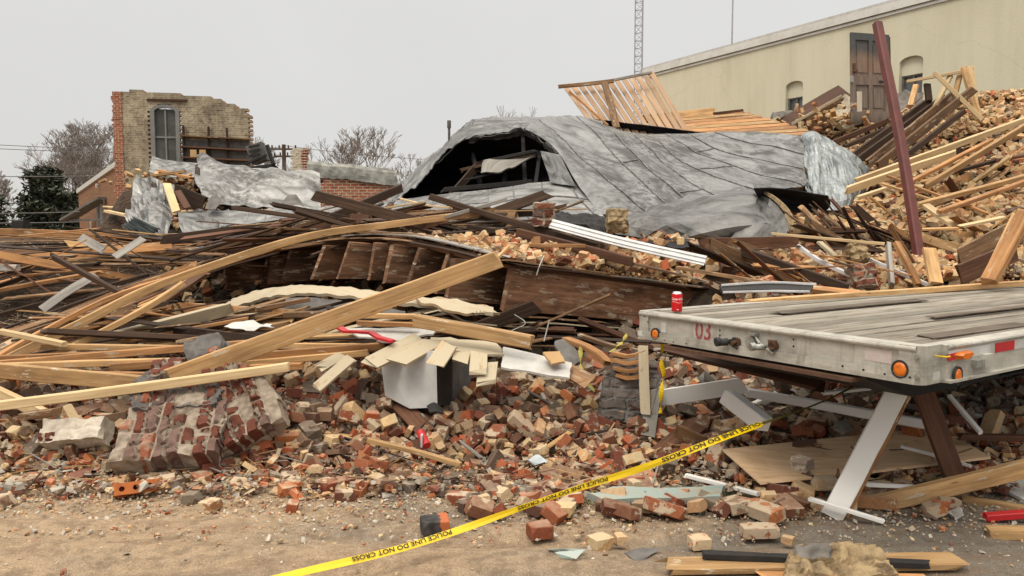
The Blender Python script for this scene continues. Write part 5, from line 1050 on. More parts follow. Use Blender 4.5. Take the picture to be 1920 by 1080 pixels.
# ---------------------------------------------------------------- the collapsed floor
EDGE = [Vector(P(250, 556, 10.6)), Vector(P(400, 508, 10.2)), Vector(P(560, 470, 9.3)), Vector(P(690, 455, 8.4)), Vector(P(800, 464, 7.6)), Vector(P(950, 500, 6.8))]
ED = catmull(EDGE, 61); DJ = Vector((2.33, 1.9, -.36))/3.03
def deckp(s, r):       # s 0..1 along the broken edge, r metres along the joists
    k = s*60; i = min(59, int(k)); q = ED[i].lerp(ED[i+1], k-i); d = DJ.copy(); d.z = -.119*max(0, (s-.5)*2)-.01; return q+d*r
def floor():
    root = empty('collapsed_floor', 'collapsed upper floor with rows of dark joists under a sagging splintered deck', 'collapsed floor')
    rows = [[deckp(s, r)+Vector((0, 0, .02)) for s in np.linspace(0, 1, 16)] for r in np.linspace(-.06, 3.1, 6)]
    sheet('subfloor', rows, M['joist'], nu=60, nv=24, amp=.012, sc=3, thick=.03, parent=root, sharp=False)
    ns = 19
    for k in range(ns):
        s = 1-k/(ns-1)*.93; top = deckp(s, 0); L_ = 4.1 if k == 0 else 2.2; h = .40 if s > .55 else .40-.1*(.55-s)
        pr = random.uniform(.0, .38) if k else 0; d = DJ.copy(); d.z = -.119*max(0, (s-.5)*2)-.01
        a, b_ = top-d*pr-Vector((0, 0, h/2+.0)), top+d*L_-Vector((0, 0, h/2+.0))
        o = board('joist', [a, b_], h-.02, .06, M['joist'], root, jag=.0 if k == 0 else .0, up=(random.uniform(-.1, .1), random.uniform(-.12, .12), 1), roll=random.uniform(-9, 9) if k else 0, seg=10)
        # slanted broken end: lower corner sticks out
        sl = random.uniform(.0, .16) if k else .02
        for v in o.data.vertices[:8]:
            if v.co.z < a.z: v.co -= d*sl
            v.co += Vector((random.uniform(-.008, .008),)*3)
    # layered splintered deck edge boards following the sag
    for j in range(7):
        s0, s1 = [(0, .55), (.3, 1), (0, .8), (.45, 1.), (.1, .6), (.6, 1), (0, 1)][j]; dz = .03+.014*j
        path = [deckp(s, -.05-.05*(j % 3)+.03*j+.05*noise.noise(Vector((s*6, j, 0))))+Vector((0, 0, dz-.01+.012*noise.noise(Vector((s*8, j*3, 2))))) for s in np.linspace(s0, s1, 9)]
        board('deck_edge_board', path, .014, .13, M[['mid', 'dark', 'mid', 'brown', 'mid', 'grey', 'mid'][j]], root, jag=1.5)
    # boards along the rim over the long joist
    for j in range(4):
        r0, r1 = [(0, 2.2), (.6, 3.1), (1.4, 3.2), (0, 1.3)][j]; path = [deckp(1, r)+Vector((.02-.02*j, -.05-.02*j, .03+.012*j+.01*noise.noise(Vector((r*4, j, 0))))) for r in np.linspace(r0, r1, 8)]
        board('deck_edge_board', path, .014, .12, M[['dark', 'mid', 'grey', 'mid'][j]], root, jag=1.5)
    # ceiling boards under the joists
    for j in range(6):
        r0, r1 = [(0, 1.2), (.9, 2.2), (.3, 2.6), (1.8, 3.0), (-.6, .6), (.2, 1.7)][j]; path = [deckp(1, r)+Vector((-.0-.03*j, -.06-.03*j, -.42-.018*j-.01*noise.noise(Vector((r*4, j, 0))))) for r in np.linspace(r0, r1, 7)]
        board('ceiling_board', path, .012, .12, M[['mid', 'dark', 'cream', 'mid', 'cream', 'brown'][j]], root, jag=2)
    bb = MB()
floor()
arch = [pp([(385, 588, 8.6), (440, 560, 8.3), (500, 541, 8.), (570, 535, 7.7), (650, 540, 7.3), (740, 552, 6.9), (830, 562, 6.6), (925, 580, 6.4)])]
low_ = [(395, 594, 8.3), (445, 574, 8.), (500, 559, 7.7), (570, 552, 7.4), (650, 556, 7.), (740, 568, 6.6), (830, 575, 6.4), (925, 587, 6.2)]
tag(sheet('ceiling_panel', arch+[pp(low_)], M['cream'], nu=60, nv=8, amp=.012, sc=3, thick=.03, edge=.02)[0], 'long pale ceiling strip arching beneath the dark joists', 'panel')
tag(sheet('ceiling_panel', [pp([(400, 600, 8.3), (480, 575, 8.2), (560, 560, 8.2), (650, 566, 7.8), (760, 584, 7.2)]), pp([(420, 612, 8.), (490, 594, 7.8), (560, 584, 7.8), (650, 586, 7.4), (760, 592, 7.)])], M['dgrey'], nu=40, nv=10, amp=.02, sc=2, thick=.02)[0], 'grey drooping ceiling sheet in the dark gap under the arched strip', 'panel')
tag(sheet('ceiling_panel', [pp([(775, 556, 6.6), (850, 562, 6.5), (900, 575, 6.4), (938, 588, 6.3)]), pp([(790, 566, 6.3), (840, 582, 6.2), (880, 588, 6.1), (895, 586, 6.2)])], M['cream'], nu=24, nv=10, amp=.02, sc=4, thick=.02, edge=.03)[0], 'torn triangular cream ceiling scrap below the long timber end', 'panel')
# ---------------------------------------------------------------- helpers that look for the terrain
def hitH(px, py, y0=4.0, y1=24.):
    d = ray(px, py); ts = np.arange(y0, y1, .08); C0 = Vector((0, 0, CAMZ)); k = ts/d.y; h = H(C0.x+d.x*k, ts); z = C0.z+d.z*k
    ix = np.where(z <= h)[0]; Y = ts[ix[0]] if len(ix) else 12.
    return P(px, py, float(Y))
def bpx(px0, py0, Y0, px1, py1, Y1): return [P(px0, py0, Y0), P(px1, py1, Y1)]
# ---------------------------------------------------------------- hand-placed timbers
TB = [  # name, path[(px,py,Y)...], w, t, material, label
 ('timber_beam', [(322, 708, 5.25), (620, 600, 5.5), (934, 487, 5.9)], .135, .05, 'fresh', 'long thick tan timber rising diagonally with its sawn end over the floor edge'),
 ('long_stud', [(-40, 700, 6.3), (160, 600, 6.7), (300, 533, 7.1), (560, 449, 7.9), (740, 420, 8.3), (922, 396, 8.7)], .075, .05, 'fresh', 'very long bowed tan stud crossing above all the joists'),
 ('long_stud', [(-40, 725, 6.0), (110, 660, 6.3), (250, 590, 6.6), (345, 530, 7.0)], .05, .05, 'fresh', 'tan bowed stud running just below the very long one'),
 ('long_stud', [(-40, 690, 6.4), (80, 622, 6.8), (215, 556, 7.1), (330, 520, 7.4)], .045, .07, 'orange', 'orange bowed stud above the very long tan one near the stack'),
 ('stud', [(-60, 768, 5.0), (250, 728, 5.1), (540, 688, 5.25)], .062, .06, 'pale', 'pale straight stud lying over the tilted masonry chunks'),
 ('stud', [(-30, 722, 5.5), (20, 728, 5.5), (90, 780, 5.3)], .08, .05, 'pale', 'short pale board slanting down at the stack edge'),
 ('stud', [(45, 780, 5.25), (106, 772, 5.2)], .05, .09, 'mid', 'stubby weathered board end under the pale straight stud'),
 ('stud', [(0, 622, 6.2), (120, 647, 6.1)], .04, .06, 'pale', 'pale yellow board tip slanting into the stack top'),
 ('stud', [(80, 650, 6.2), (230, 650, 6.2), (368, 654, 6.2)], .05, .05, 'fresh', 'tan stud on top of the yellow timber stack'),
 ('stud', [(300, 652, 6.3), (410, 652, 6.3)], .035, .05, 'fresh', 'short tan stud at the end of the stack top'),
 ('stud', [(-30, 672, 6.0), (140, 668, 6.0), (300, 660, 6.0)], .035, .05, 'orange', 'thin orange stud second in the yellow stack'),
 ('stud', [(-30, 686, 5.9), (200, 672, 5.9), (460, 645, 6.0)], .055, .05, 'orange', 'orange stud rising through the yellow stack'),
 ('stud', [(-30, 688, 5.8), (200, 686, 5.8), (400, 676, 5.8)], .05, .05, 'fresh', 'tan stud third in the yellow stack'),
 ('stud', [(-30, 696, 5.7), (140, 698, 5.7), (290, 702, 5.6)], .035, .05, 'orange', 'thin orange stud fourth in the yellow stack'),
 ('timber_beam', [(-40, 690, 5.6), (100, 703, 5.5), (262, 720, 5.4)], .11, .05, 'fresh', 'thick tan board at the bottom of the yellow stack'),
 ('stud', [(210, 688, 5.75), (480, 668, 5.8), (720, 650, 5.9)], .06, .05, 'orange', 'orange stud ending near the cream painted planks'),
 ('stud', [(360, 672, 5.9), (500, 662, 6.), (640, 650, 6.1)], .05, .05, 'orange', 'orange stud under the diagonal thick timber'),
 ('stud', [(400, 687, 5.8), (560, 686, 5.8), (690, 660, 5.85)], .05, .05, 'fresh', 'tan stud lowest beside the cream painted planks'),
 ('stud', [(500, 648, 6.0), (640, 646, 6.), (716, 648, 6.0)], .045, .05, 'fresh', 'tan stud with a dark knot above the cream planks'),
 ('stud', [(470, 690, 5.7), (567, 686, 5.7)], .05, .05, 'orange', 'short orange stud end above the pale straight stud'),
 ('stud', [(230, 640, 6.5), (350, 612, 6.7), (465, 598, 6.8)], .03, .05, 'orange', 'thin tan board rising towards the white paper scraps'),
 ('stud', [(330, 642, 6.3), (460, 620, 6.5), (545, 605, 6.6)], .025, .05, 'mid', 'thin brown board below the white paper scraps'),
 ('timber_beam', [(778, 602, 5.75), (880, 620, 5.6), (997, 642, 5.5)], .095, .09, 'fresh', 'short thick tan timber lying over the white panel scraps'),
 ('stud', [(680, 592, 6.2), (785, 594, 6.1)], .04, .06, 'fresh', 'tan stud butting the short thick timber from behind'),
 ('stud', [(672, 606, 6.1), (780, 611, 6.0)], .035, .06, 'orange', 'orange stud just under the tan one behind the short timber'),
 ('stud', [(540, 590, 6.6), (660, 588, 6.5)], .05, .12, 'mid', 'wide weathered board beneath the diagonal timber'),
 ('stud', [(270, 598, 7.2), (400, 596, 7.1), (620, 590, 6.9)], .03, .14, 'mid', 'long weathered board in the gap under the arched ceiling strip'),
 ('stud', [(480, 580, 7.0), (580, 562, 7.2)], .04, .08, 'mid', 'weathered board tip pointing up under the arched strip'),
 ('timber_beam', [(590, 367, 8.6), (680, 388, 8.6), (790, 418, 8.5)], .12, .07, 'dark', 'thick dark beam slanting down from its free end above the joists'),
 ('timber_beam', [(612, 412, 9.0), (690, 385, 9.2), (752, 352, 9.6)], .1, .06, 'dark', 'dark beam leaning up to the roof metal corner'),
 ('timber_beam', [(808, 369, 8.8), (900, 392, 8.7), (1010, 425, 8.3), (1118, 462, 7.9)], .07, .06, 'dark', 'long thin dark beam running down to the white siding'),
 ('stud', [(835, 408, 8.5), (900, 390, 8.6), (948, 375, 8.7)], .04, .07, 'grey', 'grey board resting on top of the very long bowed stud'),
 ('timber_beam', [(970, 436, 8.0), (1060, 452, 7.8), (1185, 492, 7.5)], .09, .08, 'brown', 'thick brown beam lying along the white siding strip'),
 ('timber_beam', [(880, 425, 8.4), (1000, 444, 8.2)], .05, .08, 'dark', 'dark beam end under the thin one near the brick lump'),
 ('stud', [(930, 460, 7.4), (1020, 462, 7.3), (1098, 462, 7.3)], .035, .06, 'orange', 'tan lath lying on the deck rubble'),
 ('stud', [(905, 512, 5.98), (940, 488, 6.0), (952, 463, 6.2)], .02, .03, 'fresh', 'splinter sticking up at the diagonal timber end'),
 ('lath', [(595, 375, 9.6), (680, 395, 9.4)], .02, .04, 'pale', 'pale lath crossing the pale roof apron'),
 ('lath', [(750, 372, 9.3), (800, 385, 9.2), (845, 390, 9.1)], .02, .05, 'pale', 'pale split lath on the apron edge'),
 ('lath', [(640, 405, 9.3), (720, 390, 9.2), (800, 378, 9.2)], .02, .04, 'pale', 'pale lath rising over the metal by the dark beams'),
 ('lath', [(680, 400, 9.2), (850, 393, 9.0)], .02, .04, 'mid', 'brown lath flat above the bowed stud'),
 ('lath', [(940, 397, 9.2), (1100, 393, 9.0)], .012, .03, 'fresh', 'thin tan lath along the apron foot'),
 ('timber_beam', [(1180, 492, 7.6), (1250, 508, 7.5), (1330, 530, 7.3)], .02, .06, 'mid', 'weathered lath along the deck rim rubble'),
 ('timber_beam', [(1390, 470, 8.0), (1440, 493, 7.8), (1500, 520, 7.5), (1590, 541, 7.2)], .09, .07, 'dark', 'long charred beam sloping through the orange rubble'),
 ('timber_beam', [(1355, 480, 8.4), (1362, 510, 8.1)], .12, .1, 'brown', 'short brown block stuck in the orange rubble'),
 ('stud', [(1270, 502, 7.9), (1390, 524, 7.6), (1480, 536, 7.4)], .035, .07, 'mid', 'weathered board below the charred beam'),
 ('lath', [(1448, 438, 8.4), (1550, 447, 8.0), (1656, 456, 7.6)], .028, .05, 'pale', 'pale round-edged batten poking out before the dark tangle'),
 ('timber_beam', [(1537, 455, 8.2), (1575, 490, 8.), (1608, 520, 7.8)], .03, .07, 'cream', 'dull yellow pipe-like trim slanting down to the rubble'),
 ('timber_beam', [(1680, 454, 7.9), (1700, 492, 7.8), (1722, 533, 7.6)], .05, .07, 'orange', 'orange stud standing slanted beside the steel post foot'),
 ('timber_beam', [(1742, 466, 7.6), (1755, 532, 7.4)], .05, .12, 'fresh', 'pale tan stud standing upright past the steel post foot'),
 ('timber_beam', [(1925, 398, 7.0), (1885, 470, 6.9), (1855, 528, 6.8)], .07, .14, 'orange', 'broad orange board standing at the deck far edge'),
 ('timber_beam', [(1905, 400, 7.2), (1865, 470, 7.1), (1845, 526, 7.0)], .04, .05, 'fresh', 'narrow tan stud beside the broad standing board'),
 ('timber_beam', [(1800, 485, 7.8), (1860, 452, 7.9), (1930, 418, 8.0)], .22, .04, 'mid', 'wide weathered plank rising behind the broad standing board'),
 ('timber_beam', [(1800, 515, 7.4), (1860, 488, 7.5), (1905, 470, 7.6)], .2, .04, 'brown', 'wide brown plank under the weathered one'),
 ('stud', [(1665, 458, 8.1), (1672, 535, 7.8)], .12, .04, 'grey', 'grey board standing behind the slanted orange stud'),
 # right mountain
 ('long_plank', [(1590, 356, 10.6), (1680, 325, 11.), (1790, 288, 11.4)], .11, .05, 'pale', 'pale long plank fanning up the brick mountain, lowest end by the galvanised metal'),
 ('long_plank', [(1606, 340, 11.2), (1700, 312, 11.4), (1800, 272, 11.6), (1930, 222, 11.8)], .09, .05, 'pale', 'pale long plank reaching up past the rubble top'),
 ('long_plank', [(1735, 350, 10.4), (1830, 290, 10.8), (1930, 232, 11.2)], .09, .05, 'fresh', 'tan long plank just under the uppermost pale one'),
 ('long_plank', [(1700, 345, 10.7), (1800, 295, 11.), (1860, 262, 11.2)], .05, .06, 'orange', 'orange stud between the two pale long planks'),
 ('long_plank', [(1605, 372, 10.2), (1670, 350, 10.4)], .05, .05, 'pale', 'short pale stud just below the fanning planks'),
 ('long_plank', [(1720, 385, 9.6), (1830, 355, 9.8), (1930, 328, 10.)], .06, .06, 'fresh', 'tan stud crossing the middle of the brick mountain'),
 ('long_plank', [(1760, 398, 9.3), (1850, 362, 9.5), (1930, 338, 9.7)], .05, .06, 'orange', 'orange stud under the mid mountain tan stud'),
 ('long_plank', [(1655, 345, 10.2), (1720, 365, 10.), (1762, 380, 9.8)], .03, .05, 'fresh', 'thin tan lath crossing the planks downward'),
 ('long_plank', [(1665, 330, 10.4), (1720, 352, 10.2), (1770, 370, 10.)], .03, .05, 'orange', 'thin orange lath beside the crossing tan lath'),
 ('long_plank', [(1735, 385, 9.6), (1785, 420, 9.2)], .04, .12, 'pale', 'pale flat board slanting down the mid mountain'),
 ('long_plank', [(1800, 425, 9.0), (1880, 408, 9.1)], .03, .06, 'pale', 'pale lath above the wide weathered plank'),
 ('long_plank', [(1790, 375, 9.6), (1850, 400, 9.3)], .03, .05, 'orange', 'thin orange lath slanting above the wide plank'),
 ('long_plank', [(1730, 430, 9.3), (1800, 428, 9.1)], .03, .05, 'fresh', 'small tan stick by the upright post middle'),
 ('long_plank', [(1870, 300, 11.), (1930, 290, 11.)], .04, .06, 'brown', 'brown stick high on the mountain edge'),
 ('long_plank', [(1780, 325, 10.9), (1870, 300, 11.1)], .05, .05, 'dark', 'dark stick in the mountain rubble'),
 ('roof_beam', [(1598, 292, 13.2), (1700, 222, 13.6), (1742, 188, 13.8)], .1, .06, 'dark', 'dark roof beam nearest the door in the parallel row'),
 ('roof_beam', [(1560, 268, 13.6), (1620, 238, 13.8), (1665, 226, 14.)], .09, .06, 'brown', 'short brown beam below the door sill'),
 ('roof_beam', [(1606, 302, 12.8), (1700, 240, 13.2), (1768, 184, 13.6)], .12, .06, 'dark', 'second dark roof beam of the parallel row'),
 ('roof_beam', [(1628, 306, 12.5), (1720, 240, 12.9), (1790, 176, 13.3)], .14, .06, 'mid', 'weathered roof beam of the parallel row'),
 ('roof_beam', [(1648, 310, 12.2), (1740, 240, 12.6), (1824, 168, 13.)], .14, .06, 'mid', 'longest weathered roof beam reaching the pale frame'),
 ('roof_beam', [(1672, 312, 12.0), (1750, 250, 12.4), (1808, 208, 12.8)], .09, .06, 'dark', 'dark roof beam lowest of the parallel row'),
 ('roof_beam', [(1585, 275, 13.6), (1640, 245, 13.8), (1690, 230, 13.9)], .07, .07, 'dark', 'thin dark beam directly under the door'),
 ('roof_beam', [(1690, 298, 11.9), (1760, 288, 12.)], .07, .07, 'brown', 'brown beam stub crossing under the parallel row'),
 ('frame_stud', [(1700, 153, 13.6), (1760, 143, 13.5), (1812, 132, 13.4)], .05, .07, 'pale', 'pale top rail of the broken timber frame'),
 ('frame_stud', [(1752, 137, 13.1), (1800, 182, 12.9), (1842, 226, 12.7)], .07, .11, 'pale', 'pale diagonal brace across the broken timber frame'),
 ('frame_stud', [(1808, 128, 13.4), (1812, 180, 13.2), (1836, 225, 13.)], .06, .12, 'fresh', 'doubled tan stud at the high end of the broken frame'),
 ('frame_stud', [(1818, 126, 13.6), (1822, 170, 13.4), (1830, 222, 13.2)], .06, .12, 'pale', 'pale stud behind the doubled one'),
 ('frame_stud', [(1782, 142, 13.5), (1748, 212, 13.2)], .06, .08, 'pale', 'pale stud leaning back in the broken frame'),
 ('frame_stud', [(1800, 140, 13.5), (1778, 230, 13.2)], .06, .08, 'fresh', 'tan stud crossing behind the diagonal brace'),
 ('frame_stud', [(1718, 160, 13.5), (1708, 198, 13.3)], .06, .09, 'fresh', 'short tan stud under the top rail start'),
 ('frame_stud', [(1738, 158, 13.6), (1742, 190, 13.5)], .07, .1, 'dark', 'dark stud stub under the top rail'),
 # trailer and below
 ('stud', [(1402, 568, 5.75), (1650, 550, 6.35), (1960, 528, 7.4)], .048, .07, 'fresh', 'tan knotty stud lying on the far edge of the trailer deck'),
 ('leaning_board', [(1688, 722, 4.35), (1620, 850, 4.3), (1560, 968, 4.22)], .17, .045, 'white', 'white painted board leaning up to the trailer corner'),
 ('leaning_board', [(1733, 738, 4.7), (1765, 830, 4.65), (1797, 915, 4.6)], .03, .14, 'brown', 'brown plank leaning under the trailer beside the white board'),
 ('stud', [(1628, 948, 4.35), (1780, 916, 4.35), (1960, 868, 4.4)], .10, .05, 'fresh', 'thick tan timber lying before the brown plank'),
 ('stud', [(1800, 938, 4.45), (1940, 962, 4.3)], .06, .05, 'fresh', 'tan timber end behind the thick one'),
 ('stud', [(1848, 970, 4.15), (1960, 962, 4.1)], .035, .06, 'redw', 'red painted board end near the thick tan timber'),
 ('stud', [(1853, 998, 4.0), (1950, 1000, 3.95)], .06, .07, 'fresh', 'short tan block at the lower picture corner below the red board'),
 ('lath', [(1520, 937, 4.2), (1580, 955, 4.15), (1656, 978, 4.08)], .022, .03, 'white', 'thin white trim lying across the foot of the leaning board'),
 ('lath', [(1690, 838, 4.9), (1760, 857, 4.8), (1822, 876, 4.7)], .018, .02, 'white', 'thin white trim lying on the plywood'),
 ('white_trim', [(1228, 748, 6.0), (1300, 735, 5.9), (1395, 722, 5.9)], .12, .03, 'white', 'wide white painted board under the trailer'),
 ('white_trim', [(1400, 737, 5.9), (1500, 762, 5.7), (1640, 785, 5.5), (1760, 800, 5.3)], .06, .06, 'white', 'long white painted rail running behind the leaning board'),
 ('white_trim', [(1365, 745, 5.6), (1430, 795, 5.2)], .12, .08, 'white', 'short white post end by the yellow tape tip'),
 ('white_trim', [(1285, 893, 4.95), (1340, 908, 4.85), (1420, 927, 4.75)], .022, .03, 'white', 'white stick crossing the turquoise slab'),
 ('white_trim', [(1625, 908, 4.7), (1740, 914, 4.7)], .02, .03, 'white', 'white stick on the ground past the leaning board'),
 ('white_trim', [(1780, 742, 5.4), (1840, 812, 5.1)], .02, .03, 'white', 'thin white stick poking down behind the brown plank'),
 ('white_trim', [(1545, 738, 5.6), (1632, 728, 5.6)], .02, .05, 'white', 'white scrap close under the trailer apron'),
 ('lath', [(1800, 818, 5.0), (1930, 820, 5.0)], .04, .05, 'brown', 'brown board under the trailer side'),
 ('lath', [(690, 826, 5.0), (780, 848, 4.95), (862, 872, 4.9)], .03, .04, 'fresh', 'tan lath lying on the bricks below the white cabinet'),
 ('plank', [(728, 735, 5.7), (755, 762, 5.5), (792, 804, 5.3)], .02, .13, 'brown', 'brown plank sliding down from the white cabinet'),
 ('plank', [(1232, 858, 5.0), (1270, 832, 5.1), (1300, 802, 5.2)], .02, .14, 'brown', 'brown broken plank standing near the yellow tape'),
 ('lath', [(865, 725, 6.2), (915, 818, 5.6)], .015, .02, 'mid', 'thin stick leaning down the bricks beside the cabinet'),
 ('lath', [(1100, 785, 5.8), (1135, 708, 6.1)], .02, .03, 'grey', 'grey stick leaning on the dark masonry pier'),
 ('lath', [(1065, 805, 5.4), (1060, 752, 5.7)], .02, .03, 'fresh', 'tan stick standing in the bricks'),
 ('lath', [(1228, 655, 5.9), (1350, 680, 5.6)], .02, .03, 'grey', 'grey stick close under the trailer header'),
 ('lath', [(910, 838, 5.2), (965, 818, 5.3)], .02, .03, 'brown', 'reddish stick on the bricks'),
 ('plank', [(900, 765, 5.9), (1000, 780, 5.8)], .012, .03, 'mid', 'thin twig-like lath half buried under the panels'),
 ('plank', [(1010, 728, 6.0), (1025, 755, 5.9)], .02, .03, 'grey', 'small grey stick under the white panel'),
 ('plank', [(1245, 650, 5.8), (1420, 690, 5.2), (1545, 722, 4.9)], .03, .12, 'brown', 'brown board tucked beneath the trailer header'),
 # cream planks over the cabinet
 ('painted_plank', [(780, 640, 5.75), (740, 668, 5.55), (697, 683, 5.4)], .022, .15, 'cream', 'cream painted plank farthest along beside the orange studs'),
 ('painted_plank', [(815, 640, 5.7), (780, 662, 5.5), (746, 678, 5.35)], .022, .14, 'cream', 'cream painted plank over the white cabinet top'),
 ('painted_plank', [(838, 652, 5.5), (817, 683, 5.3)], .022, .13, 'cream', 'short cream painted plank end above the cabinet edge'),
 ('painted_plank', [(868, 662, 5.5), (864, 676, 5.4)], .022, .12, 'cream', 'small cream plank end past the cabinet edge'),
 ('painted_plank', [(898, 664, 5.45), (896, 696, 5.25)], .022, .12, 'cream', 'cream plank end hanging lower past the cabinet'),
 ('painted_plank', [(918, 678, 5.4), (912, 722, 5.2)], .022, .13, 'cream', 'lowest hanging cream plank end'),
 ('painted_plank', [(655, 675, 5.6), (595, 727, 5.4)], .022, .09, 'cream', 'cream plank standing alone over the dark bricks'),
 ('painted_plank', [(640, 668, 5.8), (600, 690, 5.6)], .02, .1, 'cream', 'short cream plank tip under the orange studs'),
 ('painted_plank', [(1055, 690, 5.6), (1100, 712, 5.4)], .02, .14, 'mid', 'pointed tan plank piece beside the white panel'),
 ('foreground_board', [(1245, 1062, 3.52), (1500, 1054, 3.55), (1780, 1052, 3.56)], .03, .14, 'fresh', 'long splintered tan board lying flat on the asphalt'),
 ('foreground_board', [(1440, 1088, 3.4), (1560, 1074, 3.44), (1740, 1092, 3.38)], .03, .12, 'orange', 'orange board under the yellow masonry lump'),
 ('foreground_board', [(1320, 1040, 3.56), (1480, 1046, 3.54), (1740, 1058, 3.48)], .03, .045, 'black', 'charred black strip lying on the splintered board'),
]
M['redw'] = M['redp']
for nm, path, w_, t_, mt, lab in TB:
    pth = [P(*q) for q in path]
    if nm not in ('long_stud', 'lath'): pth = [pth[0], pth[-1]]
    if nm == 'white_trim': pth = [Vector((0, 0, CAMZ))+(q-Vector((0, 0, CAMZ)))*.94 for q in pth]
    cat = {'timber_beam': 'beam', 'long_stud': 'stud', 'lath': 'lath', 'white_trim': 'trim board', 'leaning_board': 'board', 'painted_plank': 'plank', 'long_plank': 'plank', 'roof_beam': 'beam', 'frame_stud': 'stud', 'foreground_board': 'board', 'plank': 'plank'}.get(nm, 'stud')
    if nm == 'leaning_board' and mt == 'white':
        o = empty('leaning_board', lab, 'board'); o.location = (0, 0, 0)
        board('painted_face', pth, .04, .115, M['white'], o, up=(.1, -.8, .8), jag=.2, warp=.1); board('bare_edge_batten', [q+Vector((.075, .03, -.0)) for q in pth], .07, .04, M['orange'], o, up=(.2, -1, .4), jag=.4, warp=.1)
        continue
    up = (0, -.75, 1) if nm in ('painted_plank', 'plank') else ((.2, -1, .3) if nm == 'leaning_board' else ((0, -.3, 1) if nm == 'long_plank' else None))
    board(nm, pth, w_, t_, M[mt], label=lab, cat=cat, jag=.35 if nm in ('timber_beam', 'stud', 'frame_stud') else .9, up=up)
# ---------------------------------------------------------------- random timber piles
def pile(name, n, x0, x1, y0, y1, Y0, Y1, a0, a1, l0, l1, mats, label, group, cat='board', thin=.5, dY=.5, bow=0., seed=0, terr=False):
    rs = random.Random(seed)
    for i in range(n):
        px, py = rs.uniform(x0, x1), rs.uniform(y0, y1); f = (py-y0)/(y1-y0+1e-6); Y = Y0+(Y1-Y0)*f+rs.uniform(-.3, .3)
        c = hitH(px, py)+Vector((0, -.05, .05)) if terr else P(px, py, Y)
        a = R(rs.uniform(a0, a1)); L_ = rs.uniform(l0, l1); d = Vector((math.cos(a), rs.uniform(-dY, dY), math.sin(a))).normalized()
        w_, t_ = rs.choice(((.02, .09), (.02, .12), (.045, .09), (.05, .05), (.09, .04), (.12, .04), (.012, .05))) if rs.random() > thin else rs.choice(((.012, .035), (.01, .05), (.015, .08), (.02, .04)))
        mid = c+Vector((0, 0, bow*L_*rs.uniform(.5, 1)))
        board(name, [c-d*L_/2, mid, c+d*L_/2], w_, t_, M[rs.choice(mats)], label=label, group=group, cat=cat, jag=1.3, roll=rs.uniform(-25, 25), seg=8)
pile('broken_board', 40, -60, 430, 440, 500, 11., 9.4, -7, 6, .8, 3.2, ['mid', 'dark', 'fresh', 'mid', 'orange', 'orange', 'dark', 'mid'], 'broken floorboard in the flat brown pile below the crumpled metal', 'boards in the flat brown pile below the crumpled metal', seed=1)
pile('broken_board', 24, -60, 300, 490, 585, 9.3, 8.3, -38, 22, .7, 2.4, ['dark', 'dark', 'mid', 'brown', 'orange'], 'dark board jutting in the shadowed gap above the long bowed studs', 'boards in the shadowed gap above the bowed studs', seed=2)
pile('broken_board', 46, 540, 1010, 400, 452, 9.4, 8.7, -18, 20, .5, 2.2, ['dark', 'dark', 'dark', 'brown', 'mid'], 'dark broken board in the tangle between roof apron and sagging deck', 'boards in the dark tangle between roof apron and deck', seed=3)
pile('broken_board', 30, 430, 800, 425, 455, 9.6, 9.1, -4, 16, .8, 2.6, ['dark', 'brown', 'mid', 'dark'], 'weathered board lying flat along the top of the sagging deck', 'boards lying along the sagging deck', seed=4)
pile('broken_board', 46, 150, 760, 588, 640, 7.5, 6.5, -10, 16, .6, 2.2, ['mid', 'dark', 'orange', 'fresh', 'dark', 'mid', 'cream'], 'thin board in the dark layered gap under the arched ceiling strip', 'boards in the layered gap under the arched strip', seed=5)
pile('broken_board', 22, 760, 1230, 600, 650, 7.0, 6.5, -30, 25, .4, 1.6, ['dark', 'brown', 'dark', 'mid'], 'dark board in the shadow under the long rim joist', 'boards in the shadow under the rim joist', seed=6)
pile('broken_board', 34, 1530, 1690, 415, 478, 9.7, 8.9, -60, 12, .35, 1.1, ['brown', 'dark', 'brown', 'dark', 'mid'], 'dark brown board in the tangle between galvanised metal and steel post', 'boards in the brown tangle by the galvanised metal', thin=.3, seed=7)
pile('broken_board', 16, 1350, 1620, 455, 545, 8.4, 7.3, -40, 5, .5, 1.5, ['dark', 'brown', 'mid', 'orange'], 'broken board lying in the orange rubble behind the trailer', 'boards in the orange rubble behind the trailer', seed=8)
pile('broken_board', 34, 1640, 1930, 240, 500, 11., 9., 5, 45, .5, 1.9, ['pale', 'fresh', 'orange', 'mid', 'brown'], 'broken lath scattered on the tan brick mountain', 'laths scattered on the tan brick mountain', terr=True, seed=9)
pile('broken_board', 16, 1640, 1930, 300, 520, 11., 9., -55, -10, .4, 1.2, ['fresh', 'orange', 'mid', 'brown', 'pale'], 'broken lath sloping down the tan brick mountain', 'laths sloping down the tan brick mountain', terr=True, seed=10)
pile('broken_board', 16, 1540, 1700, 215, 320, 13., 12., 20, 50, .6, 1.6, ['dark', 'brown', 'mid'], 'dark board in the jumble beneath the scorched door', 'boards in the jumble beneath the door', terr=True, seed=11)
pile('broken_board', 24, 1230, 1920, 700, 860, 5.5, 5., -50, 40, .25, .9, ['brown', 'dark', 'mid', 'white', 'grey'], 'small broken board in the shaded rubble under the trailer', 'small boards in the shaded rubble under the trailer', terr=True, seed=12)
pile('broken_lath', 26, 30, 1250, 740, 880, 5.5, 5., -60, 60, .12, .5, ['mid', 'brown', 'grey', 'dark', 'fresh'], 'small splintered stick among the red bricks on the front slope', 'small sticks among the red bricks', 'lath', thin=1, terr=True, seed=13)
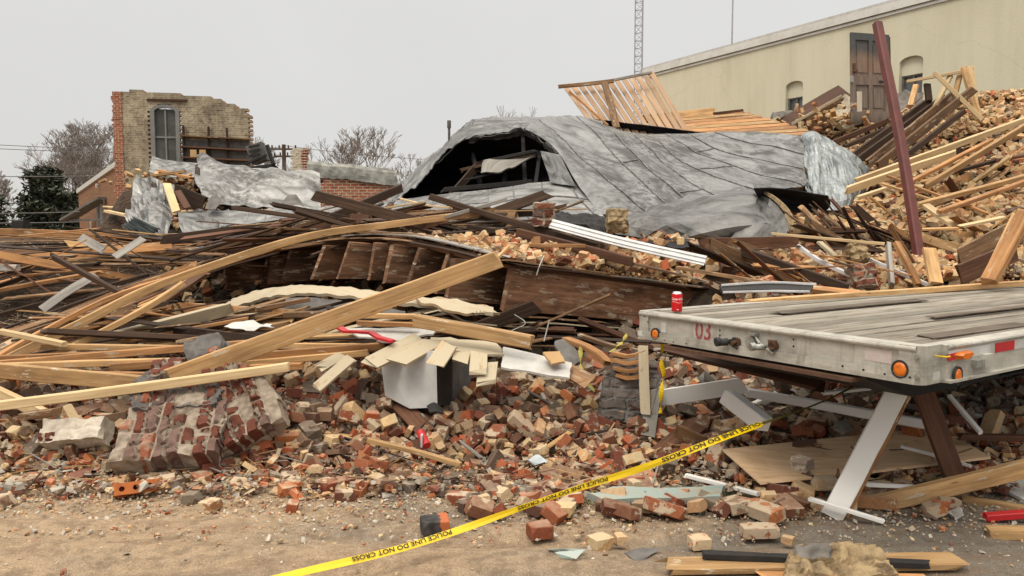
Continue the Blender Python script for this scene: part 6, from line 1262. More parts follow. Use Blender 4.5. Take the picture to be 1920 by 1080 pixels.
# fanned thin floorboards sweeping from the sagging deck down to the stack
rs = random.Random(4)
for i in range(34):
    f = i/33; g = rs.uniform(-.03, .03)
    pts = [(-60, 640+60*f, 7.6-1.0*f), (100, 588+62*f, 8.-1.0*f), (240, 540+58*f, 8.5-1.1*f), (380, 492+26*f, 9.4-.6*f), (520, 460+11*f, 9.2-.5*f), (680, 446+6*f, 8.9-.4*f)]
    s0 = rs.choice((0, 0, 1, 1, 2)); s1 = rs.choice((4, 5, 5, 6)) if f < .6 else rs.choice((4, 5))
    sub = [P(x, y+rs.uniform(-5, 5), Y+g) for x, y, Y in pts[s0:s1]]
    if len(sub) < 2: continue
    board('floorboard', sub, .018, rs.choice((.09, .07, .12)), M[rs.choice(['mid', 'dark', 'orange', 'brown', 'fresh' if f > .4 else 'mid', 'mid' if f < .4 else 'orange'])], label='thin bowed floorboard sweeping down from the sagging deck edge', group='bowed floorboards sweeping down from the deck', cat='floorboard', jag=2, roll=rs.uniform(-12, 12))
board('metal_strip', [P(215, 482, 8.9), P(270, 447, 9.2)], .012, .1, M['grey'], label='grey strip leaning on the flat brown pile', cat='metal strip', jag=.2, up=(0, -1, .6))
board('metal_strip', [P(80, 580, 8.1), P(130, 545, 8.2), P(178, 518, 8.4)], .012, .11, M['grey'], label='grey strip lying in the shadowed gap', cat='metal strip', jag=.4, up=(0, -1, .6))
board('metal_bar', [P(152, 445, 9.8), P(195, 468, 9.5)], .012, .11, M['grey'], label='grey board slanting down into the flat brown pile', cat='board', jag=.4, up=(0, -1, .6))
board('white_block', [P(0, 502, 8.8), P(34, 502, 8.8)], .07, .1, M['whitep'], label='small white block at the far side of the shadowed gap', cat='block', jag=.3)
# white ribbed siding, vinyl bits
r = empty('white_siding', 'long white ribbed siding strip sloping down over the deck rubble', 'siding')
a, b_ = P(1033, 420, 8.0), P(1322, 490, 7.4); d = (b_-a).normalized(); nrm = Vector((-.1, -.75, .6)); s = nrm.cross(d).normalized()
for k in range(4):
    off = s*(.027*k-.04)+nrm*(.012 if k % 2 else 0); board('siding_rib', [a+off, a.lerp(b_, .5)+off+Vector((0, 0, -.015)), b_+off], .012, .029, M['vinyl'], r, up=nrm, jag=.3, warp=.2)
for k, (pth, lab) in enumerate((([(1352, 534, 6.9), (1440, 528, 6.8), (1530, 532, 6.7)], 'white curved trim strip behind the trailer deck'), ([(1356, 548, 6.6), (1440, 546, 6.5), (1518, 547, 6.4)], 'lower white trim strip behind the trailer deck'),
                    ([(1496, 462, 8.2), (1540, 492, 8.), (1602, 520, 7.7)], 'white pipe-like trim slanting into the orange rubble'), ([(1620, 482, 8.2), (1680, 508, 8.), (1738, 533, 7.8)], 'white ribbed trim slanting down to the upright studs'))):
    board('white_strip', [P(*q) for q in pth], .018 if k < 2 else .04, .02 if k < 2 else .05, M['vinyl'], label=lab, cat='trim strip', jag=.6)
tag(sheet('black_curved_sheeting', [pp([(1350, 538, 6.95), (1440, 532, 6.85), (1525, 536, 6.75)]), pp([(1354, 547, 6.7), (1440, 544, 6.6), (1520, 546, 6.5)])], M['black'], nu=20, nv=6, amp=.01, thick=.02)[0], 'black curved panel between the two white trim strips', 'panel')
# white panels / cabinet / plywood / paper
def slab(name, pts, t_, mat, label, cat, jagg=0.012, sub=7):
    """thin panel with a ragged outline, lying where its corner points are"""
    pts = [Vector(p) for p in pts]; out = []
    for i, p in enumerate(pts):
        q = pts[(i+1) % len(pts)]
        for k in range(sub): f = k/sub; j = noise.noise((p.lerp(q, f))*9)*jagg*(0 if k == 0 else 1); e = (q-p).normalized(); n_ = (pts[1]-pts[0]).cross(pts[2]-pts[1]).normalized(); out.append(p.lerp(q, f)+e.cross(n_)*j)
    n_ = (pts[1]-pts[0]).cross(pts[2]-pts[1]).normalized(); n_ = n_ if n_.z < 0 else -n_
    b = MB(); b.prism(out, n_*t_); o = b.build(name, mat); return tag(o, label, cat)
ply = None
def plymat():
    m, t, p = nodes('plywood'); co = nd(t, 'TexCoord').outputs['Object']; n = nd(t, 'TexNoise', {'Vector': nd(t, 'Mapping', {'Vector': co, 'Rotation': (0, 0, R(-12)), 'Scale': (1, 7, 1)}).outputs[0], 'Scale': 2.4, 'Detail': 7., 'Distortion': 1.6})
    n2 = nd(t, 'TexNoise', {'Vector': co, 'Scale': 3., 'Detail': 8.})
    c = rmp(t, n.outputs[0], [(.3, (.50, .31, .165)), (.5, (.61, .41, .24)), (.7, (.68, .48, .3))]); c = mixc(t, math_(t, 'MULTIPLY', rmp(t, n2.outputs[0], [(.52, 0.), (.66, 1.)]), .35), c, (.25, .17, .1)); t.links.new(c, p.inputs['Base Color']); p.inputs['Roughness'].default_value = .8; bump(t, p, n.outputs[0], .1, .004); return m
slab('plywood_sheet', [P(1354, 842, 4.85), P(1620, 815, 5.25), P(1760, 798, 5.45), P(1856, 856, 4.8), P(1640, 882, 4.65), P(1424, 904, 4.5)], .016, plymat(), 'large tan plywood sheet lying on bricks under the trailer', 'plywood', .004)
slab('white_board_scrap', [P(1822, 886, 4.75), P(1866, 868, 4.85), P(1925, 900, 4.6), P(1925, 940, 4.4)], .018, M['whitep'], 'white board scrap behind the thick tan timber', 'panel')
slab('turquoise_slab', [G(1100, 924, .08), G(1160, 912, .09), G(1250, 914, .09), G(1360, 910, .09), G(1352, 930, .08), G(1240, 934, .08), G(1130, 938, .07)], .04, simple('turquoise_stone', (.27, .34, .31), .85, 0, 1., 14, (.36, .31, .24), .8), 'pale turquoise slab with grass along its edge', 'slab', .03)
slab('concrete_block', [P(1192, 878, 4.95), P(1268, 872, 5.0), P(1270, 904, 4.85), P(1194, 908, 4.8)], .14, M['dgrey'], 'grey flat block behind the yellow tape', 'block', .02)
slab('white_panel_scrap', [P(944, 650, 5.7), P(1072, 680, 5.55), P(1068, 708, 5.3), P(940, 688, 5.4)], .016, M['whitep'], 'white chipped panel lying under the short thick timber', 'panel', .02)
slab('white_panel_scrap', [P(640, 616, 6.2), P(810, 612, 6.2), P(812, 626, 5.95), P(730, 640, 5.8), P(668, 628, 6.0)], .014, M['whitep'], 'white torn sheet beneath the diagonal timber', 'panel', .05)
slab('cream_ceiling_scrap', [P(808, 632, 5.9), P(930, 640, 5.8), P(945, 664, 5.55), P(872, 662, 5.5), P(802, 652, 5.6)], .018, M['cream'], 'broken cream ceiling piece between cabinet planks and white panel', 'panel', .05)
slab('plaster_scrap', [P(1040, 640, 5.9), P(1070, 632, 6.0), P(1092, 680, 5.7), P(1060, 690, 5.6)], .02, M['dgrey'], 'grey plaster scrap above the white chipped panel', 'plaster scrap', .03)
slab('tan_scrap', [P(1018, 660, 5.5), P(1050, 658, 5.6), P(1060, 678, 5.4), P(1035, 682, 5.35)], .015, M['fresh'], 'small tan wood scrap on the white chipped panel', 'wood scrap', .01)
slab('paper_scrap', [P(420, 612, 6.45), P(470, 600, 6.6), P(500, 606, 6.6), P(515, 614, 6.4), P(470, 620, 6.3)], .006, M['whitep'], 'white paper scrap in the layered boards', 'paper', .06)
slab('pale_scrap', [G(990, 862, .12), G(1008, 852, .14), G(1027, 866, .1), G(1004, 874, .08)], .012, simple('pale_blue_tile', (.45, .5, .52), .5), 'pale blue tile chip on the bricks', 'tile', .01)
slab('mirror_scrap', [P(1566, 790, 5.2), P(1590, 786, 5.3), P(1598, 805, 5.2), P(1580, 812, 5.1), P(1566, 804, 5.1)], .01, M['castm'], 'round grey scrap beside the white rail under the trailer', 'scrap', .004)
b = MB(); pts = [P(634, 612, 5.9), P(652, 622, 5.8), P(690, 622, 5.75), P(712, 634, 5.65), P(735, 640, 5.6)]; o = board('red_trim', pts, .02, .06, M['redp'], label='red and white curved trim at the white torn sheet edge', cat='trim')
def red_can():
    r = empty('crushed_red_can', 'crushed red and white can among bricks below the brown plank', 'can'); b = MB(); b.tube([P(788, 810, 5.15), P(800, 836, 5.05)], [.028, .03], 14); b.build('can_body', M['redp'], r); b = MB(); b.box(P(791, 826, 5.06), (Vector((1, 0, 0)), Vector((0, 1, 0)), UZ), (.012, .05, .08)); b.build('white_stripe', M['whitep'], r)
red_can()
def cabinet():
    r = empty('white_cabinet', 'white metal cabinet half buried in bricks under the cream planks', 'cabinet')
    a, b_, c, d = P(712, 660, 5.62), P(818, 660, 5.5), P(820, 764, 5.4), P(768, 766, 5.45); e = P(722, 742, 5.55)
    bb = MB(); bb.prism([a, b_, c, d, e], Vector((.03, .5, 0))); bb.build('body', simple('grey_white_steel', (.46, .455, .44), .5, 0, .4, 4, (.2, .19, .18), .05), r)
    q = [P(822, 662, 5.45), P(846, 664, 5.7), P(846, 758, 5.7), P(822, 762, 5.42)]; bb = MB(); bb.prism(q, Vector((.02, .2, 0))); bb.build('gap_shade_panel', M['black'], r)  # solid black panel stands in for the shade in the cabinet's gap
    q = [P(848, 664, 5.75), P(885, 668, 6.1), P(882, 745, 6.1), P(848, 752, 5.75)]; bb = MB(); bb.prism(q, Vector((.02, .2, 0))); bb.build('side_panel', M['dgrey'], r)
cabinet()
tag(sheet('black_flap', [pp([(800, 762, 5.3), (815, 755, 5.32), (830, 768, 5.3)]), pp([(806, 774, 5.2), (818, 772, 5.2), (832, 776, 5.22)])], M['black'], nu=6, nv=4, amp=.01, thick=.01)[0], 'small black flap at the cabinet foot', 'scrap')

board('long_plank', [P(-80, 436, 12.6), P(120, 441, 12.6), P(250, 448, 12.4)], .16, .05, M['orange'], label='long low orange-brown plank along the far side of the flat brown pile', cat='plank'); board('long_plank', [P(180, 447, 12), P(300, 452, 11.8), P(430, 462, 11.5)], .1, .05, M['brown'], label='brown plank just below the corrugated panel', cat='plank')
board('black_box', [P(28, 424, 12.8), P(50, 424, 12.8)], .2, .2, M['black'], label='small black box on the far orange-brown plank', cat='box', jag=.2)
# ---------------------------------------------------------------- bricks
import bmesh
def brick_mesh(hi, frac=1., seed=0, L_=.2, W_=.095, T_=.062):
    """a brick or a broken piece of one: a block cut by planes, its corners knocked off"""
    rs = np.random.default_rng(seed); bm = bmesh.new(); bmesh.ops.create_cube(bm, size=1.)
    bmesh.ops.scale(bm, vec=(L_*frac, W_, T_), verts=bm.verts); half = np.array([L_*frac, W_, T_])/2
    def cut(nn, k):
        nn = np.array(nn, float); nn /= np.linalg.norm(nn); d = np.dot(np.abs(nn), half)*k
        r_ = bmesh.ops.bisect_plane(bm, geom=bm.verts[:]+bm.edges[:]+bm.faces[:], plane_co=tuple(nn*d), plane_no=tuple(nn), clear_outer=True)
        ed = [e for e in r_['geom_cut'] if isinstance(e, bmesh.types.BMEdge)]
        if ed: bmesh.ops.contextual_create(bm, geom=ed)
    if frac < .95:
        cut([1, rs.uniform(-.5, .5), rs.uniform(-.5, .5)], rs.uniform(.62, .82))
        if rs.random() < .6: cut([1, rs.uniform(-1.2, 1.2), rs.uniform(-1, 1)], rs.uniform(.62, .8))
        if rs.random() < .5: cut([-1, rs.uniform(-.7, .7), rs.uniform(-.7, .7)], rs.uniform(.7, .88))
    for _ in range(rs.integers(2, 5)): c = rs.choice([-1., 1.], 3)*rs.uniform(.3, 1., 3); cut(c, rs.uniform(.80, .95))
    if hi:
        bmesh.ops.bevel(bm, geom=bm.edges[:], offset=.0035, segments=1, affect='EDGES', clamp_overlap=True)
    bmesh.ops.triangulate(bm, faces=bm.faces[:])
    if hi:
        bmesh.ops.subdivide_edges(bm, edges=[e for e in bm.edges if e.calc_length() > .03], cuts=2, use_grid_fill=True); bmesh.ops.triangulate(bm, faces=bm.faces[:])
        for v in bm.verts: v.co += Vector(noise.noise_vector(v.co*32+Vector((seed, 0, 0))))*.0022
    V = np.array([v.co[:] for v in bm.verts]); bm.verts.index_update(); Fc = np.array([[v.index for v in f.verts] for f in bm.faces]); bm.free(); return V, Fc
FR = (1, .95, .8, .62, .6, .5, .5, .42, .45, .35, .72, .8, .56, .46)
LOW = [brick_mesh(False, f, i) for i, f in enumerate(FR)]
HI = [brick_mesh(True, f, 50+i) for i, f in enumerate((1, 1, .95, 1, .8, .65, .55, .55, .5, .42, .7, .6, .9, .46))]
def mesh_fast(name, V, Fc, rnd=None, mats=(), mi=None):
    me = bpy.data.meshes.new(name); nv, nf = len(V), len(Fc); k = Fc.shape[1]
    me.vertices.add(nv); me.vertices.foreach_set('co', np.ascontiguousarray(V, dtype=np.float32).ravel()); me.loops.add(nf*k); me.loops.foreach_set('vertex_index', np.ascontiguousarray(Fc, dtype=np.int32).ravel())
    me.polygons.add(nf); me.polygons.foreach_set('loop_start', np.arange(nf, dtype=np.int32)*k); me.polygons.foreach_set('loop_total', np.full(nf, k, dtype=np.int32))
    for m in mats: me.materials.append(m)
    if mi is not None: me.polygons.foreach_set('material_index', np.asarray(mi, dtype=np.int32))
    if rnd is not None: a = me.attributes.new('rnd', 'FLOAT', 'POINT'); a.data.foreach_set('value', np.asarray(rnd, dtype=np.float32))
    me.update(calc_edges=True); me.validate(); me.shade_flat(); return me
CLEAR = [(((1180, 500), (1345, 545), (1345, 606), (1180, 606)), 9.3), (((1350, 838), (1620, 808), (1765, 792), (1860, 856), (1640, 890), (1424, 908)), 5.2), (((1100, 918), (1180, 902), (1360, 902), (1350, 934), (1110, 940)), 4.62),
 (((215, 880), (235, 740), (400, 740), (520, 720), (510, 840), (400, 880)), 5.0), (((705, 650), (890, 650), (890, 755), (820, 775), (765, 775), (715, 750)), 5.7), (((938, 648), (1075, 675), (1075, 715), (935, 692)), 5.7),
 (((690, 815), (870, 862), (865, 880), (690, 840)), 5.0), (((1228, 730), (1400, 710), (1400, 745), (1235, 770)), 6.0), (((1360, 735), (1440, 735), (1440, 800), (1400, 800)), 5.5), (((1110, 680), (1232, 680), (1232, 800), (1110, 800)), 5.4), (((70, 800), (215, 800), (215, 855), (70, 855)), 4.95),
 (((1400, 726), (1765, 782), (1765, 815), (1400, 760)), 5.9), (((1620, 890), (1925, 840), (1925, 945), (1620, 975)), 4.3), (((1525, 975), (1640, 720), (1725, 720), (1620, 980)), 4.6), (((1700, 740), (1760, 740), (1830, 925), (1770, 925)), 4.9), (((720, 730), (765, 730), (800, 810), (775, 810)), 5.6), (((590, 665), (670, 665), (620, 735), (590, 735)), 5.8),
 (((1260, 860), (1420, 915), (1420, 935), (1280, 905)), 4.9), (((1815, 860), (1925, 880), (1925, 945)), 4.7)]
def clear(x, y, z):
    px, py, d = topx((x, y, z))
    for poly, Ym in CLEAR:
        if y < Ym:
            c = False; n = len(poly)
            for i in range(n):
                (x1, y1), (x2, y2) = poly[i], poly[(i+1) % n]
                if (y1 > py) != (y2 > py) and px < (x2-x1)*(py-y1)/(y2-y1)+x1: c = not c
            if c: return True
    return False
def rotm(e):
    return np.array(Euler(e).to_matrix())
BR = []   # x y z, euler, scale, material index(0 red 1 tan 2 dim 3 mix), variant
def put(x, y, z, e, s, m, v=None): BR.append((x, y, z, e, s, m, rng.integers(0, 14) if v is None else v))
def rnd_e(tilt): return (rng.normal(0, tilt), rng.normal(0, tilt), rng.uniform(0, 6.28))
def scat(n, x0, x1, y0, y1, lift, mf, tilt=.5, s0=.8, s1=1.15, keep=None):
    x = rng.uniform(x0, x1, n); y = rng.uniform(y0, y1, n); z = H(x, y)
    for a, b_, c in zip(x, y, z):
        if keep and not keep(a, b_, c): continue
        put(a, b_, max(c, 0)+rng.uniform(*lift), rnd_e(tilt), rng.uniform(s0, s1), mf(a, b_))
def inview(x, y, m=.5): return abs(x) < y*.68+m
def pick(*w): return int(rng.choice(4, p=w))
fr = lambda a, b_: pick(.66, .08, .18, .08) if b_ < 5.5 else pick(.34, .04, .60, .02)  # bricks further back take the shade-darkened palette more often
scat(2900, -5.2, 5.2, 4.72, 6.2, (-.03, .045), fr, .6, .6, 1.08, keep=lambda a, b_, c: inview(a, b_) and c > -.01)
scat(1700, -5., 4.9, 5.2, 7.4, (.02, .11), fr, .7, keep=lambda a, b_, c: inview(a, b_) and c > .03)
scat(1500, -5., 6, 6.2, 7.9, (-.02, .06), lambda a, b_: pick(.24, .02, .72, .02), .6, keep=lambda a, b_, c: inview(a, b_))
scat(4200, -4.6, 4.6, 4.7, 7.2, (-.01, .07), fr, .7, .28, .6, keep=lambda a, b_, c: inview(a, b_) and c > -.01)
scat(150, -3.3, 3.2, 4.3, 4.85, (.0, .01), lambda a, b_: pick(.75, .05, .1, .1), .12, keep=lambda a, b_, c: inview(a, b_, 0) and rng.random() < (b_-4.2)*1.3)
scat(110, -.2, 2.4, 4.15, 4.8, (.01, .03), lambda a, b_: pick(.75, .05, .1, .1), .3)
mt = lambda a, b_: pick(.03, .80, .12, .05)
scat(7500, 2.2, 12., 8.2, 16.6, (-.02, .1), mt, .7, .75, 1.2, keep=lambda a, b_, c: inview(a, b_, 1) and a > .33*b_-.2 and c > .5)
scat(2200, 3., 9., 7.6, 11., (-.02, .08), mt, .7, keep=lambda a, b_, c: inview(a, b_, .5) and a > .42*b_)
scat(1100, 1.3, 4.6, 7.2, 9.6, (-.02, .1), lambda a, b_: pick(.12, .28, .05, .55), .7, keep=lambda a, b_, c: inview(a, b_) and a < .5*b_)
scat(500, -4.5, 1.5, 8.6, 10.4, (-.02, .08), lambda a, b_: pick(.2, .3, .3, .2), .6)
scat(240, -6.7, -5.5, 14.4, 16.2, (.0, .12), mt, .7)
scat(160, -5.5, -3, 15.5, 19, (.0, .12), mt, .7)
scat(3500, 3., 11.5, 8., 15.8, (.02, .12), mt, .7, .35, .7, keep=lambda a, b_, c: inview(a, b_, .5) and a > .38*b_)
scat(500, 9., 13., 13, 17, (0, .12), mt, .7)
# bricks lying on the collapsed deck
for _ in range(620):
    s = 1-abs(rng.normal(0, .12)); r_ = rng.uniform(.05, 3.0); q = deckp(max(.55, s), r_); k = rng.uniform(0, .14)*min(1, r_/1.0)
    if s > .8 or rng.random() < .25: put(q.x, q.y, q.z+.06+k, rnd_e(.6), rng.uniform(.65, 1.0), pick(.08, .34, .03, .55))
for _ in range(220):
    s = rng.uniform(.55, .85); r_ = rng.uniform(.5, 1.6); q = deckp(s, r_); put(q.x, q.y, q.z+.05+rng.uniform(0, .06), rnd_e(.5), rng.uniform(.4, .7), pick(.3, .2, .1, .4))
# heap under the parallel beams & around masonry
for (px, py, Y, n, rad) in ((1545, 215, 15., 60, .4), (330, 335, 15.4, 80, .6)):
    c = P(px, py, Y)
    for _ in range(n): put(c.x+rng.normal(0, rad), c.y+rng.normal(0, .3), c.z+rng.normal(0, .1)-.1, rnd_e(.7), rng.uniform(.6, 1), 1)
BRA = [q for q in BR if not clear(*q[:3])]
sc_ = []
for i, (x, y, z, e, s, m, v) in enumerate(BRA):
    px, py, d = topx((x, y, z)); ok = 12 < px < 1908 and 12 < py < 1075 and d > 0
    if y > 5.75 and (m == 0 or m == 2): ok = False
    if 1200 < px and 560 < py < 720: ok = False
    if 690 < px < 1110 and py < 700: ok = False
    if 210 < px < 520 and 690 < py < 900: ok = False
    if px > 1355 and 800 < py < 905: ok = False
    sc_.append((s*(.7+.5*(v < 5))/y if ok else 0) + rng.uniform(0, .01))
# visible top layer only: keep one per cell
order = np.argsort(-np.array(sc_)); sel = []; taken = []
for i in order:
    if sc_[i] < .05: break
    x, y, z = BRA[i][:3]; px, py, d = topx((x, y, z)); ok = True
    for (qx, qy, qY, qz) in taken:
        if abs(qx-px) < 17 and abs(qy-py) < 13: ok = False; break
    if ok: sel.append(int(i)); taken.append((px, py, y, z))
    if len(sel) >= 262: break
SEL = set(sel)
VV, FF, RN, MI = [], [], [], []; base = 0
for i, (x, y, z, e, s, m, v) in enumerate(BRA):
    if i in SEL: continue
    V, Fc = LOW[v]; V = (V*s)@rotm(e).T+np.array([x, y, z+.02]); VV.append(V); FF.append(Fc+base); RN.append(np.full(len(V), rng.random())); MI.append(np.full(len(Fc), m)); base += len(V)
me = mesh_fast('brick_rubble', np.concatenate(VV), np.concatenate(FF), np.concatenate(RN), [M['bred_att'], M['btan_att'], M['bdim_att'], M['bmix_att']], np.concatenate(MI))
ob = bpy.data.objects.new('brick_rubble', me); COL.objects.link(ob); tag(ob, 'countless broken red and tan bricks heaped through the wreck', 'brick rubble', kind='stuff')
LIB = {}
for v, (V, Fc) in enumerate(HI):
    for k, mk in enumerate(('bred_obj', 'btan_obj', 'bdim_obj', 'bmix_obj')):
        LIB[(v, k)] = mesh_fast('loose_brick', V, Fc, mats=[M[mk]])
def zone(px, py, y, m):
    if py > 925: return ('loose brick lying on the open dusty asphalt before the rubble', 'loose bricks lying on the open asphalt')
    if y > 8 or m in (1, 3): return ('broken tan brick lying on the rubble behind or beside the trailer', 'tan bricks lying behind the trailer')
    if px < 230: return ('broken brick in the heap beside the tilted masonry chunks', 'bricks beside the tilted masonry chunks')
    if px < 700: return ('broken brick in the slope between masonry chunks and white cabinet', 'bricks between masonry chunks and cabinet')
    if px < 1120: return ('broken brick in the slope between white cabinet and dark pier', 'bricks between cabinet and dark pier')
    return ('broken brick in the slope near the yellow tape and trailer', 'bricks near the tape and trailer')
for i in sel:
    x, y, z, e, s, m, v = BRA[i]; px, py, d = topx((x, y, z)); o = bpy.data.objects.new('loose_brick', LIB[(int(v), int(m))]); COL.objects.link(o)
    o.location = (x, y, z+.025); o.rotation_euler = e; o.scale = (s*1.05,)*3; lab, g = zone(px, py, y, m); tag(o, lab, 'brick', g)
def hb(px, py, v, m, s, rz, label, z=.03, e=(0, 0), rot=None):
    q = G(px, py, z); o = bpy.data.objects.new('loose_brick', LIB[(v, m)]); COL.objects.link(o); o.location = q; o.rotation_euler = (e[0], e[1], rz); o.scale = (s,)*3; tag(o, label, 'brick'); return o
hb(1012, 994, 6, 0, 1.1, .3, 'brown half brick with pale top standing on a white scrap'); hb(870, 935, 3, 0, 1.0, -.25, 'long red brick alone before the slope centre'); hb(648, 928, 5, 0, .95, .2, 'small red half brick on the sandy ground')
hb(726, 912, 5, 0, 1.05, .1, 'red half brick with pale top beside the sandy ground edge'); hb(1424, 995, 0, 0, .95, .05, 'whole brown brick with mortar bands on the asphalt past the tape'); hb(1311, 1016, 6, 3, .9, .2, 'orange half brick between glass shards and splintered board')
hb(1126, 1016, 7, 1, .95, .5, 'tan half brick beside the glass shards'); hb(1505, 868, 8, 2, 1.0, .7, 'dark broken brick lying on the plywood', z=.33); hb(1164, 1010, 9, 1, .7, .2, 'small yellow brick chunk beside the tan half brick'); hb(1765, 945, 6, 3, .8, .2, 'orange brick chunk in front of the brown plank foot')
hb(1190, 908, 9, 3, .8, .4, 'red chip on the turquoise slab', z=.08); hb(395, 946, 5, 3, .9, 1.3, 'orange brick end with black face on the sand'); hb(1478, 1012, 9, 1, .6, .9, 'pale chip beside the banded brown brick'); hb(1530, 1032, 9, 0, .4, .9, 'tiny red chip near the splintered board')
hb(1582, 945, 6, 1, 1., .3, 'tan half brick by the leaning board foot', z=.05); hb(1480, 930, 7, 1, 1.05, .2, 'cream coated half brick before the plywood', z=.05); hb(1440, 940, 5, 3, .85, 1.5, 'upright orange brick before the plywood', z=.06, e=(0, 1.4)); hb(1550, 905, 4, 0, 1., .1, 'dark red brick under the plywood edge', z=.1); hb(1360, 950, 5, 3, .9, .1, 'orange brick lump past the turquoise slab')
o = hb(815, 985, 6, 0, 1.35, .2, 'burnt black brick lump with an orange corner'); bm = bpy.data.meshes.new_from_object(o); o.data = bm; bm.materials.clear(); m, t, p = nodes('burnt_brick'); co = nd(t, 'TexCoord').outputs['Object']; n = nd(t, 'TexNoise', {'Vector': co, 'Scale': 20., 'Detail': 6.})
xx = nd(t, 'SeparateXYZ', {0: co}).outputs[0]; f = math_(t, 'ADD', xx, math_(t, 'MULTIPLY', n.outputs[0], .05)); c = mixc(t, rmp(t, f, [(.045, 0.), (.05, 1.)]), rmp(t, n.outputs[0], [(.4, (.015, .014, .014)), (.65, (.07, .055, .05))]), (.4, .11, .035)); t.links.new(c, p.inputs['Base Color']); p.inputs['Roughness'].default_value = .8; bump(t, p, n.outputs[0], .5, .01); bm.materials.append(m)
def cored():
    q = G(255, 916, .045); b = MB(); ang = .45; ax = (Vector((math.cos(ang), math.sin(ang), 0)), Vector((-math.sin(ang), math.cos(ang), 0)).normalized(), UZ)
    # front face tipped up: cored brick lying on its side, holes facing up-front
    L_, W_, T_ = .235, .07, .1; n_ = 16; hs = (-.075, 0., .075); Uu, Nn, Z = ax; Nn = (Nn+UZ*-.5).normalized(); Z = Uu.cross(Nn).normalized(); Z = Z if Z.z > 0 else -Z
    def C(u, v, w_): return q+Uu*u+Nn*v+Z*w_
    cu = bpy.data.curves.new('w', 'CURVE'); cu.dimensions = '2D'; cu.fill_mode = 'BOTH'; cu.extrude = T_/2
    def spl(pts):
        s = cu.splines.new('POLY'); s.points.add(len(pts)-1); s.use_cyclic_u = True
        for k, pt in zip(s.points, pts): k.co = (pt[0], pt[1], 0, 1)
    spl([(-L_/2, -W_/2), (L_/2-.01, -W_/2), (L_/2, -W_/2+.015), (L_/2, W_/2), (-L_/2+.012, W_/2), (-L_/2, W_/2-.01)])
    for h in hs: spl([(h+.016*math.cos(6.283*k/14), .016*math.sin(6.283*k/14)) for k in range(14)])
    ob = bpy.data.objects.new('w', cu); COL.objects.link(ob); bpy.context.view_layer.update(); me = bpy.data.meshes.new_from_object(ob.evaluated_get(bpy.context.evaluated_depsgraph_get()))
    vs = [C(v.co.x, v.co.z, v.co.y) for v in me.vertices]; fs = [tuple(k.vertices) for k in me.polygons]; bpy.data.objects.remove(ob); bpy.data.curves.remove(cu); bpy.data.meshes.remove(me)
    mo = simple('orange_cored_brick', (.42, .13, .04), .85, 0, .6, 22, (.24, .07, .03), .5, .2); tag(mesh_obj('cored_brick', [v-q for v in vs], fs, mo, loc=q), 'orange cored brick with holes at the foot of the masonry chunk', 'brick')
cored()
# ---------------------------------------------------------------- masonry chunks
def chunk(name, label, O, U, V_, W_, nu, nv, mats, bl=.2, bh=.062, jt=.021, miss=.12, outline=None, thick=.2, seed=0, parent=None, cat='masonry chunk', rough=.02, flush=.012):
    """a lump of wall as one rough surface: courses of bricks and smeared mortar read off a jittered layout; U along courses, V_ across, W_ outward"""
    rs = random.Random(seed); b = MB(); O = Vector(O); Lu, Lv = nu*(bl+jt), nv*(bh+jt); inside = outline or (lambda u, v: True)
    st = .011; nx, ny = max(6, int(Lu/st)), max(6, int(Lv/st)); cells = []
    for j in range(nv):
        u = -((bl+jt)/2 if j % 2 else 0)+rs.uniform(-.01, .01)
        while u < Lu:
            ln = bl if rs.random() > .3 else bl*.48; cells.append((j, u, u+ln, rs.random() > miss, 1+rs.choice((0, 0, 1, 2)), rs.uniform(-.006, .012))); u += ln+jt
    rowc = {j: [c for c in cells if c[0] == j] for j in range(nv)}
    def at(u, v):
        n1 = noise.noise(Vector((u*38, v*38, seed)))*.006; u += n1; v += noise.noise(Vector((u*38, v*38, seed+9)))*.004; j = int(v/(bh+jt)); vv = v-j*(bh+jt)
        if j not in rowc or vv < jt/2 or vv > bh+jt/2: return 0, 0
        for (_, a, c, on, m, h) in rowc[j]:
            if a < u < c:
                if not on or noise.noise(Vector((u*15, v*15, seed+4))) > .36: return 0, .004
                return m, h+flush
        return 0, 0
    V3 = U.cross(V_).normalized(); 
    for j in range(ny+1):
        for i in range(nx+1):
            u, v = Lu*i/nx, Lv*j/ny; q = Vector((u, v, 0)); m, h = at(u, v)
            d = noise.noise(q*6+Vector((seed, 0, 0)))*rough*1.3+noise.noise(q*22+Vector((seed, 0, 0)))*rough*.55+h
            b.v.append(O+U*(u+noise.noise(q*9+Vector((0, seed, 0)))*.02)+V_*(v+noise.noise(q*9+Vector((0, 0, seed)))*.02)+W_*(thick/2+d))
    off = (nx+1)*(ny+1); L3 = 4                      # four more layers behind make the rough sides
    for l in range(1, L3+1):
        for k in range(off):
            q = b.v[k]; b.v.append(q-W_*(thick*l/L3)+Vector(noise.noise_vector(q*11+Vector((l, seed, 0))))*.022)
    used = {(i, j) for j in range(ny) for i in range(nx) if inside((i+.5)/nx, (j+.5)/ny)}
    for (i, j) in used:
        a = [j*(nx+1)+i, j*(nx+1)+i+1, (j+1)*(nx+1)+i+1, (j+1)*(nx+1)+i]; m = at(Lu*(i+.5)/nx, Lv*(j+.5)/ny)[0]
        b.f.append(tuple(a)); b.m.append(m); b.f.append(tuple(x+off*L3 for x in a[::-1])); b.m.append(0)
        for (di, dj, x, y) in ((0, -1, a[0], a[1]), (1, 0, a[1], a[2]), (0, 1, a[2], a[3]), (-1, 0, a[3], a[0])):
            if (i+di, j+dj) not in used:
                for l in range(L3): b.f.append((y+off*l, x+off*l, x+off*(l+1), y+off*(l+1))); b.m.append(m if l < 3 else 0)
    o = b.build(name, mats, parent)
    if label: tag(o, label, cat)
    return o
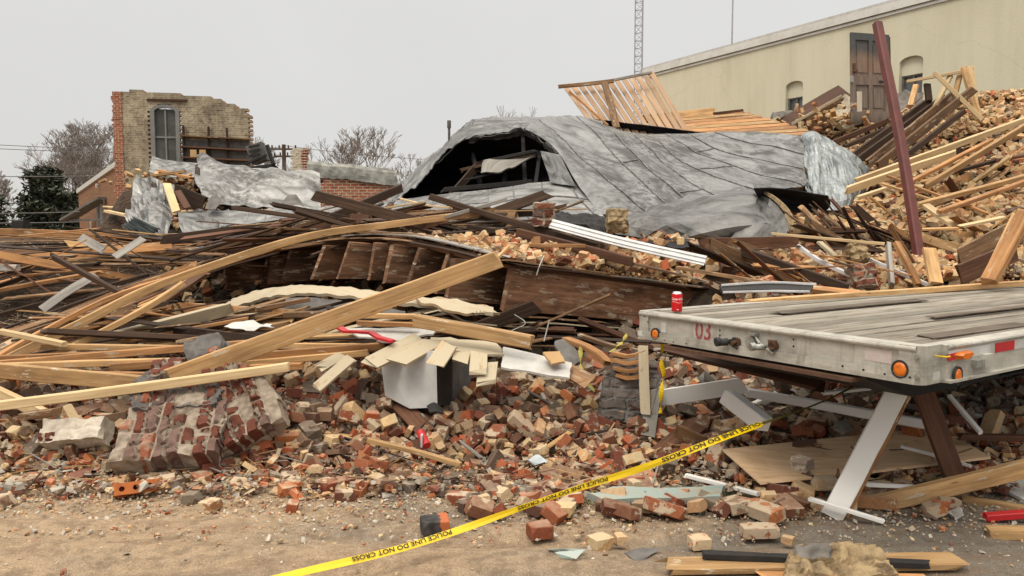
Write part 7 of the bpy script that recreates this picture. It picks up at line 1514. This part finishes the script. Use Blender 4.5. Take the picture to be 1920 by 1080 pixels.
RB = [simple('dark_red_brick', (.14, .045, .028), .85, 0, .9, 14, (.07, .03, .022), .5, .2), simple('plain_red_brick', (.22, .07, .035), .85, 0, .8, 12, (.36, .27, .2), .5, .2), simple('grey_red_brick', (.17, .105, .085), .9, 0, .8, 15, (.09, .06, .05), .5, .2)]
def ol(poly):
    def f(u, v):
        c = False; n = len(poly)
        for i in range(n):
            (x1, y1), (x2, y2) = poly[i], poly[(i+1) % n]
            if (y1 > v) != (y2 > v) and u < (x2-x1)*(v-y1)/(y2-y1)+x1: c = not c
        return c
    return f
# chunk A, courses run up the picture: U up-ish, V to the right
def frame(px0, py0, Y0, px1, py1, Y1, px2, py2, Y2):
    o_ = P(px0, py0, Y0); U = P(px1, py1, Y1)-o_; V_ = P(px2, py2, Y2)-o_; lu, lv = U.length, V_.length; U.normalize(); V_ = (V_-U*V_.dot(U)); V_.normalize(); W_ = U.cross(V_).normalized(); W_ = W_ if W_.y < 0 else -W_; return o_, U, V_, W_, lu, lv
GM = simple('grey_mortar_face', (.34, .31, .27), .95, 0, .9, 8, (.14, .12, .105), 1., .15); PM = simple('pale_rough_mortar', (.33, .275, .215), .95, 0, 1., 13, (.17, .125, .09), 1., .15)
o_, U, V_, W_, lu, lv = frame(212, 885, 4.78, 245, 775, 5.15, 395, 912, 4.72)
chunk('masonry_chunk', 'largest tilted masonry chunk with upright red courses and grey mortar', o_, U, V_, W_, 3, 8, [PM]+RB, outline=ol([(0, .0), (.62, .03), (.97, .12), (1.0, .5), (.86, .7), (.8, .98), (.3, 1), (.02, .96)]), thick=.2, seed=2, miss=.15, rough=.026, flush=.018)
o_, U, V_, W_, lu, lv = frame(238, 795, 5.1, 262, 735, 5.35, 378, 770, 5.2)
chunk('masonry_chunk', 'grey rendered masonry chunk resting on the back of the largest one', o_, U, V_, W_, 2, 8, [M['dgrey']]+RB, outline=ol([(.0, .1), (.6, .0), (1, .25), (.9, .6), (.3, .98), (0, .9)]), thick=.24, seed=5, miss=.9, rough=.04)
o_, U, V_, W_, lu, lv = frame(408, 862, 4.98, 372, 745, 5.3, 510, 835, 5.0)
chunk('masonry_chunk', 'second tilted masonry chunk with red courses behind the largest one', o_, U, V_, W_, 3, 6, [PM]+RB, outline=ol([(.0, .0), (.98, .0), (1, .42), (.82, .75), (.5, 1), (.02, .98)]), thick=.17, seed=9, miss=.16, rough=.026, flush=.018)
o_, U, V_, W_, lu, lv = frame(372, 755, 5.3, 362, 690, 5.45, 428, 745, 5.3)
chunk('masonry_chunk', 'narrow masonry chunk under the pale straight stud', o_, U, V_, W_, 2, 3, [M['dgrey']]+RB, thick=.2, seed=11, miss=.5, rough=.02)
o_, U, V_, W_, lu, lv = frame(283, 722, 5.3, 320, 715, 5.3, 290, 705, 5.4)
chunk('masonry_chunk', 'small brick lump poking above the pale straight stud by the yellow stack', o_, U, V_, W_, 1, 2, [PM]+RB, thick=.15, seed=12, miss=.1)
o_, U, V_, W_, lu, lv = frame(362, 702, 5.42, 425, 695, 5.4, 370, 672, 5.5)
chunk('masonry_chunk', 'small white mortared lump against the diagonal thick timber', o_, U, V_, W_, 1, 2, [M['mortarw']]+RB, thick=.16, seed=13, miss=.1)
o_, U, V_, W_, lu, lv = frame(78, 838, 5.05, 210, 828, 5.0, 80, 812, 5.12)
chunk('masonry_chunk', 'flat long masonry block with white top in the brick heap', o_, U, V_, W_, 2, 2, [M['mortarw']]+RB, thick=.14, seed=15, miss=.45, rough=.02, outline=ol([(0, 0), (1, 0), (.98, .9), (.02, 1)]))
o_, U, V_, W_, lu, lv = frame(1118, 800, 5.55, 1225, 808, 5.5, 1122, 690, 5.8)
SD = [M['dgrey'], simple('sooty_brick_a', (.13, .105, .09), .9, 0, .7, 12, (.06, .05, .045), .6, .2), simple('sooty_brick_b', (.17, .14, .115), .9, 0, .7, 12, (.08, .065, .055), .6, .2), simple('sooty_brick_c', (.10, .08, .07), .9, 0, .7, 12, (.05, .042, .038), .6, .2)]
chunk('masonry_pier', 'dark sooty masonry pier standing in the bricks near the trailer corner', o_, U, V_, W_, 2, 6, SD, outline=ol([(0, 0), (.95, 0), (1, .6), (.9, 1), (.35, .95), (.1, .75)]), thick=.3, seed=21, miss=.05, cat='masonry pier')
board('corner_post', [P(1206, 652, 5.5), P(1210, 770, 5.3)], .03, .07, M['cream'], label='pale torn corner post beside the dark masonry pier', cat='post', up=(0, -1, .2), jag=1)
board('corner_post', [P(1226, 735, 5.4), P(1216, 810, 5.25)], .03, .1, M['grey'], label='short grey ragged post below the pale corner post', cat='post', up=(0, -1, .2), jag=1.5)
for k in range(4):
    board('lath_strip', [P(1150+3*k, 662+14*k, 5.6), P(1180, 668+14*k, 5.5), P(1206, 660+15*k, 5.5)], .025, .05, M['orange'], label='orange curved lath stacked above the dark masonry pier', group='curved laths above the masonry pier', cat='lath', jag=1)
board('lath_strip', [P(1060, 635, 6.), P(1110, 655, 5.8), P(1140, 680, 5.7)], .04, .08, M['orange'], label='orange wooden tray edge sloping to the masonry pier', cat='lath', jag=.7); board('lath_strip', [P(1085, 628, 6.1), P(1150, 650, 5.9), P(1180, 648, 5.8)], .03, .06, M['mid'], label='brown wooden tray edge above the orange one', cat='lath', jag=.7)
o_, U, V_, W_, lu, lv = frame(1000, 424, 8.2, 1034, 424, 8.2, 998, 396, 8.2)
chunk('masonry_chunk', 'small red brick lump with pale mortar at the siding start', o_, U, V_, W_, 1, 3, [PM]+RB, thick=.2, seed=31, miss=.05)
o_, U, V_, W_, lu, lv = frame(1136, 436, 8.3, 1190, 438, 8.3, 1137, 410, 8.3)
chunk('masonry_chunk', 'yellow crumbly masonry lump above the white siding', o_, U, V_, W_, 1, 3, [M['mortary']]+[M['mortary']]*3, thick=.2, seed=33, miss=.3, rough=.04)
tag(sheet('tar_rubble', [pp([(1040, 400, 8.9), (1100, 402, 8.8), (1140, 412, 8.7)]), pp([(1036, 416, 8.4), (1095, 428, 8.3), (1140, 440, 8.2)])], M['black'], nu=30, nv=12, amp=.07, sc=6, thick=.03)[0], 'black tar crust lump between the brick lump and yellow lump', 'tar lump')
o_, U, V_, W_, lu, lv = frame(1600, 545, 7.6, 1640, 542, 7.6, 1602, 510, 7.7)
chunk('masonry_chunk', 'mottled masonry lump in the rubble at the trailer deck edge', o_, U, V_, W_, 1, 3, [PM]+RB, thick=.2, seed=35, miss=.3, rough=.04)
o_, U, V_, W_, lu, lv = frame(1588, 500, 8., 1622, 495, 8., 1588, 462, 8.1)
chunk('masonry_chunk', 'round grey-tan masonry lump beside the white pipe trim', o_, U, V_, W_, 1, 3, [M['mortary']]*4, thick=.2, seed=37, miss=.5, rough=.05, outline=ol([(.1, 0), (.9, 0), (1, .6), (.6, 1), (.1, .8)]))
o_, U, V_, W_, lu, lv = frame(1462, 1112, 3.42, 1680, 1106, 3.42, 1480, 1058, 3.54)
chunk('masonry_chunk', 'crumbly yellow and grey masonry lump lying on the splintered boards', o_, U, V_, W_, 3, 2, [M['mortary'], M['mortary'], M['stone'], M['mortary']], thick=.2, bl=.15, bh=.07, seed=41, miss=.35, rough=.045, outline=ol([(.0, 0), (1, 0), (.97, .8), (.7, 1), (.4, .92), (.25, .98), (.12, .7)]))
# ---------------------------------------------------------------- small chips everywhere (gravel, crumbs)
def chips(name, n, gen, mats, label, s0, s1, cat='gravel'):
    base = np.array([[-1, -1, -.5], [1, -.8, -.5], [.9, 1, -.5], [-.8, .9, -.5], [-.6, -.7, .5], [.7, -.6, .5], [.5, .7, .5], [-.7, .5, .5]], float)
    F0 = np.array([[3, 2, 1, 0], [4, 5, 6, 7], [0, 1, 5, 4], [1, 2, 6, 5], [2, 3, 7, 6], [3, 0, 4, 7]])
    xyz = gen(n); n = len(xyz); s = (s0*(s1/s0)**(rng.random(n)**2.2))*.5; a = rng.uniform(0, 6.28, n); st = rng.uniform(.5, 1.6, (n, 1)); fl = rng.uniform(.3, 1.2, n)
    V = base[None]*s[:, None, None]; V = V+rng.normal(0, .16, V.shape)*s[:, None, None]; V[:, :, 0] *= st; V[:, :, 2] *= fl[:, None]
    ca, sa = np.cos(a)[:, None], np.sin(a)[:, None]; X = V[:, :, 0]*ca-V[:, :, 1]*sa; Yy = V[:, :, 0]*sa+V[:, :, 1]*ca; tx, ty = rng.normal(0, .3, (2, n, 1)); Z = V[:, :, 2]+X*tx+Yy*ty
    V = np.stack([X, Yy, Z], 2)+xyz[:, None]; Fc = (F0[None]+(np.arange(n)*8)[:, None, None]).reshape(-1, 4)
    me = mesh_fast(name, V.reshape(-1, 3), Fc, np.repeat(rng.random(n), 8), mats, np.repeat(rng.choice(len(mats), n), 6)); o = bpy.data.objects.new(name, me); COL.objects.link(o); tag(o, label, cat, kind='stuff')
def gz(x, y): return np.maximum(H(x, y), 0)
def g_ground(n):
    y = 3.3+1.6*rng.random(n)**.38; x = rng.uniform(-1, 1, n)*(y*.7); k = rng.random(n) < np.clip((y-3.2)/1.4, .12, 1); x, y = x[k], y[k]; return np.stack([x, y, gz(x, y)+.008], 1)
def g_slope(n):
    y = rng.uniform(4.5, 7.2, n); x = rng.uniform(-1, 1, n)*(y*.7); return np.stack([x, y, gz(x, y)+rng.uniform(0, .07, n)], 1)
def g_hill(n):
    y = rng.uniform(7.6, 16., n); x = rng.uniform(.3, .75, n)*y; return np.stack([x, y, gz(x, y)+rng.uniform(0, .1, n)], 1)
def g_deck(n):
    out = []
    for _ in range(n): q = deckp(1-abs(rng.normal(0, .1)), rng.uniform(-.02, 3.0)); out.append((q.x, q.y, q.z+.05+rng.uniform(0, .05)))
    return np.array(out)
chipm = [M['bmix_att'], M['bred_att'], M['btan_att'], M['bred_att'], M['bdim_att'], M['mortar']]
chips('ground_gravel', 16000, g_ground, [M['mortarw'], M['btan_att'], M['bred_att'], M['bmix_att'], M['mortar']], 'sandy grit and crumbs strewn over the asphalt before the rubble', .004, .026)
chips('brick_crumbs', 14000, g_slope, chipm, 'brick crumbs and mortar bits between the front bricks', .015, .07, 'crumbs')
chips('hill_crumbs', 9000, g_hill, [M['btan_att'], M['mortary'], M['btan_att'], M['bmix_att']], 'tan crumbs between the bricks of the mountain', .02, .09, 'crumbs')
chips('deck_crumbs', 4200, g_deck, [M['bmix_att'], M['btan_att'], M['mortary'], M['fresh']], 'tan crumbs covering the collapsed deck', .012, .05, 'crumbs')
def splinters(name, n, gen, label, mats, l0=.05, l1=.3):
    xyz = gen(n); b = MB()
    for q in xyz:
        a = rng.uniform(0, 6.28); l = rng.uniform(l0, l1); d = Vector((math.cos(a), math.sin(a)*.6, rng.normal(0, .25))).normalized(); s = d.cross(UZ).normalized(); w_ = rng.uniform(.003, .012); c = Vector(q)+Vector((0, 0, .03))
        b.box(c, (d, s, d.cross(s)), (l, w_, rng.uniform(.002, .006)), int(rng.integers(0, len(mats))))
    o = b.build(name, mats); tag(o, label, 'splinters', kind='stuff')
splinters('wood_splinters', 1300, g_slope, 'wood splinters strewn over the front bricks', [M['mid'], M['grey'], M['fresh'], M['dark']])
splinters('hill_splinters', 500, g_hill, 'wood splinters strewn over the tan brick mountain', [M['pale'], M['orange'], M['fresh'], M['mid']], .1, .5)
splinters('deck_splinters', 320, g_deck, 'wood splinters lying in the rubble on the collapsed deck', [M['mid'], M['fresh'], M['dark'], M['orange']], .08, .45)
def g_left(n):
    y = rng.uniform(8., 11.2, n); x = -rng.uniform(.1, .72, n)*y; return np.stack([x, y, gz(x, y)+.03], 1)
splinters('dark_splinters', 900, g_left, 'dark wood splinters over the flat brown pile', [M['mid'], M['brown'], M['dark'], M['orange']], .1, .7)
# grass tufts by the turquoise slab
def grass():
    b = MB()
    for cx, cy, n, sx in ((1160, 942, 260, .22), (1330, 935, 200, .14), (945, 905, 90, .1), (960, 872, 60, .1)):
        q = G(cx, cy)
        for _ in range(n):
            p = q+Vector((rng.normal(0, sx), rng.normal(0, .035), 0)); a = rng.uniform(0, 6.28); h = rng.uniform(.015, .045); d = Vector((math.cos(a), math.sin(a), 0)); b.add([p-d*.004, p+d*.004, p+Vector((rng.normal(0, .02), rng.normal(0, .02), h))], [(0, 1, 2)])
    tag(b.build('grass', simple('green_grass', (.05, .09, .02), .8, 0, .5, 20, (.1, .13, .04))), 'short green weeds along the turquoise slab', 'grass', kind='stuff')
grass()
# glass shards and white scrap
slab('glass_shard', [G(1027, 1030, .02), G(1060, 1028, .05), G(1100, 1030, .03), G(1066, 1052, .01)], .004, simple('dirty_glass', (.22, .27, .24), .15, 0, .6, 20, (.4, .4, .34), .0, .6), 'greenish glass shard pile on the asphalt beyond the tape', 'glass', .02)
slab('glass_shard', [G(1040, 1036, .05), G(1098, 1030, .06), G(1080, 1048, .03)], .004, simple('dirty_glass_light', (.32, .37, .34), .15, 0, .6, 20, (.4, .4, .34), .0, .6), 'thin glass pane triangle on top of the shard pile', 'glass', .01)
slab('white_scrap', [G(998, 1006, .006), G(1040, 998, .006), G(1046, 1004, .006), G(1010, 1012, .006)], .003, M['whitep'], 'white paper scrap under the brown half brick', 'paper', .02)
slab('roof_shingle', [G(1170, 1036, .01), G(1205, 1026, .03), G(1240, 1030, .02), G(1196, 1052, .01)], .006, M['dgrey'], 'grey shingle piece beside the glass shards', 'shingle', .02)
slab('crumpled_paper', [G(1776, 960, .02), G(1800, 950, .05), G(1806, 962, .06), G(1790, 972, .02)], .012, M['whitep'], 'crumpled white paper near the brown plank foot', 'paper', .02)
for k, (pts, lab) in enumerate((([(595, 800, 5.4), (700, 840, 5.1), (820, 880, 4.9), (960, 945, 4.65)], 'thin black cable snaking down the brick slope'), ([(1020, 480, 5.85), (1012, 498, 5.8), (1006, 516, 5.78)], 'wire looped round the diagonal timber end'), ([(930, 640, 6.2), (960, 620, 6.3), (985, 606, 6.4), (965, 590, 6.5)], 'thin grey wire hanging under the rim joist'), ([(1020, 640, 6.), (1025, 620, 6.1), (1030, 600, 6.3)], 'short grey wire beside the short thick timber'), ([(1220, 780, 5.3), (1240, 700, 5.2), (1250, 660, 5.15)], 'thin white cord hanging from the trailer corner'))):
    b = MB(); b.tube(catmull([P(*q) for q in pts], 20), .0045, 5); tag(b.build('loose_wire', M['rubber'] if k == 0 else M['castm']), lab, 'wire')
# ---------------------------------------------------------------- police tape
def tape():
    r = empty('barrier_tape', 'yellow police line tape with black capitals stretched before the rubble', 'barrier tape')
    pts = [G(430, 1108, .25), G(690, 1040, .28), G(845, 995, .30), G(1100, 914, .34), (P(1280, 850, 4.45)), P(1425, 798, 4.6), P(1540, 752, 4.7), P(1605, 722, 4.75)]
    pts = [P(430, 1108, 3.15), P(690, 1044, 3.45), P(845, 997, 3.62), P(1000, 946, 3.82), P(1100, 911, 3.95), P(1280, 849, 4.2), P(1425, 797, 4.4), P(1540, 752, 4.55), P(1605, 722, 4.65)]
    c = catmull(pts, 90); up = Vector((.1, -.55, .83)).normalized(); wd = .056
    def at(s):   # s metres along
        acc = 0
        for i in range(len(c)-1):
            l = (c[i+1]-c[i]).length
            if acc+l >= s or i == len(c)-2: f = (s-acc)/l; return c[i].lerp(c[i+1], f), (c[i+1]-c[i]).normalized()
            acc += l
    tot = sum((c[i+1]-c[i]).length for i in range(len(c)-1)); b = MB(); n = 140; fold = []
    def fr_(s):
        q, d = at(s); q = q+UZ*(.006*math.sin(s*5.1)); tw = .45*math.sin(s*2.3+.6)+.15*math.sin(s*7.7)+.65; v = (UZ*math.cos(tw)+Vector((0, 1, 0))*math.sin(tw)); v = (v-d*v.dot(d)).normalized(); return q, d, v
    def wd_(s): return wd*(.62+.10*math.sin(s*3.1)+.05*math.sin(s*7.3))*(1 if topx(at(s)[0])[0] < 1425 else .45)
    for i in range(n+1):
        s = tot*i/n; q, d, v = fr_(s); w_ = wd_(s); nn = d.cross(v); b.v += [q-v*w_/2, q+nn*.003*math.sin(s*9), q+v*w_/2, q+v*w_*.1-nn*.008, q-v*w_/2-nn*.001]
    for i in range(n):
        mt_ = 0 if topx(at(tot*i/n)[0])[0] < 1425 else 1
        for k in (0, 1): b.f.append((i*5+k, (i+1)*5+k, (i+1)*5+k+1, i*5+k+1)); b.m.append(mt_)
        b.f.append((i*5+3, (i+1)*5+3, (i+1)*5+4, i*5+4)); b.m.append(mt_)
    o = b.build('tape_ribbon', [M['yellow'], simple('dirty_shaded_tape', (.12, .10, .02), .6, 0, .8, 30, (.03, .025, .01))], r)  # stretch under the trailer coloured dark for its shade and dirt
    vs, fs = text_mesh('POLICE LINE DO NOT CROSS', 1.0, bold=.02); xs = [v[0] for v in vs]; W0 = max(xs)-min(xs); msgs = ((660, 848), (970, 1140), (1240, 1432))
    def s_of(px):
        best = min(range(400), key=lambda k: abs(topx(at(tot*k/399)[0])[0]-px)); return tot*best/399
    for (x0, x1) in msgs:
        s0, s1 = s_of(x0), s_of(x1); sc1 = (s1-s0)/W0; V = []
        for x, y, _ in vs:      # text upside down: rotated half a turn along the tape
            s = (s0+s1)/2-x*sc1; q, d, v = fr_(s); w_ = wd_(s); nn = d.cross(v).normalized(); nn = nn if nn.dot(Vector((0, 0, CAMZ))-q) > 0 else -nn; V.append(q+v*(w_*.12-y*w_*.85)+nn*.0045)
        mesh_obj('lettering', V, fs, M['ink'], r)
    for k, (pts2, mat, lab) in enumerate((([(1243, 645, 5.02), (1240, 680, 5.0), (1244, 700, 5.0), (1240, 735, 4.98), (1238, 775, 5.0)], 'yellow', 'twisted yellow tape tail hanging from the trailer header'), ([(1176, 622, 5.9), (1168, 640, 5.85), (1145, 660, 5.8)], 'yellowd', 'dusty yellow tape strip over the wooden tray'), ([(1088, 650, 5.7), (1092, 700, 5.6), (1115, 735, 5.5)], 'yellowd', 'dusty yellow tape strip hanging beside the white panel'), ([(1262, 644, 4.98), (1258, 656, 4.97), (1252, 650, 4.97)], 'yellow', 'small knot of yellow tape under the header'))):
        cc = catmull([P(*q) for q in pts2], 26); b = MB()
        for i, q in enumerate(cc): a = i*.35+k; d = Vector((math.cos(a), math.sin(a)*.6, .15*math.sin(a*2))); b.v += [q-d*.016, q+d*.016]
        for i in range(25): b.f.append((2*i, 2*i+1, 2*i+3, 2*i+2)); b.m.append(0)
        tag(b.build('tape_strip', M[mat]), lab, 'tape')
tape()
